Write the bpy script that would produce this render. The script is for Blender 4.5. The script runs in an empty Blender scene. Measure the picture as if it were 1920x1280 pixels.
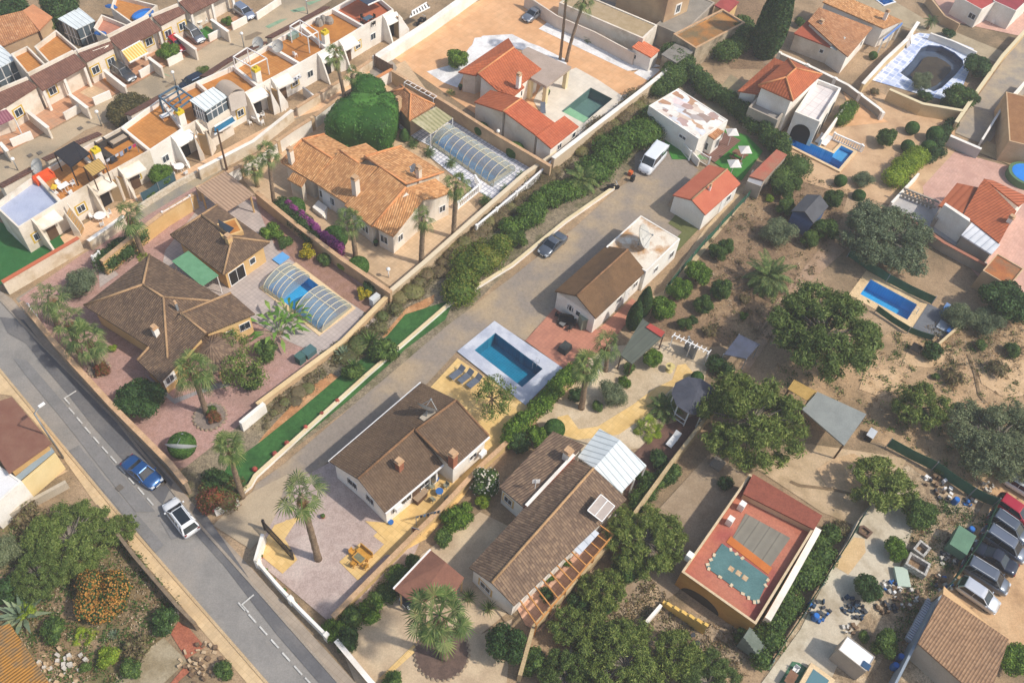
import bpy,bmesh,math,random
import numpy as np
from mathutils import Vector,Matrix
from mathutils.geometry import delaunay_2d_cdt
R=math.radians
random.seed(7)
scene=bpy.context.scene
COL=scene.collection
# ------------------------------------------------------------ camera
F,TILT,ROLL,CH=1650.0,0.661284,0.113419,66.0
ct,st_,cr,sr=math.cos(TILT),math.sin(TILT),math.cos(ROLL),math.sin(ROLL)
CX=Vector((cr,sr*ct,sr*st_));CX=Vector((1,0,0))*cr + Vector((0,ct,st_))*sr
CY=Vector((1,0,0))*-sr + Vector((0,ct,st_))*cr
CZ=Vector((0,-st_,ct))
cam_d=bpy.data.cameras.new('camera');cam=bpy.data.objects.new('camera',cam_d);COL.objects.link(cam)
m=Matrix((CX,CY,CZ)).transposed().to_4x4();m.translation=Vector((0,0,CH));cam.matrix_world=m
cam_d.sensor_width=36;cam_d.lens=F/1920*36;cam_d.clip_end=5000;cam_d.clip_start=1
scene.camera=cam
# ------------------------------------------------------------ light
SUN_AZ,SUN_EL=R(-12.5),R(49)       # world angle of the sun seen from above (x axis = 0)
w=bpy.data.worlds.new('World');scene.world=w;w.use_nodes=True
nt=w.node_tree;sky=nt.nodes.new('ShaderNodeTexSky');sky.sky_type='NISHITA';sky.sun_disc=False
sky.sun_elevation=SUN_EL;sky.sun_rotation=R(90)-SUN_AZ
sky.air_density=1.2;sky.dust_density=2.0
nt.links.new(sky.outputs[0],nt.nodes['Background'].inputs[0]);nt.nodes['Background'].inputs[1].default_value=0.15
sd=bpy.data.lights.new('sun','SUN');sd.energy=3.8;sd.angle=R(1.6);sd.color=(1.0,0.94,0.84)
so=bpy.data.objects.new('sun',sd);COL.objects.link(so)
sv=Vector((math.cos(SUN_AZ)*math.cos(SUN_EL),math.sin(SUN_AZ)*math.cos(SUN_EL),math.sin(SUN_EL)))
so.rotation_euler=sv.to_track_quat('Z','Y').to_euler();so.location=(0,0,80)
scene.view_settings.view_transform='Standard';scene.view_settings.look='None'
scene.view_settings.exposure=-0.03;scene.view_settings.gamma=1
scene.cycles.max_bounces=6;scene.cycles.transparent_max_bounces=12
# ------------------------------------------------------------ photo pixel -> point on a level at height h
def G(px,py,h=0.0):
 d=CX*((px-960)/F) + CY*((640-py)/F) - CZ
 t=(h-CH)/d.z
 return Vector((d.x*t,d.y*t,h))
def proj(v):
 r=v-Vector((0,0,CH));c=(r.dot(CX),r.dot(CY),r.dot(CZ))
 return 960+F*c[0]/-c[2],640-F*c[1]/-c[2]
def _pts(s):
 if isinstance(s,str):s=[float(a) for a in s.replace(',',' ').split()]
 return [(s[i],s[i+1]) for i in range(0,len(s),2)]
def P(s):return _pts(s)
def Q(i,j,s):return [(480*i+x/4,320*j+y/4) for x,y in _pts(s)]
def Z(x0,y0,s,k=16/3):return [(x0+x/k,y0+y/k) for x,y in _pts(s)]
def GP(pts,h=0.0):return [G(x,y,h) for x,y in pts]
YAW=0.98429
UA=Vector((math.cos(YAW),math.sin(YAW),0));UB=Vector((math.sin(YAW),-math.cos(YAW),0))
def rect(pts,h=0.0):
 a,b,c,d=[p if isinstance(p,Vector) else G(p[0],p[1],h) for p in pts]
 o=(a+b+c+d)/4
 u=((b-a)+(c-d));lu=u.length/2;u.normalize()
 v=Vector((-u.y,u.x,0));q=((d-a)+(c-b))/2;lv=abs(q.dot(v));s=1 if q.dot(v) > 0 else -1
 v=v*s
 return [o-u*lu/2-v*lv/2,o+u*lu/2-v*lv/2,o+u*lu/2+v*lv/2,o-u*lu/2+v*lv/2]
def area2(pts):return sum(pts[i].x*pts[(i+1) % len(pts)].y-pts[(i+1) % len(pts)].x*pts[i].y for i in range(len(pts)))
def inset(pts,d):
 n=len(pts);s=1 if area2(pts) > 0 else -1;out=[]
 for i in range(n):
  p0,p1,p2=pts[i-1],pts[i],pts[(i+1) % n]
  e1=Vector((p1.x-p0.x,p1.y-p0.y));e2=Vector((p2.x-p1.x,p2.y-p1.y))
  if e1.length < 1e-6 or e2.length < 1e-6:out.append(p1.copy());continue
  e1.normalize();e2.normalize()
  n1=Vector((-e1.y,e1.x))*s;n2=Vector((-e2.y,e2.x))*s
  k=n1+n2;den=1+n1.dot(n2)
  k=k/max(den,.35)
  out.append(Vector((p1.x+k.x*d,p1.y+k.y*d,p1.z)))
 return out
def lerp(a,b,t):return a+(b-a)*t
# ------------------------------------------------------------ materials
def lin(hexs,k=1.0):
 v=[]
 for i in (0,2,4):
  c=int(hexs[i:i+2],16)/255
  v.append((c/12.92 if c <= .04045 else ((c+.055)/1.055)**2.4)*k)
 return (*v,1)
MATS={}
class NT:
 def __init__(s,name,rough=.8):
  s.m=bpy.data.materials.new(name);s.m.use_nodes=True;s.t=s.m.node_tree
  s.b=s.t.nodes['Principled BSDF'];s.b.inputs['Roughness'].default_value=rough
  s.b.inputs['Specular IOR Level'].default_value=.3
  s.out=s.t.nodes['Material Output']
 def n(s,typ,**kw):
  o=s.t.nodes.new('ShaderNode'+typ)
  for k,v in kw.items():
   if k.startswith('i_'):
    key=k[2:];key=int(key) if key.isdigit() else key.replace('_',' ')
    tgt=o.inputs[key]
    if isinstance(v,bpy.types.NodeSocket):s.t.links.new(v,tgt)
    else:tgt.default_value=v
   else:setattr(o,k,v)
  return o
 def link(s,a,b):s.t.links.new(a,b)
 def pos(s):return s.n('NewGeometry').outputs['Position']
 def noise(s,vec,scale,detail=3,rough=.55):
  return s.n('TexNoise',i_Vector=vec,i_Scale=scale,i_Detail=detail,i_Roughness=rough).outputs['Fac']
 def ramp(s,fac,stops):
  r=s.n('ValToRGB',i_Fac=fac);e=r.color_ramp.elements
  while len(e) < len(stops):e.new(.5)
  for i,(p,c) in enumerate(stops):e[i].position=p;e[i].color=c
  return r.outputs['Color']
 def mix(s,fac,a,b,mode='MIX'):
  o=s.n('Mix',data_type='RGBA',blend_type=mode)
  for sock,v in ((o.inputs[0],fac),(o.inputs[6],a),(o.inputs[7],b)):
   if isinstance(v,bpy.types.NodeSocket):s.link(v,sock)
   else:sock.default_value=v
  return o.outputs[2]
 def math(s,op,a,b=0.0):
  o=s.n('Math',operation=op)
  for i,v in enumerate((a,b)):
   if isinstance(v,bpy.types.NodeSocket):s.link(v,o.inputs[i])
   else:o.inputs[i].default_value=v
  return o.outputs[0]
 def bump(s,h,dist=.05,strength=.5):
  b=s.n('Bump',i_Height=h,i_Strength=strength,i_Distance=dist);s.link(b.outputs[0],s.b.inputs['Normal'])
 def col(s,c):
  if isinstance(c,bpy.types.NodeSocket):s.link(c,s.b.inputs['Base Color'])
  else:s.b.inputs['Base Color'].default_value=c
def plain(name,c1,c2=None,scale=.5,rough=.85,grain=.12,bump=.0,c3=None,s3=.12,k=1.0,metal=0,band=(.38,.62),det=0):
 """surface with patches of a second colour, fine grain and optional large stains of a third"""
 if name in MATS:return MATS[name]
 t=NT(name,rough);p=t.pos()
 a,b=lin(c1,k),lin(c2 or c1,k)
 base=t.ramp(t.noise(p,scale,5,.62),[(band[0],a),(band[1],b)])
 if c3:base=t.mix(t.ramp(t.noise(p,s3,4,.6),[(.48,(0,0,0,1)),(.64,(1,1,1,1))]),base,lin(c3,k))
 if grain:
  g=t.noise(p,9.0,2,.7)
  base=t.mix(1.0,base,t.ramp(g,[(.3,(1-grain*2,)*3+(1,)),(.7,(1+grain,)*3+(1,))]),'MULTIPLY')
 if det:base=t.mix(1.0,base,t.ramp(t.noise(p,3.2,6,.75),[(.36,(1-det,)*3+(1,)),(.5,(1,1,1,1)),(.66,(1+det*.5,)*3+(1,))]),'MULTIPLY')
 t.col(base);t.b.inputs['Metallic'].default_value=metal
 if bump:t.bump(t.noise(p,6.0,4,.7),bump,.6)
 MATS[name]=t.m;return t.m
def tilemat(name,c1,c2,c3,pu=.24,pv=.38,k=1.0,stain=None,contrast=1.0):
 """clay tile roof: barrels across u, courses down v, each tile its own shade"""
 if name in MATS:return MATS[name]
 t=NT(name,.8);uv=t.n('UVMap').outputs[0];sp=t.n('SeparateXYZ',i_Vector=uv)
 u=t.math('DIVIDE',sp.outputs[0],pu);v=t.math('DIVIDE',sp.outputs[1],pv)
 fu,fv=t.math('FRACT',u),t.math('FRACT',v)
 cell=t.n('CombineXYZ',i_X=t.math('FLOOR',u),i_Y=t.math('FLOOR',v))
 wn=t.n('TexWhiteNoise',i_Vector=cell.outputs[0]).outputs['Value']
 mx3=lambda a,b,f:tuple(x+(y-x)*f for x,y in zip(a,b))
 A_,B_,C_=lin(c1,k),lin(c2,k),lin(c3,k)
 base=t.ramp(wn,[(.0,mx3(A_,B_,.45)),(.5,B_),(1.0,mx3(C_,B_,.45))])
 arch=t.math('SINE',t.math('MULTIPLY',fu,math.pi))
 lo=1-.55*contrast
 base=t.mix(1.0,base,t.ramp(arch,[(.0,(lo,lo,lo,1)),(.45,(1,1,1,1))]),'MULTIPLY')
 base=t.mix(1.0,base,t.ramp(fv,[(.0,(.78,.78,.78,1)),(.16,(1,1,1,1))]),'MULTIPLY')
 p=t.pos()
 ln=t.noise(p,.35,5,.65)
 base=t.mix(1.0,base,t.ramp(ln,[(.3,(.82,.82,.84,1)),(.7,(1.12,1.1,1.06,1))]),'MULTIPLY')
 if stain:base=t.mix(t.ramp(t.noise(p,.55,5,.7),[(.5,(0,0,0,1)),(.66,(.75,.75,.75,1))]),base,lin(stain,k))
 t.col(base)
 t.bump(t.math('ADD',arch,t.math('MULTIPLY',fv,-.5)),.06,.7)
 MATS[name]=t.m;return t.m
def stripes(name,c1,c2,period=.3,duty=.5,rough=.6,k=1.0,bump=.02,axis=0,c3=None):
 """corrugated or striped sheet laid along the slope"""
 if name in MATS:return MATS[name]
 t=NT(name,rough);uv=t.n('UVMap').outputs[0];sp=t.n('SeparateXYZ',i_Vector=uv)
 f=t.math('FRACT',t.math('DIVIDE',sp.outputs[axis],period))
 base=t.ramp(f,[(0,lin(c1,k)),(max(duty-.06,.01),lin(c1,k)),(duty,lin(c2,k)),(1,lin(c2,k))])
 n=t.noise(t.pos(),.8,5,.7)
 base=t.mix(1.0,base,t.ramp(n,[(.3,(.86,.86,.86,1)),(.7,(1.08,1.08,1.08,1))]),'MULTIPLY')
 if c3:base=t.mix(t.ramp(t.noise(t.pos(),.5,4,.7),[(.5,(0,0,0,1)),(.62,(.8,.8,.8,1))]),base,lin(c3,k))
 t.col(base)
 if bump:t.bump(t.math('SINE',t.math('MULTIPLY',f,2*math.pi)),bump,.6)
 MATS[name]=t.m;return t.m
def paving(name,c1,c2,grout,size=.4,gw=.06,k=1.0,rough=.75,stain=None,c3=None,ang=0.0,rowoff=0.0,aspect=1.0):
 if name in MATS:return MATS[name]
 t=NT(name,rough);p=t.pos()
 mp=t.n('VectorRotate',rotation_type='Z_AXIS',i_Vector=p,i_Angle=-(YAW+ang)).outputs[0]
 br=t.n('TexBrick',i_Vector=mp,i_Color1=lin(c1,k),i_Color2=lin(c2,k),i_Mortar=lin(grout,k),i_Scale=1.0/size*.5)
 br.offset=rowoff;br.inputs['Mortar Size'].default_value=gw*.5;br.inputs['Brick Width'].default_value=.5*aspect;br.inputs['Row Height'].default_value=.5
 br.inputs['Bias'].default_value=0.0
 base=br.outputs['Color']
 n=t.noise(p,.7,5,.65)
 base=t.mix(1.0,base,t.ramp(n,[(.3,(.85,.85,.85,1)),(.7,(1.08,1.07,1.05,1))]),'MULTIPLY')
 if stain:base=t.mix(t.ramp(t.noise(p,.3,5,.7),[(.5,(0,0,0,1)),(.65,(.7,.7,.7,1))]),base,lin(stain,k))
 t.col(base);MATS[name]=t.m;return t.m
def leafmat(name,c1,c2,c3=None,k=1.0,trans=.25,big=None):
 """leaves: each leaf its own tone, with lighter and darker clumps and a tone per plant"""
 if name in MATS:return MATS[name]
 t=NT(name,.6);g=t.n('NewGeometry')
 ri=g.outputs['Random Per Island']
 k *= 1.0;stops=[(0,lin(c1,k)),(1,lin(c2,k))] if not c3 else [(0,lin(c1,k)),(.6,lin(c2,k)),(.8,lin(c3,k)),(1,lin(c3,k))]
 base=t.ramp(ri,stops)
 n=t.noise(g.outputs['Position'],1.1,3,.6)
 base=t.mix(1.0,base,t.ramp(n,[(.3,(.7,.73,.72,1)),(.7,(1.15,1.12,1.02,1))]),'MULTIPLY')
 oi=t.n('ObjectInfo').outputs['Random']
 base=t.mix(1.0,base,t.ramp(oi,[(0,(.86,.9,.88,1)),(1,(1.14,1.08,1.0,1))]),'MULTIPLY')
 t.col(base)
 tr=t.n('BsdfTranslucent');t.link(base,tr.inputs[0]);mx=t.n('MixShader');mx.inputs[0].default_value=trans
 t.link(t.b.outputs[0],mx.inputs[1]);t.link(tr.outputs[0],mx.inputs[2]);t.link(mx.outputs[0],t.out.inputs[0])
 MATS[name]=t.m;return t.m
def watermat(name,tint=(.75,.93,.98)):
 if name in MATS:return MATS[name]
 t=NT(name,.05);tr=t.n('BsdfTransparent');tr.inputs[0].default_value=(*tint,1)
 gl=t.n('BsdfGlossy');gl.inputs['Roughness'].default_value=.04
 fr=t.n('Fresnel');fr.inputs[0].default_value=1.33
 b=t.n('Bump',i_Height=t.noise(t.pos(),2.5,3,.6),i_Strength=.25,i_Distance=.04)
 t.link(b.outputs[0],gl.inputs['Normal']);t.link(b.outputs[0],fr.inputs['Normal'])
 mx=t.n('MixShader');t.link(fr.outputs[0],mx.inputs[0]);t.link(tr.outputs[0],mx.inputs[1]);t.link(gl.outputs[0],mx.inputs[2])
 t.link(mx.outputs[0],t.out.inputs[0]);MATS[name]=t.m;return t.m
def clearmat(name,tint,gloss=.12,diff=.15,dcol=(.8,.8,.75)):
 """clear plastic or thin fabric: part see-through, part pale"""
 if name in MATS:return MATS[name]
 t=NT(name,.3);tr=t.n('BsdfTransparent');tr.inputs[0].default_value=(*tint,1)
 gl=t.n('BsdfGlossy');gl.inputs['Roughness'].default_value=.12;df=t.n('BsdfDiffuse');df.inputs[0].default_value=(*dcol,1)
 a=t.n('MixShader');a.inputs[0].default_value=gloss;b=t.n('MixShader');b.inputs[0].default_value=diff
 t.link(tr.outputs[0],a.inputs[1]);t.link(gl.outputs[0],a.inputs[2]);t.link(a.outputs[0],b.inputs[1]);t.link(df.outputs[0],b.inputs[2])
 t.link(b.outputs[0],t.out.inputs[0]);MATS[name]=t.m;return t.m
def paint(name,c,rough=.3,metal=0.0,coat=.6,k=1.0):
 if name in MATS:return MATS[name]
 t=NT(name,rough);t.col(lin(c,k));t.b.inputs['Metallic'].default_value=metal;t.b.inputs['Coat Weight'].default_value=coat
 t.b.inputs['Coat Roughness'].default_value=.08;MATS[name]=t.m;return t.m
# ------------------------------------------------------------ objects
def tag(o,label=None,cat=None,group=None,kind=None):
 if label:o['label']=label
 if cat:o['category']=cat
 if group:o['group']=group
 if kind:o['kind']=kind
 return o
def thing(name,label,cat,loc=(0,0,0),group=None,rz=0.0):
 o=bpy.data.objects.new(name,None);COL.objects.link(o);o.location=(loc[0],loc[1],loc[2] if len(loc) > 2 else 0)
 o.rotation_euler=(0,0,rz);o.empty_display_size=.3
 return tag(o,label,cat,group)
def rootloc(o):
 while o.parent:o=o.parent
 return o.location.copy()
SPLIT={'posts':'post','porch_columns':'column','carport_columns':'column','porch_posts':'post','legs':'leg','pieces':'piece','wheels':'wheel','gate_posts':'gate_post','front_steps':'step','garments':'garment','slats':'slat','mosaic_motif':'mosaic_medallion'}
class MB:
 def __init__(s):s.v=[];s.f=[];s.uv=[];s.p=[]
 def poly(s,pts,uv=None):
  i=len(s.v);s.v += [Vector(p) for p in pts];s.f.append(list(range(i,i+len(pts))))
  if uv is None:
   a=[Vector(p) for p in pts];n=Vector((0,0,0))
   for k in range(len(a)):n += (a[k]-a[0]).cross(a[(k+1) % len(a)]-a[0])
   if n.length < 1e-9:n=Vector((0,0,1))
   n.normalize();
   if n.z < 0:n=-n
   g=Vector((n.x*n.z,n.y*n.z,n.z*n.z-1))
   if g.length < 1e-3:
    g=UB.copy()
   g.normalize();u=n.cross(g)
   uv=[(p.dot(u),p.dot(g)) for p in a]
  s.uv += list(uv);return s
 def solid(s,top,th,bot=None):
  s.p.append((len(s.v),len(s.f),len(s.uv)))
  top=[Vector(p) for p in top];bot=bot or [p-Vector((0,0,th)) for p in top]
  s.poly(top);s.poly(bot[::-1])
  for i in range(len(top)):
   j=(i+1) % len(top);s.poly([top[i],bot[i],bot[j],top[j]])
  return s
 def obox(s,c,ax,ay,az):
  s.p.append((len(s.v),len(s.f),len(s.uv)));c=Vector(c);P_=lambda x,y,z:c+ax*x+ay*y+az*z
  for q in (((-1,-1,-1),(-1,1,-1),(1,1,-1),(1,-1,-1)),((-1,-1,1),(1,-1,1),(1,1,1),(-1,1,1)),((-1,-1,-1),(1,-1,-1),(1,-1,1),(-1,-1,1)),
                  ((1,-1,-1),(1,1,-1),(1,1,1),(1,-1,1)),((1,1,-1),(-1,1,-1),(-1,1,1),(1,1,1)),((-1,1,-1),(-1,-1,-1),(-1,-1,1),(-1,1,1))):
   s.poly([P_(*k) for k in q])
  return s
 def box(s,c,sx,sy,sz,rz=0.0):
  """c = centre of the bottom"""
  a=Vector((math.cos(rz),math.sin(rz),0));b=Vector((-a.y,a.x,0))
  return s.obox(Vector(c)+Vector((0,0,sz/2)),a*(sx/2),b*(sy/2),Vector((0,0,sz/2)))
 def beam(s,a,b,w=.08,h=.08):
  a,b=Vector(a),Vector(b);d=b-a
  if d.length < 1e-5:return s
  u=d.normalized();up=Vector((0,0,1)) if abs(u.z) < .95 else Vector((1,0,0))
  x=u.cross(up).normalized();y=x.cross(u)
  return s.obox((a+b)/2,d/2,x*(w/2),y*(h/2))
 def tube(s,path,rad,n=8,cap=True):
  s.p.append((len(s.v),len(s.f),len(s.uv)));path=[Vector(p) for p in path];rings=[]
  for i,p in enumerate(path):
   d=(path[min(i+1,len(path)-1)]-path[max(i-1,0)]).normalized()
   up=Vector((0,0,1)) if abs(d.z) < .9 else Vector((1,0,0));x=d.cross(up).normalized();y=x.cross(d)
   r=rad[i] if isinstance(rad,(list,tuple)) else rad
   rings.append([p+x*(r*math.cos(2*math.pi*k/n))+y*(r*math.sin(2*math.pi*k/n)) for k in range(n)])
  b=len(s.v)
  for rg in rings:
   s.v += rg;s.uv_pad=0
  for i in range(len(rings)-1):
   for k in range(n):
    q=[b+i*n+k,b+i*n+(k+1) % n,b+(i+1)*n+(k+1) % n,b+(i+1)*n+k]
    s.f.append(q);s.uv += [(0,0)]*4
  if cap:
   s.f.append([b+k for k in range(n)][::-1]);s.uv += [(0,0)]*n
   s.f.append([b+(len(rings)-1)*n+k for k in range(n)]);s.uv += [(0,0)]*n
  return s
 def cyl(s,c,r,h,n=12,r2=None):
  c=Vector(c);return s.tube([c,c+Vector((0,0,h))],[r,r if r2 is None else r2],n)
 def ball(s,c,rx,ry=None,rz=None,n=10,m_=6,jit=0.0,half=False,rnd=random):
  ry=ry or rx;rz=rz or rx;c=Vector(c);b=len(s.v);lo=0 if half else -math.pi/2
  for i in range(m_+1):
   a=lo+(math.pi/2-lo)*i/m_
   for k in range(n):
    t=2*math.pi*k/n;j=1+rnd.uniform(-jit,jit)
    s.v.append(c+Vector((rx*math.cos(a)*math.cos(t)*j,ry*math.cos(a)*math.sin(t)*j,rz*math.sin(a)*j)))
  for i in range(m_):
   for k in range(n):
    s.f.append([b+i*n+k,b+i*n+(k+1) % n,b+(i+1)*n+(k+1) % n,b+(i+1)*n+k]);s.uv += [(0,0)]*4
  return s
 def build(s,name,mat,parent=None,smooth=False,fix=True):
  off=rootloc(parent) if parent is not None else Vector((0,0,0))
  if name in SPLIT and len(s.p) > 1 and parent is not None:
   cut=s.p+[(len(s.v),len(s.f),len(s.uv))]
   for (v0,f0,u0),(v1,f1,u1) in zip(cut,cut[1:]):
    q=MB();q.v=s.v[v0:v1];q.f=[[i-v0 for i in f] for f in s.f[f0:f1]];q.uv=s.uv[u0:u1];o=q.build(SPLIT[name],mat,parent,smooth)
   return o
  me=bpy.data.meshes.new(name)
  me.from_pydata([(v-off)[:] for v in s.v],[],s.f)
  if len(s.uv) == len(me.loops):
   ul=me.uv_layers.new(name='UVMap');flat=np.array(s.uv,dtype=np.float32).ravel();ul.data.foreach_set('uv',flat)
  if fix:
   bm=bmesh.new();bm.from_mesh(me);bmesh.ops.recalc_face_normals(bm,faces=bm.faces);bm.to_mesh(me);bm.free()
  if smooth:me.polygons.foreach_set('use_smooth',[True]*len(me.polygons))
  me.materials.append(mat);o=bpy.data.objects.new(name,me);COL.objects.link(o)
  if parent is not None:o.parent=parent
  return o
def copytree(o,parent=None):
 c=o.copy();COL.objects.link(c);c.parent=parent
 for ch in list(o.children):copytree(ch,c)
 return c
def one(name,label,cat,mb,mat,smooth=False,group=None):
 """a thing that is one mesh, its origin at its base"""
 c=Vector((sum(v.x for v in mb.v)/len(mb.v),sum(v.y for v in mb.v)/len(mb.v),min(v.z for v in mb.v)))
 mb.v=[v-c for v in mb.v];o=mb.build(name,mat,None,smooth);o.location=c
 return tag(o,label,cat,group)
def haze():
 m=bpy.data.materials.new('haze');m.use_nodes=True;t=m.node_tree;t.nodes.remove(t.nodes['Principled BSDF']);v=t.nodes.new('ShaderNodeVolumePrincipled')
 v.inputs['Density'].default_value=HAZE;v.inputs['Color'].default_value=(.93,.95,1,1);v.inputs['Anisotropy'].default_value=0;t.links.new(v.outputs[0],t.nodes['Material Output'].inputs['Volume'])
 q=MB();q.box(Vector((0,140,-5)),500,560,75);o=q.build('haze',m);o['kind']='stuff';scene.cycles.volume_bounces=1;scene.cycles.volume_step_rate=10
HAZE=.0006
# ------------------------------------------------------------ ground sheets, cut round the pools
POOLS=[]
def inside(p,poly):
 c=False;n=len(poly)
 for i in range(n):
  a,b=poly[i],poly[i-1]
  if (a[1] > p[1]) != (b[1] > p[1]) and p[0] < (b[0]-a[0])*(p[1]-a[1])/(b[1]-a[1])+a[0]:c=not c
 return c
def sheet(name,pts,z,mat,thick=0.0,**kw):
 outer=[Vector((p.x,p.y)) for p in pts];vs=list(outer);ed=[(i,(i+1) % len(outer)) for i in range(len(outer))];holes=[]
 for h in POOLS:
  c=sum((Vector((q.x,q.y)) for q in h),Vector((0,0)))/len(h)
  if inside(c,outer):
   b=len(vs);vs += [Vector((q.x,q.y)) for q in h];ed += [(b+i,b+(i+1) % len(h)) for i in range(len(h))];holes.append([Vector((q.x,q.y)) for q in h])
 r=delaunay_2d_cdt(vs,ed,[],0,1e-5);V,Fs=r[0],r[2]
 mb=MB();mb.v=[Vector((v.x,v.y,z)) for v in V]
 for f in Fs:
  c=sum((V[i] for i in f),Vector((0,0)))/len(f)
  if inside(c,outer) and not any(inside(c,h) for h in holes):mb.f.append(list(f))
 mb.uv=[(mb.v[i].dot(UA),mb.v[i].dot(UB)) for f in mb.f for i in f]
 o=mb.build(name,mat,None,fix=False);me=o.data
 bm=bmesh.new();bm.from_mesh(me)
 for f in bm.faces:
  if f.normal.z < 0:f.normal_flip()
 bm.to_mesh(me);bm.free()
 o['kind']='structure'
 return o
_PL=[]
def patch(name,px,mat,lv=1):
 pts=GP(px);bb=(min(p.x for p in pts),max(p.x for p in pts),min(p.y for p in pts),max(p.y for p in pts));used={s for l,b,s in _PL if l == lv and b[0] < bb[1] and b[1] > bb[0] and b[2] < bb[3] and b[3] > bb[2]}
 s=min(k for k in range(99) if k not in used);_PL.append((lv,bb,s))
 return sheet(name,pts,lv*.024+s*.003,mat)
# ------------------------------------------------------------ shared materials
WHITE=plain('white_render','ece4d8','f4efe6',.4,grain=.05,c3='e0d7ca',s3=.3)
CREAMW=plain('cream_render','e2d5c3','eadfcf',.5,grain=.05,c3='cdbea8',s3=.35)
YELW=plain('yellow_render','d9b277','e2bf88',.5,grain=.05,c3='c39a62')
TANW=plain('tan_render','c2a27c','cfb08a',.5,grain=.06,c3='a5866a')
GREYW=plain('grey_render','a79b8c','b5a999',.5,grain=.06,c3='8c8072')
BLOCKW=plain('weathered_wall','a8977d','bfae93',.9,grain=.14,c3='81735f',s3=.5)
WPAINT=plain('white_paint','f1efec','e6e3de',1.0,grain=.03)
BLUEW=plain('pale_blue_wall','b9c6dd','c6d0e2',.6,grain=.04)
GLASSD=paint('window_glass','2c3a44',.08,0,.5)
DARK=plain('dark_opening','231f1c',grain=.05)
WOODD=plain('dark_wood','5b4331','6c523c',1.5,grain=.1)
IRON=paint('black_iron','2a2828',.5,.3,.1)
GREYM=plain('grey_metal','8d9193','9ea2a4',1.0,.45,.04,metal=.3)
ALU=plain('aluminium','c9ccce','d6d9da',1.0,.4,.03,metal=.3)
CAPT=plain('clay_cap','bd9872','cda883',1.4,grain=.12)
CONC=plain('concrete','a79c8c','b8ad9c',.6,grain=.1,c3='8a8074',s3=.4)
BRN=tilemat('tiles_brown','574638','6f5a49','8b7259',pu=.2,pv=.32)
BRN2=tilemat('tiles_brown_two','614d3f','7b6553','9c8268',pu=.22,pv=.34)
CHOC=tilemat('tiles_chocolate','5e4b3b','6d5845','7c6651',pu=.2,pv=.2,contrast=.6)
ORG=tilemat('tiles_orange','9f6c48','d09660','ecba86',pu=.23,pv=.34)
REDT=tilemat('tiles_red','b0593a','bb6241','c56f4c',pu=.3,pv=.36,contrast=.55)
TERR=tilemat('tiles_terracotta','a85a38','b4633f','bf6c45',pu=.32,pv=.36,contrast=.5)
OLDT=tilemat('tiles_old','9a6646','b98258','c99a74',pu=.23,pv=.34)
MAUVE=tilemat('tiles_row','6a483d','785447','876253',pu=.25,pv=.45)
SHING=tilemat('shingles','7d6048','9c7a5c','ab896a',pu=.22,pv=.17,contrast=.6)
RIDGE=plain('ridge_tiles','a58360','b5936e',2.0,grain=.15)
RIDGEB=plain('ridge_dark','7f5f44','96704f',2.0,grain=.15)
RIDGEO=plain('ridge_orange','d08a58','dd9c68',2.0,grain=.1)
# ------------------------------------------------------------ buildings
def roof_mesh(tops,th=.16):
 """tops: list of world polygons; shared edges stay open, the rest get a fascia"""
 mb=MB();key=lambda p:(round(p.x,2),round(p.y,2),round(p.z,2));cnt={}
 for f in tops:
  for i in range(len(f)):
   e=frozenset((key(f[i]),key(f[(i+1) % len(f)])));cnt[e]=cnt.get(e,0)+1
 dz=Vector((0,0,th))
 for f in tops:
  mb.poly(f);mb.poly([p-dz for p in f[::-1]])
  for i in range(len(f)):
   a,b=f[i],f[(i+1) % len(f)]
   if cnt[frozenset((key(a),key(b)))] == 1:mb.poly([a,a-dz,b-dz,b])
 return mb
def ridge_caps(segs,mat,parent,r=.11):
 mb=MB()
 for a,b in segs:mb.tube([a+Vector((0,0,.02)),b+Vector((0,0,.02))],r,6)
 return mb.build('ridge',mat,parent,True)
def walls_from(outline,over,drop=.14,base=0.0):
 o=inset(outline,over)
 o=[Vector((p.x,p.y,p.z-drop)) for p in o]
 if area2(o) < 0:o=o[::-1]
 mb=MB()
 for i in range(len(o)):
  a,b=o[i],o[(i+1) % len(o)]
  mb.poly([Vector((a.x,a.y,base)),Vector((b.x,b.y,base)),b,a])
 mb.poly(o)
 return mb,o
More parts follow.
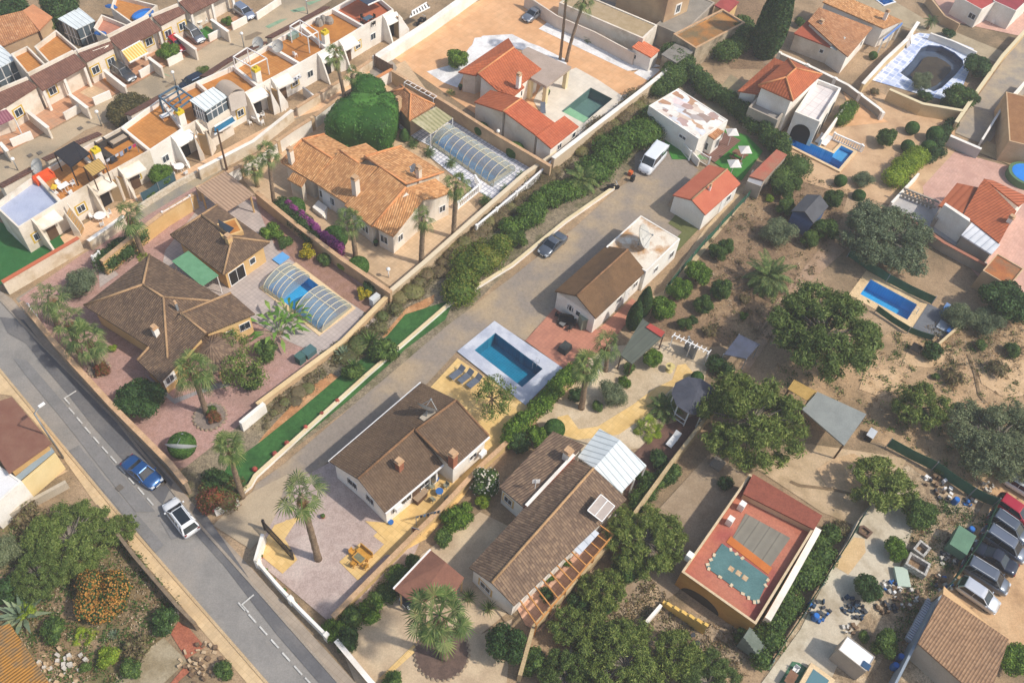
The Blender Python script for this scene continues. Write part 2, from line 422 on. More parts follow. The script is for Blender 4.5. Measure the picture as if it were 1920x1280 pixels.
def window(parent,A,B,t,z0,w,h,frame=None,pane=None,name='window',grille=False,sur=None):
 """a window in the wall that runs from A to B (outline order, outside on the right)"""
 frame=frame or WPAINT;pane=pane or GLASSD;w *= .84;h *= .84;z0 += .1
 d=Vector((B.x-A.x,B.y-A.y,0));L=d.length;d.normalize();n=Vector((d.y,-d.x,0));c=Vector((A.x,A.y,0))+d*(L*t)+Vector((0,0,z0+h/2))
 fm=MB();k=.07;z=Vector((0,0,1))
 for s in (-1,1):
  fm.obox(c+d*(s*w/2),d*(k/2),n*.05,z*(h/2+k/2));fm.obox(c+z*(s*h/2),d*(w/2-k/2-.002),n*.048,z*(k/2))
 if w > .7 and name == 'window':fm.obox(c,d*.02,n*.035,z*(h/2-k/2-.002))
 if sur:
  sm=MB()
  for s in (-1,1):
   sm.obox(c+d*(s*(w/2+.13)),d*.08,n*.03,z*(h/2+.2));sm.obox(c+z*(s*(h/2+.13)),d*(w/2+.04),n*.028,z*.07)
 f=fm.build(name,frame,parent)
 MB().obox(c,d*(w/2-k/2-.002),n*.02,z*(h/2-k/2-.002)).build('pane',pane,f)
 if sur:sm.build('surround',sur,f)
 if grille:
  g=MB()
  for i in range(5):g.beam(c+d*(w*(i/4-.5))*.9+n*.09-z*h*.5,c+d*(w*(i/4-.5))*.9+n*.09+z*h*.5,.025,.025)
  g.beam(c-d*w*.5+n*.09,c+d*w*.5+n*.09,.025,.025);g.build('grille',IRON,f)
 return f
def door(parent,A,B,t,w=.95,h=2.05,mat=None,z0=0.02):
 d=Vector((B.x-A.x,B.y-A.y,0));L=d.length;d.normalize();n=Vector((d.y,-d.x,0));c=Vector((A.x,A.y,0))+d*(L*t)+Vector((0,0,z0+h/2));z=Vector((0,0,1))
 o=MB().obox(c,d*(w/2),n*.05,z*(h/2)).build('door',mat or WOODD,parent)
 MB().obox(c+d*(w*.38)+n*.08,d*.02,n*.04,z*.06).build('handle',ALU,o)
 return o
class House:
 def __init__(s,name,label,cat,at,group=None):
  s.o=thing(name,label,cat,at,group)
  s.w=[]
 def roof(s,tops,outline,wall,roofm,over=.35,ridges=(),rm=None,th=.16,base=0,wn='wall'):
  roof_mesh(tops,th).build('roof',roofm,s.o)
  if wall:
   mb,ol=walls_from(outline,over,.03+th,base);mb.build(wn,wall,s.o);s.w.append(ol)
  if ridges:ridge_caps(ridges,rm or RIDGE,s.o)
  return s
 def gable(s,q,he,hr,wall,roofm,over=.35,t=.5,rm=None,fit=True,caps=True):
  """q: eave corners a,b,c,d (pixels at height he); ridge runs from mid(d,a) to mid(b,c)"""
  a,b,c,d=rect(q,he) if fit else [p if isinstance(p,Vector) else G(p[0],p[1],he) for p in q]
  r1,r2=lerp(a,d,t),lerp(b,c,t);r1.z=r2.z=hr
  s.roof([[a,b,r2,r1],[r1,r2,c,d]],[a,b,r2,c,d,r1],wall,roofm,over,[(r1,r2)] if caps else (),rm)
  s.c=(a,b,c,d,r1,r2);return s
 def hip(s,q,he,hr,wall,roofm,over=.4,rm=None,ins=None,fit=True):
  a,b,c,d=rect(q,he) if fit else [p if isinstance(p,Vector) else G(p[0],p[1],he) for p in q]
  if (b-a).length < (c-b).length:a,b,c,d=b,c,d,a
  L,W=(b-a).length,(c-b).length;k=min((ins or W/2)/L,.5)
  m1,m2=(a+d)/2,(b+c)/2;r1,r2=lerp(m1,m2,k),lerp(m2,m1,k);r1.z=r2.z=hr
  if (r1-r2).length < .2:tops=[[a,b,r1],[b,c,r1],[c,d,r1],[d,a,r1]];rd=[(a,r1),(b,r1),(c,r1),(d,r1)]
  else:tops=[[a,b,r2,r1],[b,c,r2],[c,d,r1,r2],[d,a,r1]];rd=[(r1,r2),(a,r1),(d,r1),(b,r2),(c,r2)]
  s.roof(tops,[a,b,c,d],wall,roofm,over,rd,rm);s.c=(a,b,c,d,r1,r2);return s
 def free(s,V,faces,outline,wall,roofm,over=.3,ridges=(),rm=None,base=0):
  """V: name -> (px, py, height)"""
  W={k:(v if isinstance(v,Vector) else G(*v)) for k,v in V.items()}
  s.roof([[W[k] for k in f] for f in faces],[W[k] for k in outline],wall,roofm,over,[(W[a],W[b]) for a,b in ridges],rm,base=base);return s
 def flat(s,q,h,wall,deck,par=.5,tw=.22,fit=True,top=None,base=0,hole=None):
  """flat roof: q = outer top edge of the parapet (pixels at height h)"""
  if fit and len(q) == 4:o=rect(q,h)
  else:o=[p if isinstance(p,Vector) else G(p[0],p[1],h) for p in q]
  if area2(o) < 0:o=o[::-1]
  i=inset(o,tw);mb=MB();n=len(o);dz=Vector((0,0,par))
  for k in range(n):
   a,b,c,d=o[k],o[(k+1) % n],i[(k+1) % n],i[k]
   mb.poly([Vector((a.x,a.y,base)),Vector((b.x,b.y,base)),b,a]);mb.poly([a,b,c,d]);mb.poly([d,c,c-dz,d-dz])
  mb.build('wall',wall,s.o)
  dk=MB().poly([p-dz*.98 for p in i]);dk.build('roof_deck',deck,s.o)
  if top:
   tm=MB()
   for k in range(n):
    a,b=o[k],o[(k+1) % n];c,d=i[(k+1) % n],i[k];e=Vector((0,0,.06))
    tm.poly([a+e,b+e,c+e,d+e]);tm.poly([a,b,b+e,a+e]);tm.poly([d,c,c+e,d+e])
   tm.build('parapet_cap',top,s.o)
  s.w.append([Vector((p.x,p.y,h)) for p in o]);s.c=o;return s
 def win(s,k,e,t,z0=1.0,w=1.2,h=1.1,**kw):
  o=s.w[k];window(s.o,o[e % len(o)],o[(e+1) % len(o)],t,z0,w,h,**kw);return s
 def door(s,k,e,t,**kw):
  o=s.w[k];door(s.o,o[e % len(o)],o[(e+1) % len(o)],t,**kw);return s
 def side(s,k,px):
  """index of the wall of outline k whose foot lies nearest the pixel"""
  o=s.w[k];n=len(o)
  def dd(i):
   a,b=o[i],o[(i+1) % n];best=1e9
   for t in (.2,.35,.5,.65,.8):
    x,y=proj(Vector((a.x+(b.x-a.x)*t,a.y+(b.y-a.y)*t,1.2)));best=min(best,math.hypot(x-px[0],y-px[1]))
   return best
  return min(range(n),key=dd)
 def winat(s,k,px,z0=.95,w=1.1,h=1.1,fn=window,**kw):
  """window whose centre shows at the pixel"""
  o=s.w[k];n=len(o);best=None
  for i in range(n):
   a,b=o[i],o[(i+1) % n]
   d=Vector((b.x-a.x,b.y-a.y));L=d.length
   if L < .5:continue
   out=Vector((d.y,-d.x)).normalized()
   mid=(a+b)/2
   if out.x*(0-mid.x)+out.y*(0-mid.y) < 0:continue      # faces away from the camera
   for j in range(1,40):
    t=j/40;x,y=proj(Vector((a.x+d.x*t,a.y+d.y*t,z0+h/2)));e=math.hypot(x-px[0],y-px[1])
    if best is None or e < best[0]:best=(e,i,t,L)
  if best is None:return s
  e,i,t,L=best;m_=(w/2+.1)/L;t=min(max(t,m_),1-m_) if m_ < .5 else .5
  a,b=o[i],o[(i+1) % n]
  if fn is window:window(s.o,a,b,t,z0,w,h,**kw)
  else:door(s.o,a,b,t,w=w,h=h,z0=z0,**kw)
  return s
 def chimney(s,px,hb,ht,mat=None,w=.55,cap=None,name='chimney'):
  """px: foot on the roof at height hb, top at ht"""
  c=G(px[0],px[1],hb);mb=MB().box(c-Vector((0,0,.5)),w,w,ht-hb+.5,YAW);o=mb.build(name,mat or WHITE,s.o)
  MB().box(Vector((c.x,c.y,ht)),w*1.25,w*1.25,.08,YAW).box(Vector((c.x,c.y,ht+.08)),w*.6,w*.6,.16,YAW).box(Vector((c.x,c.y,ht+.24)),w*1.0,w*1.0,.06,YAW).build('cap',cap or CAPT,o)
  return s
 def part(s,name,mb,mat,smooth=False):mb.build(name,mat,s.o,smooth);return s
def wall(label,px,h,mat,th=.2,cap=None,top=False,cat='wall',name='garden_wall',base=0.0,piers=0,pier_mat=None,group=None,capw=.08):
 pts=GP(px,h if top else 0.0);pts=[Vector((p.x,p.y,0)) for p in pts]
 n=len(pts);L,Rr=[],[]
 for i in range(n):
  d1=(pts[i]-pts[i-1]).normalized() if i else (pts[1]-pts[0]).normalized();d2=(pts[i+1]-pts[i]).normalized() if i < n-1 else d1
  nn=Vector((-(d1+d2).y,(d1+d2).x,0)).normalized();k=1/max(nn.dot(Vector((-d1.y,d1.x,0))),.5)
  L.append(pts[i]+nn*(th/2*k));Rr.append(pts[i]-nn*(th/2*k))
 def strip(l,r,z0,z1):
  mb=MB();a,b=Vector((0,0,z0)),Vector((0,0,z1))
  for i in range(n-1):
   mb.poly([l[i]+b,r[i]+b,r[i+1]+b,l[i+1]+b]);mb.poly([l[i]+a,l[i+1]+a,l[i+1]+b,l[i]+b]);mb.poly([r[i+1]+a,r[i]+a,r[i]+b,r[i+1]+b])
   if z0 > .05:mb.poly([l[i]+a,r[i]+a,r[i+1]+a,l[i+1]+a])
  mb.poly([l[0]+a,r[0]+a,r[0]+b,l[0]+b]);mb.poly([l[-1]+a,r[-1]+a,r[-1]+b,l[-1]+b]);return mb
 root=thing(name,label,cat,pts[0],group)
 strip(L,Rr,base,h).build('wall_body',mat,root)
 if cap:
  e=capw/ (th if th else 1)
  L2=[l+(l-r)*e for l,r in zip(L,Rr)];R2=[r+(r-l)*e for l,r in zip(L,Rr)]
  strip(L2,R2,h-.001,h+.07).build('coping',cap,root)
 if piers:
  tot=sum((pts[i+1]-pts[i]).length for i in range(n-1));k=max(1,round(tot/piers));acc=0;tgt=0;j=0
  for i in range(n-1):
   sl=(pts[i+1]-pts[i]).length;d=(pts[i+1]-pts[i])/sl
   while j <= k and tot*j/k <= acc+sl+1e-6:
    p=pts[i]+d*(tot*j/k-acc);m_=MB().box(p,th+.16,th+.16,h+.16,math.atan2(d.y,d.x))
    m_.build('pier',pier_mat or mat,root);j += 1
   acc += sl
 return root
def balustrade(label,px,h=1.0,mat=None,base=0.0,top=False,group=None,cat='balustrade',step=.28):
 mat=mat or WPAINT;pts=GP(px,h+base if top else base);root=thing('balustrade',label,cat,pts[0],group)
 rail=MB();bal=MB()
 for i in range(len(pts)-1):
  a,b=pts[i].copy(),pts[i+1].copy();a.z=b.z=base;z=Vector((0,0,1));d=(b-a);L=d.length;d.normalize()
  rail.beam(a+z*(h-.06),b+z*(h-.06),.2,.12);rail.beam(a+z*.06,b+z*.06,.2,.12)
  k=int(L/step)
  for j in range(k+1):
   p=a+d*(L*j/max(k,1))
   if j % 12 == 0:rail.box(p,.26,.26,h+.08,math.atan2(d.y,d.x))
   else:bal.tube([p+z*.1,p+z*(h*.35),p+z*(h*.6),p+z*(h-.1)],[.05,.08,.05,.05],5,False)
 rail.build('rail',mat,root);bal.build('baluster_row',mat,root);return root
def fence(label,px,h=1.8,mat=None,post=None,top=False,sp=2.5,cat='fence',name='mesh_fence'):
 """cloth or mesh on posts"""
 pts=[Vector((p.x,p.y,0)) for p in GP(px,h if top else 0)];root=thing(name,label,cat,pts[0]);mb=MB();pm=MB();z=Vector((0,0,h));rnd=random.Random(5)
 for i in range(len(pts)-1):
  a,b=pts[i],pts[i+1];d=b-a;L=d.length;k=max(1,int(L/sp));n=Vector((-d.y,d.x,0)).normalized()
  for j in range(k):
   p,q=a+d*(j/k),a+d*((j+1)/k);m_=(p+q)/2+n*rnd.uniform(-.06,.06);s_=Vector((0,0,rnd.uniform(.04,.14)))
   mb.solid([p+z,m_+z-s_,m_+n*.02+z-s_,p+n*.02+z],h-.1-.1);mb.solid([m_+z-s_,q+z,q+n*.02+z,m_+n*.02+z-s_],h-.2)
   pm.cyl(p+n*-.04,.04,h+.1,6)
  pm.cyl(b,.04,h+.1,6)
 mb.build('screen',mat or plain('green_screen','2f5c45','3a6a50',1.0,grain=.1),root);pm.build('posts',post or GREYM,root);return root
def pool(name,label,px,water_c,coping,z=0.0,depth=1.4,cw=.45,tilec=None,fit=True,ch=.12,tint=(.72,.92,.97),edge=None,step=None):
 """a real basin below the ground sheet with water in it; px = edge of the water"""
 o=rect(px,0) if fit and len(px) == 4 else GP(px,0)
 if area2(o) < 0:o=o[::-1]
 POOLS.append([p.copy() for p in o])
 t=thing(name,label,'swimming pool',sum(o,Vector((0,0,0)))/len(o))
 mb=MB();n=len(o);dz=Vector((0,0,depth));up=Vector((0,0,ch))
 for i in range(n):
  a,b=o[i],o[(i+1) % n];mb.poly([a-dz,b-dz,b+up,a+up])
 mb.poly([p-dz for p in o])
 mb.build('basin',tilec,t,fix=False)
 out=inset(o,-cw);cm=MB()
 for i in range(n):
  a,b=o[i],o[(i+1) % n];c,d=out[(i+1) % n],out[i];cm.poly([a+up,b+up,c+up,d+up]);cm.poly([d+up,c+up,c,d])
 cm.build('coping',coping,t)
 wl=Vector((0,0,-.1));wm=MB().poly([p+wl for p in inset(o,.004)]);wm.build('water',watermat('pool_water_'+water_c,tint),t,fix=False)
 if step:
  s4=GP(step,0);MB().solid([p-Vector((0,0,.35)) for p in s4],depth-.37).build('steps',tilec,t)
 return t
# ------------------------------------------------------------ foliage (numpy)
rng=np.random.default_rng(11)
def leaf_mesh(name,C,S,mat,parent=None,N=None,flat=.5,asp=1.7,off=Vector((0,0,0))):
 """one small two-triangle leaf per centre; N = outward directions"""
 n=len(C);C=np.asarray(C,float)-np.array(off[:])
 nr=rng.normal(size=(n,3));
 if N is not None:nr=nr*flat+N*1.0
 nr /= np.linalg.norm(nr,axis=1)[:,None]+1e-9
 t=rng.normal(size=(n,3));t -= (t*nr).sum(1)[:,None]*nr;t /= np.linalg.norm(t,axis=1)[:,None]+1e-9
 b=np.cross(nr,t);S=(np.asarray(S)*np.ones(n))[:,None]
 V=np.empty((n,4,3));V[:,0]=C-t*S*asp*.5;V[:,1]=C+b*S*.5+nr*S*.12;V[:,2]=C+t*S*asp*.5;V[:,3]=C-b*S*.5+nr*S*.12
 me=bpy.data.meshes.new(name);me.vertices.add(n*4);me.vertices.foreach_set('co',V.astype(np.float32).ravel())
 me.loops.add(n*4);me.loops.foreach_set('vertex_index',np.arange(n*4,dtype=np.int32))
 me.polygons.add(n);me.polygons.foreach_set('loop_start',np.arange(0,n*4,4,dtype=np.int32));me.polygons.foreach_set('loop_total',np.full(n,4,dtype=np.int32))
 me.update(calc_edges=True);me.validate();me.materials.append(mat)
 o=bpy.data.objects.new(name,me);COL.objects.link(o)
 if parent is not None:o.parent=parent
 return o
def shell(c,r,n,thick=.3,up=.0):
 d=rng.normal(size=(n,3));d /= np.linalg.norm(d,axis=1)[:,None]
 if up:d[:,2]=np.where((d[:,2] < -.2) & (rng.random(n) < up),-d[:,2],d[:,2])
 k=1-thick*rng.random(n)**1.3
 return np.array(c)+d*np.array(r)*k[:,None],d
def crown_pts(lobes,dens,thick=.35,up=.5):
 A,B=[],[]
 for c,r in lobes:
  r3=np.array(r)*np.ones(3);n=int(dens*(r3[0]*r3[1]+r3[1]*r3[2]+r3[0]*r3[2])/3)
  p,d=shell(c,r3,n,thick,up)
  keep=np.ones(n,bool)
  for c2,r2 in lobes:
   if c2 is c:continue
   q=(p-np.array(c2))/(np.array(r2)*np.ones(3));keep &= (q**2).sum(1) > .55
  A.append(p[keep]);B.append(d[keep])
 return np.vstack(A),np.vstack(B)
def lobes_blob(n,R0,H,spread=.6,rl=(.35,.55),z0=0.0,seed=0):
 r=np.random.default_rng(seed);L=[]
 for i in range(n):
  a=2*math.pi*(i+r.uniform(-.3,.3))/n*2.4;q=R0*spread*math.sqrt(r.uniform(.05,1));rr=R0*r.uniform(*rl)
  zz=z0+H*(.35+.45*r.random()*(1-.5*q/R0));L.append((np.array([q*math.cos(a),q*math.sin(a),zz]),np.array([rr,rr,rr*r.uniform(.65,.9)])))
 return L
TPL={}
def core(lobes,k,mat,parent):
 mb=MB();rd=random.Random(3)
 for c,r in lobes:mb.ball(c,r[0]*k,r[1]*k,r[2]*k,9,6,.12,rnd=rd)
 return mb.build('foliage_core',mat,parent,True)
def limbs(mb,top,lobes,r0,rnd):
 for c,r in lobes:
  c=Vector(c.tolist());m_=top*.5+c*.5+Vector((rnd.uniform(-.2,.2),rnd.uniform(-.2,.2),0));mb.tube([top*.9,m_,c],[r0*.5,r0*.33,r0*.12],5,False)
def tufts(C,N,k,r):
 n=len(C)//k;C,N=C[:n],N[:n];s=r*(.6+.8*rng.random(n))[:,None];C2=np.repeat(C,k,0)+rng.normal(size=(n*k,3))*np.repeat(s,k,0)*np.array([1,1,.7]);N2=np.repeat(N,k,0)*.6+(C2-np.repeat(C,k,0))/r*.5;N2 /= np.linalg.norm(N2,axis=1)[:,None]+1e-9;return C2,N2
def make_plant(key,mat,R0=1.0,H=1.8,n=9,leaf=.09,dens=900,trunk=True,tr=.09,th=None,spread=.6,rl=(.35,.55),thick=.35,bark=None,corek=.72,corem=None,seed=1,flat=.6,flower=None,z0=0.0,asp=1.7,tuft=None):
 """template: crown radius R0, height H; parts crown (> core) and trunk"""
 t=thing(key,None,None);lobes=lobes_blob(n,R0,H-z0,spread,rl,z0,seed)
 C,N=crown_pts(lobes,dens,thick)
 if tuft:p_=rng.permutation(len(C));C,N=tufts(C[p_],N[p_],*tuft)
 cr_=leaf_mesh('crown',C,leaf*(.5+.9*rng.random(len(C))),mat,t,N,flat,asp)
 if corek:core(lobes,corek,corem or mat,cr_)
 if trunk:
  mb=MB();rd=random.Random(seed);th=th or H*.45;top=Vector((rd.uniform(-.1,.1),rd.uniform(-.1,.1),th))
  mb.tube([Vector((0,0,0)),top*.5+Vector((.05,0,0)),top],[tr*1.3,tr,tr*.8],7);limbs(mb,top,lobes,tr*1.3,rd)
  mb.build('trunk',bark or BARK,t,True)
 if flower:
  fm,fd,fs=flower;m_=N[:,2] > -.1;idx=rng.permutation(np.where(m_)[0])[:int(fd*len(C))]
  leaf_mesh('flowers',C[idx]+N[idx]*leaf*.8,fs,fm,t,N[idx],.4,1.1)
 TPL[key]=[t,False]
 t.hide_render=False
 return t
BARK=plain('bark','6e5c4a','85715b',3.0,grain=.2)
BARKG=plain('bark_grey','8f8579','7a6f62',3.0,grain=.2)
BARKP=plain('palm_bark','7b6753','96816a',3.0,grain=.2,bump=.05)
def plant(key,px,r,label,cat='shrub',hc=None,name=None,rz=None,group=None,sz=1.0,z=0.0):
 """px: centre of the crown in the photo; r: crown radius in metres"""
 t,used=TPL[key]
 if used:t=copytree(t)
 else:TPL[key][1]=True
 R0,H=PDIM[key];s=r/R0;hc=H*s*sz*.6 if hc is None else hc
 g=G(px[0],px[1],hc+z);t.location=(g.x,g.y,z);t.scale=(s,s,s*sz);t.rotation_euler=(0,0,random.uniform(0,6.28) if rz is None else rz)
 t.name=name or cat.replace(' ','_');tag(t,label,cat,group)
 for c in t.children:
  pass
 return t
PDIM={}
# ------------------------------------------------------------ leaf colours
L_CIT=leafmat('leaf_citrus','3c5a1c','5f8428','7e9c3a')
L_MID=leafmat('leaf_mid','3a5526','557236','6d8740')
L_DRK=leafmat('leaf_dark','2c4523','42602f','50703a')
L_OLV=leafmat('leaf_olive','667557','7d8a69','959f80',trans=.35)
L_PIN=leafmat('leaf_pine','5c7232','788c44','98a45c',trans=.35)
L_PIN2=leafmat('leaf_pine_dark','4f6630','667e40','829454',trans=.35)
L_DRY=leafmat('leaf_dry','6d604a','8a7a5e','7b7c4e')
L_YEL=leafmat('leaf_yellow','8f8f1e','d3b91f','e5cf35')
L_LIM=leafmat('leaf_lime','6a8a22','8ea430','a4b53e')
L_TOP=leafmat('leaf_clipped','365a24','466c2c','5a8038',trans=.15)
L_PALM=leafmat('leaf_palm','4b6433','6a8246','8f9a5e')
L_PALM2=leafmat('leaf_palm_dark','34522a','4c6a35','64803f')
L_DEAD=leafmat('leaf_dead','8a7252','a58a62','75603f')
L_AGV=leafmat('leaf_agave','6f8672','8ba08a','9aaa8c')
L_PUR=leafmat('flower_purple','8a3a84','a24a9c','b660a8')
L_OFL=leafmat('flower_orange','c98a3e','dba052','b9783a')
L_WFL=leafmat('flower_white','e8e2dc','d9cfc6','f0ece8')
L_RED=leafmat('flower_red','a2484a','b35b52','8a3a3c')
def mk(key,mat,R0,H,**kw):
 make_plant(key,mat,R0,H,**kw);PDIM[key]=(R0,H)
mk('citrus',L_CIT,1.7,2.7,n=12,leaf=0.108,dens=1330,seed=2,rl=(.34,.5),tr=.09)
mk('citrus_b',L_MID,1.7,2.6,n=11,leaf=0.108,dens=1330,seed=5,rl=(.34,.52))
mk('round_tree',L_DRK,2.2,3.4,n=14,leaf=0.122,dens=980,seed=8,rl=(.34,.48),tr=.12)
mk('bush',L_MID,.9,1.1,n=8,leaf=0.0792,dens=1575,seed=3,trunk=False)
mk('bush_b',L_CIT,.9,1.1,n=7,leaf=0.0792,dens=1575,seed=4,trunk=False)
mk('bush_dark',L_DRK,.9,1.1,n=8,leaf=0.0792,dens=1575,seed=13,trunk=False)
mk('bush_dry',L_DRY,1.0,.9,n=9,leaf=0.0864,dens=1085,seed=6,trunk=False,corek=.5,thick=.6)
mk('bush_lime',L_LIM,.9,1.1,n=7,leaf=0.0792,dens=1575,seed=14,trunk=False)
mk('bush_yellow',L_YEL,.9,1.3,n=7,leaf=0.0792,dens=1575,seed=15,trunk=False,corem=L_MID)
mk('olive',L_OLV,2.2,3.0,n=13,leaf=0.0936,dens=1120,seed=9,rl=(.32,.5),bark=BARKG,thick=.55,corek=.6)
mk('olive_big',L_OLV,5.0,5.5,n=50,leaf=.11,dens=1800,seed=10,rl=(.15,.28),bark=BARKG,tr=.25,thick=.8,corek=0,spread=.84,asp=2.2,tuft=(30,.16))
mk('pine',L_PIN,4.6,6.8,n=70,leaf=.1,dens=1950,seed=11,rl=(.1,.2),bark=BARKG,tr=.16,thick=.9,corek=0,spread=.9,asp=3.4,tuft=(34,.17))
mk('pine_b',L_PIN2,4.2,6.5,n=66,leaf=.1,dens=1950,seed=12,rl=(.1,.21),bark=BARKG,tr=.16,thick=.9,corek=0,spread=.9,asp=3.4,tuft=(34,.17))
mk('pine_small',L_PIN,2.2,3.6,n=30,leaf=.08,dens=2700,seed=16,rl=(.14,.27),bark=BARKG,tr=.08,thick=.9,corek=0,spread=.85,asp=3.2,tuft=(26,.11))
mk('oleander',L_MID,1.5,2.2,n=10,leaf=0.101,dens=1225,seed=17,trunk=False,flower=(L_WFL,.07,.17))
mk('orange_bush',L_DRK,2.4,2.6,n=16,leaf=0.122,dens=910,seed=18,trunk=False,rl=(.3,.42),flower=(L_OFL,.36,.15))
mk('brown_bush',leafmat('leaf_brown_green','4f4f38','66633f','7d7048'),1.9,2.0,n=12,leaf=0.108,dens=1085,seed=19,trunk=False)
mk('red_bush',leafmat('leaf_reddish','5a5a2c','7d5c36','8f4f3a'),1.0,1.2,n=8,leaf=0.0792,dens=1487,seed=20,trunk=False,flower=(L_RED,.12,.1))
mk('feathery',leafmat('leaf_fine','5c7034','74883f','8a9a50'),1.6,3.0,n=14,leaf=0.072,dens=1085,seed=21,rl=(.26,.42),thick=.9,corek=0,tr=.06)
# clipped shapes: dense small leaves on a smooth body
def mk_clip(key,mat,prof,R0,H,n=7000,leaf=.09):
 """prof: radius factor at relative height"""
 t=thing(key,None,None);mb=MB();k=len(prof)
 path=[Vector((0,0,H*i/(k-1))) for i in range(k)];mb.tube(path,[max(p*R0*.95,.01) for p in prof],16)
 hh=rng.random(n)
 pf=np.interp(hh,np.linspace(0,1,k),prof);acc=rng.random(n) < (pf/max(prof)+.08);hh,pf=hh[acc],pf[acc];a=rng.random(len(hh))*2*math.pi
 slope=-np.gradient(np.interp(np.linspace(0,1,101),np.linspace(0,1,k),prof),1/100)[(hh*100).astype(int)]*R0/H
 C=np.stack([pf*R0*np.cos(a),pf*R0*np.sin(a),hh*H],1);N=np.stack([np.cos(a),np.sin(a),slope],1);N /= np.linalg.norm(N,axis=1)[:,None]
 top=prof[-1]*R0
 if top > .2*R0:
  m_=int(n*.35);rr=top*np.sqrt(rng.random(m_));aa=rng.random(m_)*2*math.pi
  C=np.vstack([C,np.stack([rr*np.cos(aa),rr*np.sin(aa),np.full(m_,H)],1)]);N=np.vstack([N,np.tile([0,0,1.0],(m_,1))])
 cr_=leaf_mesh('crown',C+N*.02*R0,leaf*(.7+.6*rng.random(len(C))),mat,t,N,.45,1.4);mb.build('foliage_core',mat,cr_,True)
 TPL[key]=[t,False];PDIM[key]=(R0,H)
rnd_prof=[math.sqrt(max(0,1-(2*i/12-1)**2)) for i in range(13)];rnd_prof[0]=.35;rnd_prof[-1]=.12
mk_clip('ball',L_TOP,rnd_prof,1.0,1.9)
mk_clip('cone',L_TOP,[.7,.92,1,.97,.9,.78,.62,.42,.12],1.0,2.6)
mk_clip('drum',L_TOP,[.9,.96,1,1,1,.99,.97,.93,.8,.6,.3],1.0,1.3)
mk_clip('cypress',L_DRK,[.55,.8,.95,1,.98,.92,.84,.72,.56,.36,.1],1.0,6.5,n=9000,leaf=.2)
mk_clip('tall_box',L_TOP,[.8,.95,1,1,1,.97,.9,.7],1.0,2.6)
def frond_fan(V,base,az,el,pet,rad,nl,rnd,droop):
 d=Vector((math.cos(az)*math.cos(el),math.sin(az)*math.cos(el),math.sin(el)));side=Vector((-math.sin(az),math.cos(az),0));up=side.cross(d) * -1
 up=d.cross(side)
 hub=base+d*pet+Vector((0,0,-droop*pet*.25))
 V.append([base+side*.03,base-side*.03,hub-side*.02,hub+side*.02])
 for i in range(nl):
  a=(i/(nl-1)-.5)*R(230);ld=(d*math.cos(a)+side*math.sin(a));l=rad*(1-.25*abs(a)/R(115))*rnd.uniform(.85,1.05)
  wdt=ld.cross(up).normalized()*.045*rad
  m_=hub+ld*l*.55+up*.03;tip=hub+ld*l+Vector((0,0,-droop*l*rnd.uniform(.35,.7)))
  V.append([hub,m_-wdt,tip,m_+wdt])
def quadmesh(name,V,mat,parent):
 me=bpy.data.meshes.new(name);vs=[tuple(p) for q in V for p in q];me.from_pydata(vs,[],[[4*i,4*i+1,4*i+2,4*i+3] for i in range(len(V))]);me.materials.append(mat)
 o=bpy.data.objects.new(name,me);COL.objects.link(o)
 if parent is not None:o.parent=parent
 return o
def fan_crown_mesh(seed,nf=27,rad=.85,pet=1.0,lowest=-60,nl=17):
 rnd=random.Random(seed);V=[]
 for i in range(nf):
  f=i/nf;el=R(84-(84-lowest)*f**.75+rnd.uniform(-14,14));frond_fan(V,Vector((0,0,0)),i*2.39996+rnd.uniform(-.4,.4),el,pet*rnd.uniform(.7,1.2),rad*rnd.uniform(.7,1.15),nl,rnd,.6+.8*f)
 return V
def feather_crown(seed,nf=40,L=2.6,lowest=-35,nl=22,ll=.42):
 rnd=random.Random(seed);V=[]
 for i in range(nf):
  f=i/nf;az=i*2.39996;el=R(80-(80-lowest)*f**.8+rnd.uniform(-6,6));pts=[];p=Vector((0,0,0));e=el
  Lf=L*rnd.uniform(.8,1.05)
  for k in range(7):
   pts.append(p.copy());p=p+Vector((math.cos(az)*math.cos(e),math.sin(az)*math.cos(e),math.sin(e)))*(Lf/6);e -= R(11+6*f)
  side=Vector((-math.sin(az),math.cos(az),0))
  for k in range(6):V.append([pts[k]+side*.03,pts[k]-side*.03,pts[k+1]-side*.02,pts[k+1]+side*.02])
  for j in range(nl):
   t=.12+.88*j/nl;k=min(int(t*6),5);q=lerp(pts[k],pts[k+1],t*6-k);dr=(pts[k+1]-pts[k]).normalized();l=ll*(math.sin(math.pi*min(t*.85+.15,1))+.25)*rnd.uniform(.85,1.1)
   for s in (-1,1):
    dd=(side*s+dr*.7+Vector((0,0,-.12))).normalized();w_=dr*.05
    V.append([q,q+dd*l*.5-w_,q+dd*l+Vector((0,0,-.06)),q+dd*l*.5+w_])
 return V
FAN=[fan_crown_mesh(1),fan_crown_mesh(2,22,.95,.8,-70),fan_crown_mesh(3,31,.8,1.1,-45),fan_crown_mesh(4,18,1.0,.9,-75,15),fan_crown_mesh(5,25,.9,1.05,-65)]
FEA=[feather_crown(s) for s in (4,5)]
PALM_ME={}
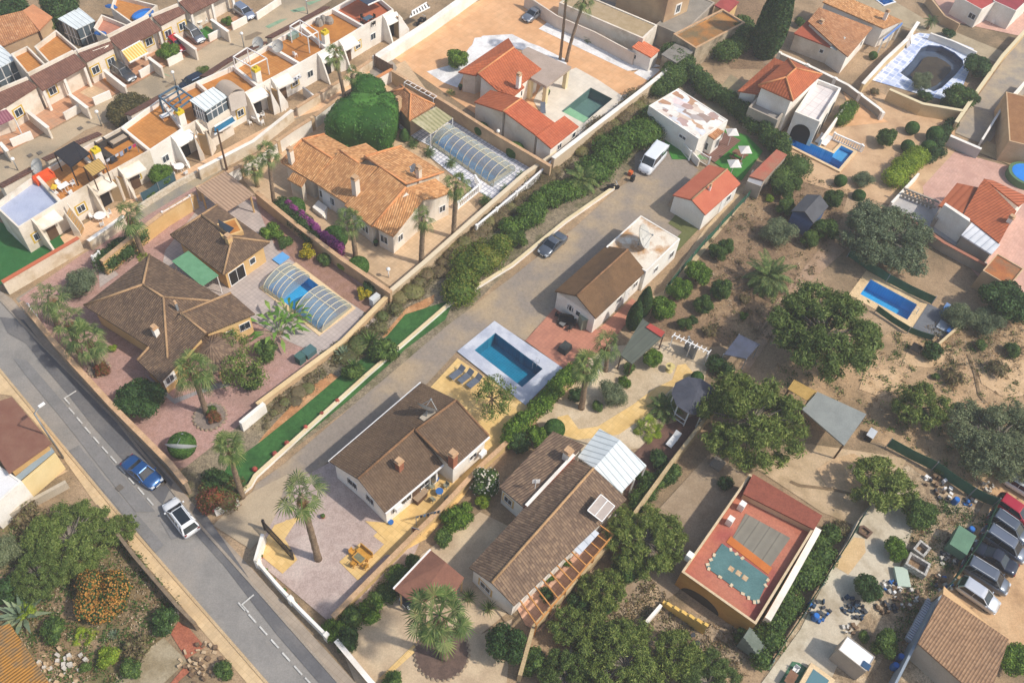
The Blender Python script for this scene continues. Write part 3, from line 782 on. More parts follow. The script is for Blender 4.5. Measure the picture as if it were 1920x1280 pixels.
def palm(base,top,label,kind='fan',r=1.9,tr=.2,h=None,group=None,z0=0.0,skirt=True):
 """base: foot of the trunk in the photo; top: where the trunk meets the crown"""
 b=G(base[0],base[1],z0);best=min((abs(0.0)+(Vector((G(top[0],top[1],hh).x,G(top[0],top[1],hh).y,0))-Vector((b.x,b.y,0))).length,hh) for hh in [x*.1 for x in range(3,140)])
 hh=best[1] if h is None else h;tp=G(top[0],top[1],hh)
 dv=Vector((tp.x-b.x,tp.y-b.y,0))
 if dv.length > .12*hh+.3:dv=dv.normalized()*(.12*hh+.3)
 t=thing('palm_tree',label,'palm tree',b,group);top_=b+dv+Vector((0,0,hh-z0));rnd=random.Random(int(base[0]*7+base[1]))
 mb=MB();n=14;path,rad=[],[]
 for i in range(n+1):
  f=i/n;path.append(b+dv*(f**1.4)+Vector((0,0,(hh-z0)*f)));rad.append(tr*(1.25 if i == 0 else 1.05-.25*f)*(1+.12*(i % 2)))
 mb.tube(path,rad,9);mb.build('trunk',BARKP,t,True)
 key=(kind,rnd.randrange(len(FAN) if kind == 'fan' else len(FEA)),kind == 'dark')
 src=FAN[key[1]] if kind == 'fan' else FEA[key[1]];s=r/(1.9 if kind == 'fan' else 2.5);mt=L_PALM if kind == 'fan' else L_PALM2
 if key not in PALM_ME:
  o=quadmesh('crown',src,mt,t);PALM_ME[key]=o
 else:o=PALM_ME[key].copy();COL.objects.link(o);o.parent=t
 o.location=top_-b;o.scale=(s,s,s);o.rotation_euler=(rnd.uniform(-.14,.14),rnd.uniform(-.14,.14),rnd.uniform(0,6.28))
 if skirt and hh > 2:
  k2=('skirt',kind)
  if k2 not in PALM_ME:
   V=[];r2=random.Random(9)
   for i in range(16):frond_fan(V,Vector((0,0,0)),i*2.4,R(-62-r2.uniform(0,18)),.5,.55,7,r2,.6)
   PALM_ME[k2]=q=quadmesh('dead_fronds',V,L_DEAD,t)
  else:q=PALM_ME[k2].copy();COL.objects.link(q);q.parent=t
  q.location=top_-b+Vector((0,0,-.1));q.scale=(s,s,s);q.rotation_euler=(0,0,rnd.uniform(0,6))
 return t
def low_frond(px,r,label,kind='cycad',trunk=.3,cat='palm shrub',name=None,z=0.0):
 """cycads, yuccas, agaves: a rosette on a short stem"""
 b=G(px[0],px[1],z);t=thing(name or cat.replace(' ','_'),label,cat,b);rnd=random.Random(int(px[0]*3+px[1]))
 if trunk > .05:MB().tube([b,b+Vector((0,0,trunk))],[.16*r+.05,.13*r+.04],7).build('stem',BARKP,t,True)
 V=[];o=Vector((0,0,trunk))
 if kind == 'cycad':V=[[p*(r/2.3) for p in q] for q in feather_crown(rnd.randrange(99),26,2.3,-12,14,.4)];mt=L_PALM2
 elif kind == 'feather':V=[[p*(r/2.5) for p in q] for q in feather_crown(rnd.randrange(99),40,2.6,-25,22,.42)];mt=L_PALM
 elif kind == 'fan':V=[[p*(r/1.9) for p in q] for q in fan_crown_mesh(rnd.randrange(99),22,lowest=-20)];mt=L_LIM
 elif kind in ('agave','yucca'):
  n=26 if kind == 'agave' else 46;mt=L_AGV if kind == 'agave' else L_MID;wd=.085 if kind == 'agave' else .035
  for i in range(n):
   az=i*2.4;el=R(80-70*(i/n)+rnd.uniform(-6,6));l=r*rnd.uniform(.85,1.1);d=Vector((math.cos(az)*math.cos(el),math.sin(az)*math.cos(el),math.sin(el)));s=Vector((-math.sin(az),math.cos(az),0))*(wd*r)
   m_=d*l*.45;tip=d*l+Vector((0,0,-.12*l));up=s.cross(d).normalized()*(-.03)
   V.append([m_-s,m_+up,m_+s,d*l*.02]);V.append([m_-s,tip,m_+s,m_+up])
 elif kind == 'banana':
  mt=leafmat('leaf_banana','4f7830','6f9a40','8fae56')
  for i in range(22):
   az=i*2.4;el=R(rnd.uniform(35,78));c=Vector((math.cos(az),math.sin(az),0))*rnd.uniform(0,.5)*r;d=Vector((math.cos(az)*math.cos(el),math.sin(az)*math.cos(el),math.sin(el)));s=Vector((-math.sin(az),math.cos(az),0));h0=rnd.uniform(.5,1.3)*r*.6
   p0=c;p1=c+d*h0;l=r*rnd.uniform(.7,.95);e2=el-R(30);d2=Vector((math.cos(az)*math.cos(e2),math.sin(az)*math.cos(e2),math.sin(e2)));p2=p1+d2*l*.5;e3=el-R(75);p3=p2+Vector((math.cos(az)*math.cos(e3),math.sin(az)*math.cos(e3),math.sin(e3)))*l*.5
   w_=.17*r*.6;V += [[p0+s*.03,p0-s*.03,p1-s*.03,p1+s*.03],[p1,p2-s*w_,p3,p2+s*w_]]
 V=[[p+o for p in q] for q in V];quadmesh('leaves',V,mt,t);return t
def hedge(label,px,wdt,h,mat=None,name='hedge',cat='hedge',leaf=.12,dens=110,rough=.25,flower=None,core_m=None,z=0.0,fit_top=False,px_h=0.0,group=None):
 """a long planting along a line: lumpy core with leaves all over"""
 mat=mat or L_DRK;pts=[Vector((p.x,p.y,z)) for p in GP(px,px_h)];root=thing(name,label,cat,pts[0],group);lob=[];rd=random.Random(int(px[0][0]))
 for i in range(len(pts)-1):
  a,b=pts[i],pts[i+1];L=(b-a).length;k=max(1,int(L/(wdt*.42)));d=(b-a).normalized();n=Vector((-d.y,d.x,0))
  for j in range(k+1):
   c=a+d*(L*j/k)+n*rd.uniform(-rough,rough)*wdt*.6;rr=wdt*.5*rd.uniform(1-rough,1+rough*.7);hh=h*rd.uniform(1-rough,1.05)
   lob.append((np.array([c.x,c.y,z+hh*.5]),np.array([rr,rr,hh*.52])))
 C,N=[],[]
 for c,r_ in lob:
  n=int(dens*7.5*math.pi*(r_[0]*r_[2])*.9);p,d=shell(c,r_,n,.3,.5);C.append(p);N.append(d)
 C,N=np.vstack(C),np.vstack(N);C=C+N*(rng.random(len(C))*.12)[:,None]
 ok=C[:,2] > z+.02;C,N=C[ok],N[ok]
 f=leaf_mesh('foliage',C,leaf*.75*(.7+.6*rng.random(len(C))),mat,root,N,.6,off=root.location)
 mb=MB();rd2=random.Random(2)
 for c,r_ in lob:mb.ball(c.tolist(),r_[0]*.78,r_[1]*.78,r_[2]*.8,8,5,.1,rnd=rd2)
 mb.build('foliage_core',core_m or mat,f,True)
 if flower:
  fm,fd,fs=flower;idx=rng.permutation(np.where(N[:,2] > -.3)[0])[:int(fd*len(C))];leaf_mesh('flowers',C[idx]+N[idx]*.08,fs,fm,root,N[idx],.5,1.1,off=root.location)
 return root
# ------------------------------------------------------------ vehicles
TYRE=plain('tyre_rubber','1c1c1c',grain=.05);RIMM=paint('wheel_rim','9a9c9f',.35,.7,.1);GLC=paint('car_glass','1c252c',.06,0,.8)
HLM=paint('headlight_glass','d9dde0',.1,.2,.9);TLM=paint('taillight_glass','8c1b1b',.2,0,.8);TRIMB=paint('black_trim','202123',.5,0,.1)
def car(kind,paintmat,nose,tail,label,group=None,zz=.35,L=None,name='parked_car',cat='car',plate=True,pano=False):
 a,b=G(nose[0],nose[1],zz),G(tail[0],tail[1],zz);d=(a-b);az=math.atan2(d.y,d.x)
 S={'sedan':(4.5,1.78,1.42,1.15,.95,.55),'hatch':(4.1,1.74,1.45,.95,.0,.18),'suv':(4.45,1.78,1.64,1.05,.0,.15),'van':(5.4,2.0,2.35,.75,.0,.06),'mpv':(4.5,1.76,1.72,.85,.0,.15)}[kind]
 L0,W,H,hood,boot,rk=S;L0=L or L0;t=thing(name,label,cat,(0,0,0),group);hw=W/2;hl=L0/2
 belt=.92 if H < 1.6 else (1.02 if H < 2 else 1.25)
 # body: stations from tail to nose: x, half width, underside, shoulder, crown
 st=[(-hl,hw*.80,.34,belt*.72,belt*.78),(-hl+.1,hw*.93,.24,belt*.9,belt*.97),(-hl+.45,hw*.99,.2,belt*.97,belt*1.03),(-hl+1.1,hw,.2,belt*.98,belt*1.02),(0,hw,.2,belt*.97,belt*1.0),(hl-hood-.15,hw*.995,.2,belt*.96,belt*1.03),(hl-hood*.5,hw*.97,.2,belt*.86,belt*.95),(hl-.22,hw*.9,.22,belt*.7,belt*.8),(hl-.04,hw*.76,.28,belt*.55,belt*.6),(hl,hw*.6,.34,belt*.5,belt*.52)]
 mb=MB();rings=[]
 for x,wd,z0,zs,zc in st:
  half=[(wd*.86,z0),(wd,z0+.12),(wd*1.0,zs*.62),(wd*.96,zs*.92),(wd*.86,zs+(zc-zs)*.45),(wd*.5,zc),(0,zc*1.01)]
  rings.append([Vector((x,y,z)) for y,z in half]+[Vector((x,-y,z)) for y,z in half[-2::-1]])
 n=len(rings[0]);base=len(mb.v)
 for r_ in rings:mb.v += r_
 for i in range(len(rings)-1):
  for k in range(n-1):mb.f.append([base+i*n+k,base+i*n+k+1,base+(i+1)*n+k+1,base+(i+1)*n+k])
  mb.f.append([base+i*n+n-1,base+i*n,base+(i+1)*n,base+(i+1)*n+n-1])
 mb.f.append([base+k for k in range(n)]);mb.f.append([base+(len(rings)-1)*n+k for k in range(n)][::-1]);mb.uv=[]
 body=mb.build('body',paintmat,t,True)
 # cabin: glass loft with a roof panel
 xr0,xr1=-hl+boot+.06,-hl+boot+rk+.28;xf1,xf0=hl-hood-(.75 if kind != 'van' else .5),hl-hood+.02
 wb,wt=hw*.93,hw*(.74 if H < 2 else .86);zb,zt=belt*.97,H
 def ring(z,xa,xb,w_,c=.16):
  return [Vector((xa,-w_+c,z)),Vector((xa+c*.5,-w_,z)),Vector((xb-c*.5,-w_,z)),Vector((xb,-w_+c*1.6,z)),Vector((xb,w_-c*1.6,z)),Vector((xb-c*.5,w_,z)),Vector((xa+c*.5,w_,z)),Vector((xa,w_-c,z))]
 def loft(mb,r0,r1,cap=False):
  for k in range(len(r0)):
   j=(k+1) % len(r0);mb.poly([r0[k],r0[j],r1[j],r1[k]])
  if cap:mb.poly(r1)
 g=MB();loft(g,ring(zb,xr0,xf0,wb),ring(zt-.07,xr1,xf1,wt+.01),True);g.build('windows',GLC,t,False)
 rf=MB();q0,q1,q2=ring(zt-.075,xr1-.05,xf1+.05,wt+.035),ring(zt-.02,xr1+.0,xf1-.02,wt-.02),ring(zt,xr1+.25,xf1-.28,wt-.2);loft(rf,q0,q1);loft(rf,q1,q2,True)
 # pillars
 for s in (-1,1):
  rf.beam(Vector((xf0-.04,s*(wb-.06),zb)),Vector((xf1-.0,s*(wt-.02),zt-.06)),.07,.06);rf.beam(Vector((xr0+.05,s*(wb-.05),zb)),Vector((xr1+.02,s*(wt-.02),zt-.06)),.14,.06)
  xm=(xf0+xr0)/2-.1;rf.beam(Vector((xm,s*(wb+.004),zb)),Vector((xm,s*(wt+.015),zt-.06)),.09,.04)
  if H > 1.55:rf.beam(Vector((xr0+.75,s*(wb+.004),zb)),Vector((xr1+.65,s*(wt+.015),zt-.06)),.12,.04)
  if kind == 'van':rf.obox(Vector((xr0+1.0,s*(wb-.01),(zb+zt)/2+.28)),Vector((.9,0,0)),Vector((0,.05,0)),Vector((0,0,.18)))
 rf.build('roof',paintmat,t,False)
 if kind in ('suv','mpv'):
  rr=MB()
  for s in (-1,1):rr.beam(Vector((xr1+.2,s*(wt-.06),zt+.03)),Vector((xf1-.2,s*(wt-.06),zt+.03)),.05,.05)
  rr.build('roof_rails',ALU,t)
 if pano:MB().solid([Vector((x,y,zt+.012)) for x,y in ((xr1+.35,-wt+.18),(xf1-.1,-wt+.18),(xf1-.1,wt-.18),(xr1+.35,wt-.18))],.02).build('sunroof',GLC,t)
 wr=.32 if H < 1.6 else .35
 for x in (hl-.82,-hl+.78):
  for s in (-1,1):
   wm=MB();c=Vector((x,s*(hw-.19),wr));wm.tube([c-Vector((0,.11,0)),c+Vector((0,.11,0))],wr,14);w_=wm.build('wheel',TYRE,t)
   rm=MB();rm.tube([c+Vector((0,s*.1,0)),c+Vector((0,s*.13,0))],wr*.62,10);rm.build('rim',RIMM,w_)
 for s in (-1,1):
  MB().obox(Vector((hl-.2,s*hw*.66,belt*.66)),Vector((.14,-s*.05,0)),Vector((.02,.16,0)),Vector((-.04,0,.07))).build('headlight',HLM,t)
  MB().obox(Vector((-hl+.07,s*hw*.74,belt*.8)),Vector((.06,0,0)),Vector((0,.12,0)),Vector((0,0,.09))).build('taillight',TLM,t)
  MB().obox(Vector((xf0-.22,s*(hw+.07),belt+.05)),Vector((.06,0,0)),Vector((0,.08,0)),Vector((0,0,.06))).build('mirror',paintmat,t)
 MB().obox(Vector((hl-.02,0,.42)),Vector((.03,0,0)),Vector((0,hw*.5,0)),Vector((0,0,.07))).build('grille',TRIMB,t)
 if plate:
  for s in (-1,1):MB().obox(Vector((s*(hl+.015),0,.42 if s > 0 else .62)),Vector((.012,0,0)),Vector((0,.26,0)),Vector((0,0,.055))).build('number_plate',WPAINT,t)
 t.rotation_euler=(0,0,az);c=(a+b)/2;t.location=(c.x,c.y,0.06);t.scale=(.83,.83,.83);return t
def satdish(px,h,r,az,el,label,on=0.0,mast=.9,mat=None,name='satellite_dish'):
 """px: centre of the bowl at height h"""
 c=G(px[0],px[1],h);t=thing(name,label,'satellite dish',(c.x,c.y,on));d=Vector((math.cos(az)*math.cos(el),math.sin(az)*math.cos(el),math.sin(el)));x=Vector((-math.sin(az),math.cos(az),0));y=d.cross(x)
 mb=MB();K,n=5,20;b=0
 for i in range(K+1):
  q=r*i/K
  for k in range(n):
   a=2*math.pi*k/n;mb.v.append(c+x*(q*math.cos(a))+y*(q*math.sin(a))+d*(.28*q*q/r))
 for i in range(K):
  for k in range(n):mb.f.append([i*n+k,i*n+(k+1) % n,(i+1)*n+(k+1) % n,(i+1)*n+k]);mb.uv += [(0,0)]*4
 off=len(mb.v);mb.v += [v-d*.03 for v in mb.v[:off]];mb.f += [[j+off for j in f[::-1]] for f in mb.f[:]];mb.uv += [(0,0)]*(4*(len(mb.f)//2))
 mb.build('bowl',mat or plain('dish_grey','b9b6ae','c7c4bc',2,.5,.05),t,True,fix=False)
 fm=MB();tip=c+d*(r*.95)
 for a in (math.pi*.5,math.pi*1.17,math.pi*1.83):fm.beam(c+x*(r*.92*math.cos(a))+y*(r*.92*math.sin(a))+d*.2*r,tip,.035,.035)
 fm.ball(tip,.07+r*.03);fm.build('feed_arm',GREYM,t)
 MB().tube([Vector((c.x,c.y,on))-Vector((d.x,d.y,0))*.15,c-d*.1],.06,7).build('mast',GREYM,t);return t
# ============================================================ POOLS (their basins cut the ground sheets)
PT_BLUE=paving('pool_tiles_blue','2f86b8','3a93c2','5aa6cc',.25,.05,rough=.4)
PT_TEAL=paving('pool_tiles_teal','1f7fa0','2688a8','3f9ab4',.25,.05,rough=.4)
PT_DEEP=paving('pool_tiles_royal','46b2e4','4fb9e8','76c8ee',.25,.05,rough=.4)
PT_DARK=plain('pool_dark_liner','66807f','6f8a86',.8,grain=.05)
PT_MURK=plain('pool_dry_liner','5f7396','6d88b8',.7,grain=.1)
PT_SHAL=plain('pool_shelf','9cc4a0','acd0ae',.8,grain=.04)
COPW=plain('coping_white','d9dbe0','e6e6e8',1,grain=.04)
COPT=plain('coping_tan','d8bb92','e4c89e',1,grain=.08)
def PX(s):return P(s)
pool('swimming_pool','teal rectangular pool with wide pale deck beside the long driveway',PX('890,656 928,627 1018,691 978,729'),'a',COPW,cw=.5,tilec=PT_TEAL,tint=(.62,.92,.97))
poolA=pool('swimming_pool','blue pool partly uncovered between two sliding clear vaults, beside the brown roofed villa',Q(1,1,'75 885 290 735 700 1030 480 1195'),'b',COPT,cw=.5,tilec=PT_DEEP,tint=(.7,.92,.97))
poolB=pool('swimming_pool','blue pool wholly under one long clear vault, behind the orange roofed villa',P('814,268 850,249 950,320 918,343'),'b',COPT,cw=.4,tilec=PT_DEEP)
pool('swimming_pool','dark green water pool with a pale shallow shelf on the cream terrace',Z(840,60,'1430 565 1650 675 1350 915 1130 795'),'c',plain('terrace_edge','d8cfbf','e0d7c8'),cw=.15,ch=.03,tilec=PT_DARK,depth=1.3,tint=(.85,.93,.9))
pool('swimming_pool','bright royal blue pool with a square shallow bay, beside the white arched villa',P('1466,267 1488,258 1562,291 1576,276 1599,287 1571,320'),'d',COPT,cw=.35,ch=.25,tilec=PT_DEEP,depth=1.2,fit=False)
pool('swimming_pool','big oval pool, almost dry and murky, in a white and blue tiled yard',Q(3,0,'990 550 1080 460 1150 360 1200 342 1300 350 1400 400 1460 455 1465 490 1400 570 1300 665 1240 690 1150 650 1060 600'),'e',plain('mosaic_edge','d6c6ba','5a6a8c',3.0,grain=.1),cw=.3,ch=.06,tilec=PT_MURK,depth=.9,fit=False,tint=(.75,.7,.62))
pool('swimming_pool','deep blue pool with tan paving, half under the large pine on the right',Q(3,1,'770 820 1120 1005 1040 1120 690 925'),'f',plain('tan_slabs','d9b98d','e2c69b'),cw=.9,ch=.05,tilec=PT_DEEP,tint=(.7,.9,.95))
pool('swimming_pool','small blue pool at the top edge, above the tiled house',P('1643,-4 1662,-10 1672,6 1652,12'),'g',COPW,cw=.2,tilec=PT_DEEP)
def filler(px,h,mat,name,par,z=-.35):
 o=rect(px,0) if len(px) == 4 else GP(px)
 MB().solid([p+Vector((0,0,z)) for p in o],h).build(name,mat,par)
c_=sum(POOLS[5],Vector((0,0,0)))/len(POOLS[5]);MB().poly([c_+(p-c_)*.66-Vector((0,0,.6)) for p in POOLS[5]]).build('silt',plain('pool_silt','6b6353','5a5448',1.0,grain=.1),bpy.data.objects['swimming_pool.005'])
# shelves and steps inside pools
filler(Z(840,60,'1235 726 1132 795 1350 912 1415 858'),.9,PT_SHAL,'shelf',bpy.data.objects['swimming_pool.003'],-.32)
filler(P('1562,290 1576,277 1598,287 1583,303'),.8,plain('pool_bay','5fa0cf','6aabd6',grain=.03),'shelf',bpy.data.objects['swimming_pool.004'],-.3)
filler(P('1468,267 1487,259 1494,262 1478,272'),.8,plain('pool_bay','5fa0cf'),'steps',bpy.data.objects['swimming_pool.004'],-.3)
# ============================================================ GROUND
EARTH=plain('earth','b89c7c','9a8164',.2,.95,.16,.05,c3='7f6e55',s3=.11,band=(.35,.65),det=.3)
SAND=plain('sandy_earth','c3a27d','a98d6b',.35,.95,.14,c3='8f785b',s3=.2,det=.3)
DUSTY=plain('dusty_yard','cbb190','b59c79',.4,.95,.1,c3='9d8768',s3=.2,det=.15)
LOAM=plain('loam','94795e','7d664e',.5,.95,.2,c3='a68a6a',s3=.25,det=.35)
SCRUB=plain('dry_scrub','857863','9a8b72',1.2,.95,.25,c3='6f6a4c',s3=.5,det=.35)
ASPH=plain('asphalt','938e88','87837e',.5,.9,.07,c3='9e958b',s3=.12,det=.07)
ASPHD=plain('asphalt_dark_and_shadow','6a696a','605f61',.6,.9,.07,c3='767371',s3=.3,det=.1)  # newer dark asphalt, with the street wall's shadow painted into the tone
ASPHM=plain('asphalt_mid','858280','7b7977',.6,.9,.07,det=.08)
LANE=plain('lane_asphalt','85817a','97907f',.5,.95,.1,c3='a99a80',s3=.3)
STREETW=plain('worn_street','b39f84','c2ad8f',.3,.95,.08,c3='988a75',s3=.15)
PAVT=paving('pavement_tan','d3b68c','d9bd94','c2a67e',.4,.03,stain='b39a78')
PAVG=paving('pavement_grey','a59686','ab9c8b','958776',.4,.03,stain='8c8072')
DRIVE=plain('driveway_asphalt','8b8076','998c7d',.12,.95,.07,c3='b09a7c',s3=.12,band=(.3,.7),det=.14)
PINKG=plain('pink_gravel','b8948a','ad887c',1.5,.95,.14,c3='a5857a',s3=.3,det=.12)
LILG=plain('lilac_gravel','b9a59c','ad9990',2.0,.95,.12,c3='c4b2a8',s3=.3)
PATIOG=paving('patio_grey','b3a6a0','bbaea7','a1958e',.4,.05)
BRICKP=paving('patio_red','b87c66','c0846c','a97560',.35,.05,stain='a06c5a')
YELP=paving('patio_yellow','dcb877','e3c184','cba869',.5,.03,stain='c3a064')
LAWN=plain('artificial_turf','35602c','3d6a33',.8,.9,.1,c3='2d5528',s3=.3,det=.25)
LAWN2=plain('turf_bright','3d7c30','478737',1.0,.9,.08,c3='336b2b',s3=.2)
BEIGEP=paving('beige_tiles','c9ab88','d1b491','b89b79',.4,.04,stain='b09474')
TERRA=paving('terracotta_yard','d9a779','e0b083','d3a174',.9,.03,stain='c9976a')
CREAMP=paving('cream_terrace','d9cebd','dfd5c5','cfc4b2',.6,.02)
WGRAV=plain('white_gravel','e2dfdc','f0eeec',1.5,.9,.08,c3='cfccc9',s3=.4)
BLUEP=paving('blue_white_tiles','9fb2dc','dfe6f1','e6eaf2',.8,.1,stain='93a6d2')
MOSA=paving('white_mosaic','e6e3e2','d9d9de','a9aab6',.5,.12)
ROSE=paving('rose_paving','c99f8e','d2a999','bd9484',.3,.04,stain='ba9080')
LGRV=plain('light_gravel','c7b294','b9a486',1.5,.95,.1,c3='d3c0a4',s3=.3)
ORDECK=plain('orange_deck','c0813f','b27437',1.2,.8,.06,c3='a36a35',s3=.4)
ORDECK2=paving('orange_tiles','c4884a','bb7d41','a8713a',.35,.05)
RUBBLE=plain('rubble','b59c7c','8b775e',1.8,.95,.25,c3='c9b496',s3=.6)
def big():
 return sheet('ground',[Vector((-260,-60,0)),Vector((260,-60,0)),Vector((260,420,0)),Vector((-260,420,0))],0,EARTH)
big()
o=MB().poly([Vector((-4000,-3500,-7)),Vector((4000,-3500,-7)),Vector((4000,5000,-7)),Vector((-4000,5000,-7))]).build('far_ground',EARTH);o['kind']='structure'
# street with its pavements
road_l=P('-400,210 0,694 220,960 480,1257 700,1510');road_r=P('-360,50 -20,540 72,640 220,790 375,985 480,1103 640,1285 820,1500')
FMARK=plain('faded_marking','d5d2cb','b9b6b0',4,grain=.1)
patch('road',road_l+road_r[::-1],ASPH,1)
pav_lo=P('-440,240 -30,735 22,742 95,825 190,960 463,1280 640,1490')
patch('pavement',road_l+pav_lo[::-1],PAVT,2)
patch('pavement',P('-330,60 0,545 22,560 92,640 230,785 385,972 480,1074 667,1280 850,1500')+road_r[::-1],PAVG,2)
for nm,px,mt in (('road_patch_and_shade',Q(0,2,'0 -180 60 -60 200 20 330 190 520 410 700 640 1220 1225 1300 1060 900 620 700 400 430 130 300 0 180 -160'),ASPHD),('road_patch_and_shade',P('370,940 480,1103 640,1285 700,1350 655,1345 520,1190 420,1060 352,985'),ASPHD),  # right lane strips: dark asphalt and wall shadow in one colour
                   ('road_patch_and_shade',Q(0,2,'100 130 200 140 460 440 900 980 1170 1280 1020 1280 800 1010 480 600 230 300'),ASPHM),('road_patch_and_shade',P('130,845 148,835 200,900 300,1012 308,1022 292,1037 240,975'),ASPHM),('road_patch_and_shade',P('300,975 350,1005 322,1012'),ASPHM)):
 patch(nm,px,mt,3)
for k,(x,y) in enumerate(Q(0,2,'540 525 600 597 660 670 725 745 790 818 855 890 920 970 990 1050 1060 1125 1130 1205')+Q(1,3,'-25 800 57 890 143 988 228 1087 318 1187 400 1275 -105 710')):
 c=G(x,y);d=(G(x+20,y+22.5)-c).normalized();n=Vector((-d.y,d.x,0));a,b=c-d*.45,c+d*.45
 sheet('road_marking',[a-n*.06,b-n*.06,b+n*.06,a+n*.06],.13,FMARK)
for x,y in ((121,747),(453,1133)):
 c=G(x,y);d=(G(x+20,y+22.5)-c).normalized();n=Vector((-d.y,d.x,0))
 sheet('road_marking',[c-n*.06,c+d*.9-n*.06,c+d*.9+n*.06,c+n*.06],.13,FMARK);sheet('road_marking',[c+n*.061,c+n*1.1,c+n*1.1+d*.12,c+n*.061+d*.12],.13,FMARK)
def kerb(px,mat=None):
 pts=GP(px);mb=MB()
 for i in range(len(pts)-1):mb.beam(pts[i]+Vector((0,0,.06)),pts[i+1]+Vector((0,0,.06)),.2,.14)
 o=mb.build('kerb',mat or CONC);o['kind']='structure'
kerb(road_l,plain('kerb_tan','c9ae88','bda27c'));kerb(road_r,plain('kerb_grey','a39687','9a8d7e'))
# back lane between terraces and villas, and the worn street between the two terraces
patch('lane',Q(0,1,'120 960 500 720 860 500 1060 300 1300 130 1500 0')+Q(1,0,'200 900 620 660 860 500 960 570 860 650 480 800 240 930')+P('510,262 400,330 300,400 240,440 180,505 60,580 45,585'),LANE,1)
patch('street',P('-120,420 -120,300')+Q(0,0,'0 1170 230 1060 480 930 930 680 1260 500 1480 390 1720 240 1880 160')+P('560,-20 700,-90 760,-70')+P('640,-10 560,40 470,95 400,135 330,175 240,215 160,245 60,310 0,345'),STREETW,1)
for px in (Z(420,0,'410 270 560 200 640 190 560 235 450 290'),Z(420,0,'660 110 800 70 820 110 700 130'),Q(0,0,'1200 540 1290 580 1250 570'),Z(420,0,'820 30 960 0 990 0 850 60')):
 patch('painted_patch',px,plain('faded_green_paint','7f9f80','93a98b',1,.9,.1),2)
for px in (Z(240,80,'370 440 490 365 470 420 380 455'),Z(420,0,'210 370 330 320 390 335 270 400 210 410')):patch('darker_patch',px,plain('darker_street','8f7d66','85745f',1,.8,.1),2)  # patches of a darker brown on the street
# villa with brown roofs: gravel, patio
patch('gravel',P('36,560 150,480 250,420 375,345 480,370 560,420 735,545 640,640 520,735 380,870 325,880 215,770 107,650 60,590'),PINKG,1)
patch('patio',P('310,470 365,400 375,350 480,380 500,430 520,470 590,520 715,600 620,675 540,640 470,600 400,560 380,545 300,520'),PATIOG,2)
patch('patio',Q(0,1,'740 740 850 740 890 780 750 880'),PATIOG,2)
patch('path',Q(0,1,'720 1030 800 1090 1100 1280 1180 1330 1160 1370 760 1080')+[],plain('path_grey','8f8a8a','9a9595',.8,grain=.08),2)
patch('path',Q(0,2,'1080 240 1200 380 1310 470 1500 390 1740 330 1700 290 1400 400 1300 430 1200 330'),plain('path_grey','8f8a8a'),2)
patch('flower_bed',P('500,420 530,400 600,470 700,560 690,590 600,530 560,500'),plain('bed_pink','a37f70','96735f',1.2,grain=.15),3)
# villa with orange roofs
patch('patio',P('450,330 560,240 640,215 720,230 800,290 900,400 985,330 1040,300 735,540 480,365'),BEIGEP,1)
patch('patio',P('737,165 840,212 1030,318 960,365 860,300 780,262 735,232'),MOSA,3)
patch('patio',P('700,140 760,115 800,170 740,190'),BEIGEP,3)
patch('terrace',P('800,290 850,330 880,350 950,390 1000,345 940,300 860,240 820,240'),MOSA,3)
patch('parking_court',P('690,120 720,95 745,128 735,148 700,165'),plain('court_grey','93897d','a0968a',1,grain=.08),4)
# large terracotta yard with red roofed villa
patch('yard',P('725,100 800,40 905,0 980,-40 1120,-20 1060,15 1060,40 1185,135 1255,125 1250,140 1100,260 1035,300 900,220'),TERRA,1)
patch('white_bed',P('1010,55 1040,32 1160,95 1240,125 1177,134')+[],WGRAV,2)
patch('white_bed',P('1188,138 1205,127 1240,130 1228,141 1215,152'),WGRAV,2)
patch('white_bed',Q(1,0,'1280 540 1500 480 1560 560 1510 660 1400 620')+[],WGRAV,2)
patch('white_bed',P('850,135 880,90 905,68 960,65 1000,85 965,75 920,100 860,140'),WGRAV,2)
patch('white_bed',P('890,72 950,66 1012,88 1060,112 1065,130 1000,100 940,85 880,100'),WGRAV,2)
patch('terrace',P('1080,128 1120,150 1165,180 1185,175 1140,215 1075,268 1030,240 1000,190 1020,150'),CREAMP,3)
# strip of dry scrub between the villas and the turf strip
patch('dry_strip',P('1280,120 1330,140 1260,240 1190,310 1130,370 1000,460 860,600 690,740 470,900 370,960 330,890 445,800 520,735 735,545 870,440 1035,310 1150,215'),SCRUB,1)
patch('bank',Q(1,2,'-40 850 60 700 380 360 560 240 640 280 300 620 0 860 -140 960 -200 960'),plain('orange_bank','c08a5c','ab7a50',1.5,.95,.15,c3='cb9f74',s3=.6),2)
patch('bank',Q(1,1,'940 1260 1000 1180 1130 1030 1300 950 1340 930 1330 990 1180 1100 1020 1220'),plain('orange_bank','c08a5c'),2)
patch('lawn',Q(1,2,'-200 920 0 780 300 540 560 320 700 200 900 60')+P('760,590 830,568 852,562 835,600 760,655')+Q(1,2,'1050 130 700 440 0 1010 -160 1150')+P('425,915 418,890'),LAWN,3)
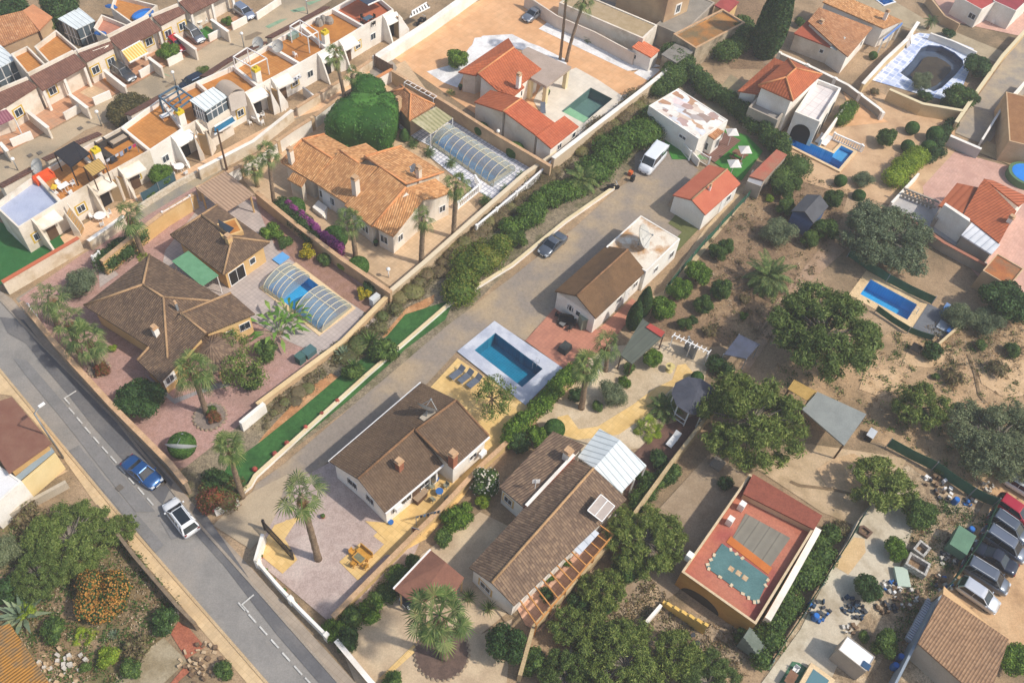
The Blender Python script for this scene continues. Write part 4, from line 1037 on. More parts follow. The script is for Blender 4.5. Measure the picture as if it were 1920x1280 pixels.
# the long driveway and its plots
patch('driveway',P('480,908 530,872 840,610 960,520 1080,425 1160,352 1190,335 1190,290 1240,262 1310,320 1250,385 1300,420 1250,480 1200,450 1000,620 985,640 925,603 858,658 800,720 620,862 480,975 455,960'),DRIVE,2)
patch('driveway',P('430,955 470,925 540,890 520,960 500,1000 470,1030 400,985'),plain('drive_entry','ad9a80','b9a68b',.4,.9,.08),4)
patch('gravel',P('500,985 560,900 622,865 735,985 790,1010 750,1100 640,1180 625,1172 480,1050'),LILG,3)
patch('patio',P('790,745 858,672 985,758 1010,770 925,850 870,930 800,1010 745,1040 700,1005 722,985 800,900 905,850'),YELP,3)
patch('patio',P('515,985 570,965 555,980 528,1000 558,1050 530,1076 487,1040 500,1010'),YELP,5)
patch('patio',Q(1,3,'120 170 230 60 300 75 200 230'),YELP,5)
patch('patio',Q(1,3,'625 375 780 235 885 325 980 225 1080 320 1030 270 765 515'),YELP,5)
patch('patio',Q(1,3,'820 70 960 80 1050 0 1400 0 1080 320 880 325 985 220'),YELP,5)
patch('pool_deck',P('857,660 927,603 1055,691 985,761'),plain('deck_white','b9bdc9','c9cbd2',.6,.7,.05,c3='a9aebc',s3=.5),6)
patch('patio',P('985,640 1040,578 1120,620 1185,560 1200,575 1140,650 1080,690 1055,691'),BRICKP,5)
patch('path',P('1120,615 1245,545 1320,430 1395,345 1410,360 1250,560 1170,600'),plain('path_tan','c9b08d','b89f7d',.8,.9,.12),3)
patch('turf_mat',Q(2,1,'1170 400 1225 335 1415 425 1240 610 1180 560 1275 465'),plain('old_turf','6c6f43','63673d',1,grain=.12),4)
patch('lawn',P('1245,265 1300,225 1400,255 1430,285 1390,340 1330,300 1260,300'),LAWN2,4)
patch('timber_deck',Q(2,0,'1395 1155 1590 1000 1715 1060 1520 1225'),stripes('deck_planks','7d5c50','6c4e44',.3,.85,bump=.01),6)
patch('path',Q(2,0,'1060 860 1120 900 1220 1060 1190 1080 1060 960'),BRICKP,4)
# plot with the two part tiled house (bottom centre)
patch('gravel',P('1060,700 1140,650 1260,640 1330,660 1320,720 1200,840 1080,860 1010,800 1000,780'),LGRV,2)
patch('path',Q(2,2,'340 570 420 550 500 660 640 640 900 480 1060 360 1200 290 1240 180 1300 170 1360 240 1240 310 1130 420 1000 560 800 700 640 720 480 740 350 690'),YELP,3)
patch('driveway',P('790,1040 900,960 960,990 890,1070 950,1150 900,1190 960,1160 950,1280 700,1360 640,1215 690,1140'),plain('forecourt','c4ad8f','b59e82',.8,.9,.08,c3='cfb999',s3=.3),3)
patch('path',Q(1,3,'1230 950 1290 830 1320 860 1250 1000 960 1260 920 1250'),YELP,5)
patch('terrace',P('968,1138 985,1172 1010,1185 1160,1010 1140,985'),paving('peach_terrace','d2a184','dbae92','bd8f74',.4,.05,stain='b98c70'),4)
patch('flower_bed',P('1180,860 1240,800 1330,770 1250,870 1195,960 1170,930'),plain('bed_dark','77584b','664b40',1.2,grain=.15),4)
# right of centre: dusty garden plots
patch('garden',P('1330,440 1440,340 1600,330 1560,470 1440,640 1330,650 1200,620'),LOAM,1)
patch('path',P('1555,445 1585,470 1500,545 1478,560 1440,640 1400,700 1385,690 1460,560'),plain('path_brown','a18468','b0937a',.8,grain=.12),2)
patch('yard',P('1450,690 1560,640 1700,620 1920,600 2000,900 1870,960 1650,830 1500,800'),SAND,1)
patch('yard',P('1500,830 1640,850 1700,860 1640,1000 1540,960 1420,880'),DUSTY,2)
patch('yard',P('1230,960 1330,850 1400,890 1270,1110 1130,1200 1100,1170'),plain('shaded_yard','a8937a','978269',.5,grain=.12),2)
patch('yard',P('1235,1130 1400,1180 1470,1140 1400,1240 1290,1320 1190,1250'),plain('speckled_yard','b09a7e','8f7c66',2.0,.95,.15),3)
patch('yard',P('1110,1220 1230,1090 1240,1135 1200,1200 1150,1260 1090,1280'),DUSTY,4)
patch('yard',P('1700,870 1740,900 1860,970 1740,1100 1620,1290 1420,1290 1600,980 1640,930'),RUBBLE,1)
patch('slab',P('1600,985 1665,900 1700,930 1715,980 1680,1080 1600,1180 1550,1290 1420,1290 1500,1180'),plain('pale_slab','c3b59e','d0c4ae',.5,.9,.07,c3='ab9c84',s3=.4),3)
patch('sand_heap',Q(3,3,'500 380 640 190 720 200 730 300 600 470 500 410'),plain('sand','d6b68a','c9a87b',1.2,.95,.08),4)
patch('turf_mat',Q(3,3,'80 1280 180 1120 230 1130 320 1190 260 1280'),plain('green_mat','3f6b4c','49745a',1,grain=.1),5)
patch('car_park',P('1800,1020 1870,900 1990,900 2000,1260 1880,1200 1770,1110'),plain('car_park_dirt','c49d74','d1ad84',.5,.95,.1,c3='ab8762',s3=.3),2)
patch('yard',P('1690,1230 1760,1180 1840,1280 1700,1400 1620,1400'),RUBBLE,2)
# upper right plots
patch('yard',P('1560,250 1640,170 1790,235 1790,310 1700,390 1600,370 1470,330 1440,260'),plain('tan_court','d0ae88','c3a07c',.4,.9,.08,c3='b59270',s3=.3),2)
patch('yard',Q(3,0,'560 690 720 800 900 920 700 940 520 960 600 790'),TERRA,3)
patch('tiled_yard',Q(3,0,'760 600 820 560 1060 280 1130 250 1300 270 1540 370 1530 480 1430 720 1300 750 1100 700'),BLUEP,3)
patch('path',P('1440,90 1500,125 1590,165 1640,190 1650,205 1560,180 1480,135 1430,120'),plain('path_brown2','a18a72','927c66',.8,grain=.1),2)
patch('yard',P('1730,-30 1920,-30 1920,70 1780,40'),ROSE,2)
patch('lane',P('1560,-40 1620,-30 1740,40 1900,105 1930,120 1900,130 1720,60 1560,0'),plain('lane_two','a59478','b5a487',.5,grain=.12),1)
patch('lane',P('1990,-20 1920,60 1800,228 1790,250 1850,275 1960,120 2050,0'),plain('lane_three','8f8880','a09382',.4,.9,.08,c3='b0a087',s3=.3),3)
patch('yard',P('1730,350 1790,285 1920,320 1990,330 1990,620 1870,560 1790,470 1735,400'),ROSE,2)
patch('path',P('1830,285 1850,265 1990,330 1990,350'),plain('verge','b5a07c','a5906c',.8,grain=.15),4)
patch('roof_yard',P('1310,215 1370,140 1430,180 1400,230 1360,215'),plain('old_slab','a39372','8f8268',.6,.9,.1),2)
patch('bed',P('1300,-20 1440,-20 1480,60 1440,130 1370,130'),LOAM,1)
patch('yard',P('1040,20 1100,-10 1230,30 1290,60 1260,110 1190,110 1100,60'),plain('back_yard','8b8074','7d7368',.6,grain=.1),1)
for px in ('1700,660 1750,645 1800,655 1790,680 1740,690 1690,685','1620,700 1680,690 1700,720 1650,745 1610,730','1830,690 1900,670 1960,690 1950,740 1880,745 1840,720','1560,860 1600,850 1640,875 1600,930 1550,910 1530,880'):patch('bare_sand',P(px),plain('bare_sand','d0b08a','c3a37c',1.0,.95,.1,det=.15),3)
for px in ('1812,665 1818,664 1830,700 1838,740 1850,755 1846,758 1833,742 1825,702','1370,690 1374,690 1440,610 1500,560 1497,556 1436,607','1480,905 1483,901 1500,908 1560,915 1600,925 1599,929 1558,920 1498,913'):patch('track',P(px),plain('worn_track','8a7458','7c684f',1.2,.95,.12),4)
# bottom left plots
patch('garden',P('0,960 190,962 340,1130 360,1150 320,1180 220,1280 -40,1400 -60,1000'),plain('garden_earth','9c8468','84704f',.5,.95,.15,c3='6d6843',s3=.25,det=.3),1)
patch('slab',Q(0,3,'1230 940 1390 1100 1400 1120 1230 1280 850 1280 1160 990'),plain('stained_slab','8f8064','a89a80',.9,.9,.12),2)
patch('brick_rubble',Q(0,3,'1280 910 1340 820 1420 870 1540 1010 1400 1100'),plain('red_rubble','b06c52','a05f48',1.6,.95,.15),3)
patch('brick_rubble',Q(0,3,'1390 1150 1420 1200 1350 1260 1300 1330 1240 1330'),plain('red_rubble','b06c52'),3)
patch('yard',Q(0,2,'120 1060 380 950 520 970 350 1060 200 1220 150 1150'),plain('beige_court','c0a482','b39675',.5,.9,.08),2)
patch('lawn',P('-60,400 10,420 80,440 145,443 147,450 0,535 -90,600'),plain('turf_dark','2d6230','346b38',1.0,.9,.08),2)
# ============================================================ HOUSES
def px3(x,y,h):return G(x,y,h)
BRNV=plain('vent_brown','7d5d4d',grain=.05)
# ---- villa with brown hipped roofs (left)
h=House('villa','brown tiled yellow villa among palms, left of the pool with two clear vaults','villa',G(300,640))
h.hip([(172,553),(295,472),(418,572),(300,693)],2.9,4.7,YELW,BRN,.5,RIDGE)
h.free({'a':(257,675,2.5),'b':(301,717,2.5),'c':(386,624,4.0),'d':(338,586,4.2),'e':(289,640,2.9)},['abcde'],'abcde',YELW,BRN,.4,[('a','e'),('c','d')])
h.free({'a':(338,588,4.2),'b':(433,549,3.5),'c':(478,588,2.8),'d':(386,625,3.3)},['abcd'],'abcd',YELW,BRN,.3,[('a','b'),('d','a')])
h.winat(1,(322,738),1.0,1.0,1.0,sur=WHITE);h.winat(2,(462,615),.9,1.2,1.1,grille=True);h.winat(2,(430,626),.9,.9,1.0)
h.chimney((296,632),3.0,4.3,WHITE,.45);h.chimney((332,578),4.2,4.9,GREYM,.2)
mb=MB();c=G(400,660,2.2)
for k in range(12):
 a,b=R(30*k),R(30*k+30);r=2.3;mb.poly([c+Vector((0,0,1.1)),c+Vector((r*math.cos(a),r*math.sin(a),0)),c+Vector((r*math.cos(b),r*math.sin(b),0))])
h.part('porch_roof',mb,BRN2)
mb=MB()
for k in range(6):mb.cyl(Vector((c.x+2.0*math.cos(R(60*k)),c.y+2.0*math.sin(R(60*k)),0)),.1,2.25,8)
h.part('porch_columns',mb,YELW)
# ---- garage house with solar panel
h=House('garage_house','brown hipped garage house with a sunken roof well, beside the green awning','house',G(410,470))
h.hip([(322,440),(410,382),(503,456),(416,516)],2.8,4.5,YELW,BRN,.5,RIDGE,ins=1.6)
h.winat(0,(478,496),.9,.8,.9);h.winat(0,(440,525),.02,2.2,2.1,pane=DARK)
h.chimney((431,458),3.9,4.9,YELW,.5)
well=rect([(400,421),(436,411),(462,430),(421,446)],4.35);MB().solid(well,.5).build('roof_well',YELW,h.o);MB().solid(inset([p+Vector((0,0,.02)) for p in well],.2),.02).build('well_floor',ORDECK,h.o)
s=GP(P('410,417 440,433 428,438 411,424'),4.9);s[0].z=5.3;s[1].z=5.3;MB().solid(s,.06).build('solar_panel',paint('solar_dark','39424c',.15),h.o)
# ---- green awning between them
t=thing('awning','flat green fabric awning between the two brown tiled roofs','awning',G(366,502))
q=rect([(322,489),(352,471),(411,515),(379,537)],2.6);MB().solid(q,.06).build('canopy',plain('green_fabric','5f8f6b','6a9a75',1.5,grain=.04),t);mb=MB()
for p in inset(q,.12):mb.beam(Vector((p.x,p.y,0)),Vector((p.x,p.y,2.55)),.08,.08)
mb.build('posts',WPAINT,t)
# ---- beige ribbed carport
h=House('carport','beige ribbed carport roof behind the villa gate, shaded by a palm crown','carport',G(417,360))
q=rect([(365,359),(430,322),(471,367),(427,396)],2.6);q[0].z=q[1].z=2.9
h.roof([q],q,None,stripes('beige_ribbed','b3957b','9c7f68',.35,.6,bump=.03),0,th=.08)
mb=MB()
for p in inset(q,.3):mb.beam(Vector((p.x,p.y,0)),Vector((p.x,p.y,p.z-.1)),.14,.14)
h.part('posts',mb,YELW)
# ---- white gates in the lane wall
def gate(label,px,h,mat=None,n=4,base=0.0,name='gate',open_=False,group=None,bars=False):
 a,b=GP(px);t=thing(name,label,'gate',a,group);d=(b-a);L=d.length;d.normalize();mb=MB();z=Vector((0,0,1))
 if bars:
  k=max(3,int(L/.16))
  for i in range(k+1):mb.beam(a+d*(L*i/k)+z*.1,a+d*(L*i/k)+z*h,.04,.04)
  mb.beam(a+z*.12,b+z*.12,.07,.07);mb.beam(a+z*h,b+z*h,.07,.07);mb.build('bars',mat or WPAINT,t)
 else:
  for i in range(n):
   p,q=a+d*(L*i/n+.03),a+d*(L*(i+1)/n-.03);mb.obox((p+q)/2+z*(h/2+.05),(q-p)/2,Vector((-d.y,d.x,0))*.04,z*(h/2))
  mb.build('panels',mat or WPAINT,t)
 pm=MB();pm.beam(a-d*.12,a-d*.12+z*(h+.15),.18,.18);pm.beam(b+d*.12,b+d*.12+z*(h+.15),.18,.18);pm.build('gate_posts',mat or WPAINT,t)
 return t
gate('wide white sliding gate in the yellow lane wall beside the beige carport',P('315,424 362,396'),2.0)
gate('narrow white gate at the grey tree on the lane, left of the big palm',P('186,505 194,499'),1.9,n=1)
gate('white gate in the front wall at the road corner, under the palm group',P('64,592 77,610'),1.5,n=1)
# ---- villa with orange roofs
h=House('villa','sprawling orange tiled villa beside the big clipped ficus','villa',G(690,380))
z=lambda x,y:(520+x/(16/3),240+y/(16/3))
def V(**k):return {a:(*z(v[0],v[1]),v[2]) for a,v in k.items()}
# left wing: ridge 245,115 -> 540,300 ; front eave 40,345 -> 340,525 ; back eave 470,60 -> 700,195
h.free(V(a=(35,340,2.9),b=(340,528,2.9),c=(545,300,4.4),d=(245,115,4.4),e=(470,60,3.2),f=(715,195,3.2)),['abcd','dcfe'],'abcfed',CREAMW,ORG,.35,[('d','c'),('d','a'),('d','e')],RIDGEO)
# second wing
h.free(V(a=(345,525,3.0),b=(690,755,3.0),c=(1010,385,4.9),d=(620,235,4.6),e=(810,355,4.7)),['abced'],'abced',CREAMW,ORG,.35)
h.free(V(a=(620,222,4.65),b=(812,350,4.7),c=(1010,235,3.6),d=(885,150,3.6)),['abcd'],'abcd',CREAMW,ORG,.2,[('a','b')],RIDGEO)
# third wing, facing front
h.free(V(a=(670,770,3.0),b=(945,985,3.0),c=(1285,590,5.0),d=(1020,385,5.0)),['abcd'],'abcd',CREAMW,ORG,.35,[('b','c')],RIDGEO)
h.free(V(a=(955,975,3.0),b=(1160,1085,3.0),c=(1455,715,4.4),d=(1285,600,4.9)),['abcd'],'abcd',CREAMW,ORG,.35,[('a','d')],RIDGEO)
# upper right wing
h.free(V(a=(870,285,4.9),b=(1290,560,5.1),c=(1665,440,3.8),d=(1240,180,3.8)),['abcd'],'abcd',CREAMW,ORG,.3,[('a','b'),('a','d'),('b','c')],RIDGEO)
h.free(V(a=(1280,600,4.6),b=(1460,710,4.1),c=(1590,695,3.7),d=(1755,635,3.4),e=(1580,505,3.8)),['abcde'],'abcde',CREAMW,ORG,.25)
# small lean-to
h.free(V(a=(100,510,2.4),b=(240,590,2.4),c=(290,510,3.0),d=(160,440,3.0)),['abcd'],'abcd',CREAMW,ORG,.15)
h.chimney(z(145,340),3.2,4.8,CREAMW,.5);h.chimney(z(790,655),3.6,5.6,CREAMW,.6);h.chimney(z(1415,495),4.6,5.8,CREAMW,.45)
for wk,p_ in ((3,(860,960)),(3,(900,985)),(1,(470,640)),(1,(560,700)),(4,(1040,1110))):h.winat(wk,z(*p_),.8,1.1,1.2,sur=None)
h.winat(4,z(1240,1110),.9,.9,1.0);h.winat(6,z(1640,790),.9,.9,1.0);h.winat(1,z(510,690),.05,1.2,2.1,fn=door,mat=WPAINT)
mb=MB()
for k in range(4):mb.solid([G(*z(a,b),.15*(4-k)) for a,b in ((350+k*14,790+k*16),(450+k*14,870+k*16),(500,790),(410,720))],.15*(4-k))
h.part('front_steps',mb,WHITE)
satdish(z(1365,405),5.4,.5,R(200),R(35),'small round dish on the orange roof beside its right chimney',4.7)
# ---- pool pavilion with lean-to, behind the clipped ficus
h=House('pavilion','orange pyramid roofed pavilion behind the clipped ficus','pavilion',G(770,215))
h.hip([Q(1,0,'980 700')[0],Q(1,0,'1085 635')[0],Q(1,0,'1340 785')[0],Q(1,0,'1150 905')[0]],2.7,4.0,TANW,OLDT,.35,RIDGEO,fit=False)
q=[G(*p,hh) for p,hh in zip(Q(1,0,'1165 905 1350 800 1475 885 1310 1005'),(2.7,2.7,2.3,2.3))]
h.roof([q],q,None,stripes('mossy_sheet','aaa27c','8d8a62',.5,.6,c3='b9b08f'),0,th=.06,wn='x')
mb=MB()
for p in q[2:]:mb.beam(Vector((p.x,p.y,0)),p-Vector((0,0,.05)),.1,.1)
h.part('posts',mb,WPAINT)
h.chimney(Q(1,0,'1070 800')[0],3.0,4.0,TANW,.5)
t=thing('ladder_frame','white ladder-like frame leaning on the wall beside the pyramid roof','frame',G(*Q(1,0,'1230 690')[0]));mb=MB();a,b=GP(Q(1,0,'1110 620 1330 740'),2.0);n=UB.copy();
for s in (0,.6):mb.beam(a+UA*s,b+UA*s,.06,.06)
for k in range(7):mb.beam(lerp(a,b,k/6),lerp(a,b,k/6)+UA*.6,.05,.05)
for k in (0,6):mb.beam(Vector((*lerp(a,b,k/6).xy,0)),lerp(a,b,k/6),.06,.06)
mb.build('rungs',WPAINT,t)
# ---- red roofed villa
h=House('villa','red roofed villa with a flat carport and two lean-to roofs, beside the dark green pool','villa',G(960,190))
z=lambda x,y:(840+x/(16/3),60+y/(16/3))
h.free(V(a=(100,400,2.9),b=(280,435,2.9),c=(665,155,4.6),d=(605,60,4.0)),['abcd'],'abcd',CREAMW,TERR,.3)
h.free(V(a=(300,415,4.1),b=(500,590,3.0),c=(660,640,2.9),c2=(765,550,2.9),c3=(735,520,3.1),d=(935,370,3.2),e=(660,155,4.8)),[('a','b','c','c2','c3','d','e')],('a','b','c','c2','c3','d','e'),WHITE,TERR,.25,[('a','e')],RIDGEO)
h.free(V(a=(262,700,2.7),b=(550,795,4.0),c=(735,665,4.1),d=(425,580,2.9)),['abcd'],'abcd',CREAMW,TERR,.12,[('b','c')],RIDGEO)
h.free(V(a=(560,795,4.0),b=(875,1030,3.0),c=(1065,905,3.0),d=(735,665,4.1)),['abcd'],'abcd',CREAMW,REDT,.12)
h.free(V(a=(880,1035,3.0),b=(1030,1165,2.3),c=(1308,945,2.3),d=(1165,838,3.0)),['abcd'],'abcd',WHITE,REDT,.12)
h.winat(4,z(1110,1140),.9,.9,.9);h.winat(4,z(1275,1005),.9,.8,.9);h.winat(1,z(715,630),.9,.9,.9)
h.chimney(z(705,520),3.6,4.8,WHITE,.45)
for p_,s_ in ((z(490,815),0),(z(560,870),0)):
 c=G(*p_,2.2);MB().box(c-Vector((0,0,.3)),.9,.45,.6,YAW-R(90)).build('air_conditioner',WPAINT,h.o)
q=[G(*z(*p),3.1) for p in ((735,190),(800,150),(1235,350),(985,545),(830,460))]
MB().solid(q,.35).build('carport_roof',plain('carport_stone','b5a294','a89688',.6,grain=.08),h.o)
mb=MB()
for p_ in ((985,530),(1190,375),(830,475)):
 c=G(*z(*p_),2.7);mb.box(Vector((c.x,c.y,0)),.5,.5,2.75,YAW)
h.part('carport_columns',mb,plain('column_yellow','d9c79a','e0d0a8',grain=.05))
# ---- little tool house by the white bed
h=House('tool_house','little white tool house with a bright orange roof beside the white bed','shed',G(1210,120))
h.free({'a':(1185,88,2.4),'b':(1221,108,2.2),'c':(1237,94,2.2),'d':(1202,74,2.5)},['abcd'],'abcd',WHITE,tilemat('tiles_bright','d06f48','dd7c54','e58a62',.3,.3,contrast=.6),.1);h.winat(0,(1192,103),.8,.6,.7)
# ---- flat long building and pale block at the top
h=House('warehouse','long low cream building with a flat gravel roof along the white bed','building',G(1150,60))
h.flat([(1046,5),(1206,72),(1233,48),(1080,-18)],3.0,CREAMW,plain('roof_gravel','b39d7d','a8926f',1.5,grain=.1),.12,.25)
h=House('apartment_block','tall tan block cut by the top edge of the photo','building',G(1190,20))
h.flat([(1170,-60),(1259,-6),(1296,-30),(1210,-85)],6.5,TANW,CONC,.3);h.winat(0,(1267,8),3.2,.9,1.3,sur=WHITE)
h=House('garage_row','flat grey roofed garage with a dark front, below the tall tan block','building',G(1260,60))
h.flat([(1225,42),(1273,66),(1345,5),(1300,-10)],2.8,GREYW,plain('felt_grey','8b8377','978e81',.8,grain=.08),.1,.2)
h=House('old_house','low building with a rusty orange stained flat roof beside the tall cypress','house',G(1310,80))
h.flat([(1272,70),(1312,97),(1390,38),(1345,12)],3.0,BLOCKW,plain('rust_roof','b0763c','7c6a4a',.35,grain=.12,c3='c98a45',s3=.25),.2,.25,fit=True,top=CAPT)
h=House('red_roof_hut','small hut with a dark red roof at the top edge','hut',G(1365,20))
h.free({'a':(1340,10,3.2),'b':(1366,24,2.6),'c':(1386,4,2.6),'d':(1360,-8,3.2)},['abcd'],'abcd',YELW,plain('dark_red_roof','a04a46','8d403d',1,grain=.08),.1)
h=House('lean_shed','grey sheet roofed shed tucked below the rusty flat roof','shed',G(1270,100))
h.free({'a':(1240,102,2.3),'b':(1268,118,2.3),'c':(1302,96,2.5),'d':(1266,82,2.5)},['abcd'],'abcd',BLOCKW,plain('sheet_grey','8f8980','7f796f',.8,grain=.1),.1)
# ---- patched shack with umbrellas
h=House('shack','white flat hut with a patchwork roof of boards above the turf','hut',G(1290,240))
t_=NT('patchwork_roof',.8);mp=t_.n('VectorRotate',rotation_type='Z_AXIS',i_Vector=t_.pos(),i_Angle=-YAW).outputs[0];vr=t_.n('TexVoronoi',i_Vector=t_.n('Mapping',i_Vector=mp,i_Scale=(1.2,.7,1)).outputs[0],i_Scale=1.0,distance='CHEBYCHEV')
t_.col(t_.mix(1.0,t_.ramp(t_.n('SeparateColor',i_Color=vr.outputs['Color']).outputs[0],[(0,lin('efe8de')),(.3,lin('e6ddd2')),(.45,lin('c79f7f')),(.55,lin('b08468')),(.62,lin('dfe4ea')),(.85,lin('9c8070')),(.9,lin('e3c2c0')),(1,lin('f0ece6'))]),t_.ramp(t_.noise(t_.pos(),1.5,5),[(.3,(.85,.85,.85,1)),(.7,(1.1,1.1,1.1,1))]),'MULTIPLY'));PATCHW=t_.m
h.flat(Q(2,0,'1040 790 1400 1055 1620 890 1235 665'),3.0,WHITE,PATCHW,.06,.15,fit=True)
h.free({k:(*Q(2,0,v)[0],z_) for k,v,z_ in (('a','1455 1005',2.6),('b','1520 1045',2.5),('c','1590 985',2.5),('d','1510 945',2.9))},['abcd'],'abcd',WHITE,OLDT,.1)
h.winat(0,Q(2,0,'1310 980')[0],1.6,1.2,.5);h.winat(1,Q(2,0,'1530 1055')[0],.4,.9,1.5);h.winat(1,Q(2,0,'1475 1050')[0],.4,.5,1.2)
# ---- white mobile home with red roof on the drive
h=House('bungalow','small white bungalow with a salmon red roof at the end of the driveway','bungalow',G(1320,380))
h.gable(Q(2,1,'1200 190 1520 -25 1715 95 1455 325')[0:0] or [(1260,367),(1328,309),(1389,344),(1324,401)],2.5,3.3,WHITE,plain('salmon_roof','b8644a','c06d51',.8,grain=.05),.15,.53)
h.winat(0,(1365,372),.8,1.0,1.0);h.winat(0,(1353,383),.02,.9,2.0,fn=door,mat=WPAINT)
h.chimney((1330,357),3.1,3.7,WHITE,.2)
# ---- brown gabled house with flat white annex
h=House('bungalow','white bungalow with a plain brown gabled roof joined to the flat white annex','bungalow',G(1120,560))
h.gable([(1040,545),(1135,462),(1212,507),(1117,597)],2.7,4.0,WHITE,plain('brown_shingle','6b5138','75593e',1.5,.9,.12,.03,c3='5f4a36',s3=.3),.2,.5,RIDGEB)
c=h.c;roofm=h.o
for p_ in ((1068,578),(1076,583),(1084,588)):h.winat(0,p_,1.1,.65,.8)
for p_ in ((1160,565),(1190,535)):h.winat(0,p_,1.0,.9,.9)
h.winat(0,(1176,555),.02,.9,2.0,fn=door,mat=WPAINT)
h=House('annex','flat roofed white annex with a stained roof carrying a big pale dish','annex',G(1220,470))
h.flat([(1136,462),(1211,509),(1276,448),(1202,404)],2.9,WHITE,plain('stained_white_roof','ddd0bc','e8ddcc',.8,grain=.06,c3='b98e62',s3=.5),.05,.15)
h.winat(0,(1222,500),1.0,.9,.9);h.winat(0,(1252,470),.8,1.0,1.1)
satdish((1203,444),4.1,1.25,R(-13),R(33),'largest pale dish, standing on the stained white flat roof',2.88)
# ---- central white house
h=House('bungalow','large white house with dark brown roofs between the lilac gravel and the teal pool','house',G(770,880))
h.free({'a':(617,864,2.9),'b':(722,961,2.9),'c':(831,869,2.9),'d':(778,804,4.5),'e':(855,749,4.5),'f':(790,717,3.0),'m':(671,897,4.2)},[('a','m','d','e','f'),('m','b','c','d')],('a','m','b','c','d','e','f'),WHITE,CHOC,.3,[('m','d')],RIDGEB)
h.free({'a':(779,806,4.6),'b':(850,877,3.2),'c':(917,817,3.2),'d':(855,750,4.6)},['abcd'],'abcd',WHITE,CHOC,.22,[('a','d'),('a','b'),('d','c')],RIDGEB)
o=h.w[0]
h.winat(0,(657,911),1.0,1.3,1.1,grille=True);h.winat(0,(691,941),1.0,1.1,1.1,grille=True)
for p_ in ((746,952),(794,907),(762,935)):h.winat(0,p_,1.0,1.2,1.0,grille=True)
h.winat(0,(822,884),.02,1.6,2.1);h.winat(1,(884,853),1.2,1.0,.8);h.winat(0,(778,921),.02,.9,2.0,fn=door)
h.chimney((749,877),3.7,4.7,plain('brick_red','9a5f45','a96d52',2.5,grain=.15),.5);h.chimney((849,866),3.6,4.9,plain('brick_red','9a5f45'),.55)
MB().box(G(803,785,3.9)-Vector((0,0,.2)),1.3,.8,.75,YAW).build('dish_plinth',CONC,h.o)
satdish((801,768),5.2,.95,R(75),R(30),'big grey dish seen edge on, on the dark brown roof',4.4)
def gutters(h,segs,mat=None):
 for (x0,y0),(x1,y1),z_ in segs:
  a,b=G(x0,y0,z_),G(x1,y1,z_);h.part('gutter',MB().beam(a-Vector((0,0,.1)),b-Vector((0,0,.1)),.14,.12),mat or WPAINT)
gutters(h,[((616,864),(789,716),2.9),((723,962),(832,870),2.9),((851,878),(918,818),3.2)])
for px_,z_ in (((747,951),1.9),((905,850),1.6)):
 c=G(*px_,z_);MB().box(c-Vector((0,0,.25)),.7,.35,.5,YAW).build('air_conditioner',WPAINT,h.o)
for px_ in ((690,893),(820,800)):
 c=G(*px_,3.7);mb=MB().tube([c-Vector((0,0,.3)),c+Vector((0,0,.45))],.09,8);h.part('vent_pipe',mb,BRNV)
# ---- bottom centre house: tiled wings
h=House('bungalow','cream house with long brown ribbed roofs under the white metal veranda roof','house',G(1010,1020))
h.free({'a':(960,955,2.8),'b':(936,912,2.8),'c':(1037,808,3.6),'d':(1096,834,3.6),'e':(982,950,3.0)},['bcde'],'bcde',WHITE,BRN2,.2)
h.free({'a':(880,1063,2.8),'b':(964,1135,2.8),'c':(1175,935,3.0),'d':(1113,877,4.3),'e':(1070,858,3.5),'m':(922,1092,4.1)},[('a','m','d','e'),('m','b','c','d')],('a','m','b','c','d','e'),WHITE,BRN2,.25,[('m','d')],plain('ridge_tan','b08a62','c09a70',2,grain=.1))
mb=MB();a,b=G(984,946,3.2),G(1074,850,3.9);mb.solid([a,b,b+UB*.25,a+UB*.25],1.2);h.part('party_wall',mb,plain('party_red','b9695a','c67c6c',grain=.06))
mb=MB();mb.solid([a+Vector((0,0,.06)),b+Vector((0,0,.06)),b+UB*.27+Vector((0,0,.06)),a+UB*.27+Vector((0,0,.06))],.05);h.part('party_cap',mb,WHITE)
h.winat(1,(921,1107),.9,1.3,1.0,sur=YELW);h.winat(0,(950,941),.9,1.0,1.0,sur=YELW)
h.chimney((1063,858),3.5,4.5,WHITE,.6)
# veranda roof, white metal
h=House('veranda','white ribbed metal veranda roof on the end of the brown ribbed house','veranda',G(1150,860))
WM=stripes('white_metal_sheet','d6dcdc','9aa2a4',.55,.9,.4,bump=.02)
h.free({'a':(1083,856,2.7),'b':(1124,803,2.9),'c':(1162,824,3.5),'d':(1114,877,3.4),'e':(1165,923,2.6),'f':(1212,872,2.7)},['abcd','dcfe'],'abcfed',None,WM,0)
mb=MB()
for x_,y_,hh in ((1124,805,2.8),(1211,872,2.6),(1167,921,2.5),(1190,897,2.5),(1085,856,2.6)):
 c=G(x_,y_,hh);mb.beam(Vector((c.x,c.y,0)),c-Vector((0,0,.08)),.12,.12)
h.part('posts',mb,WHITE)
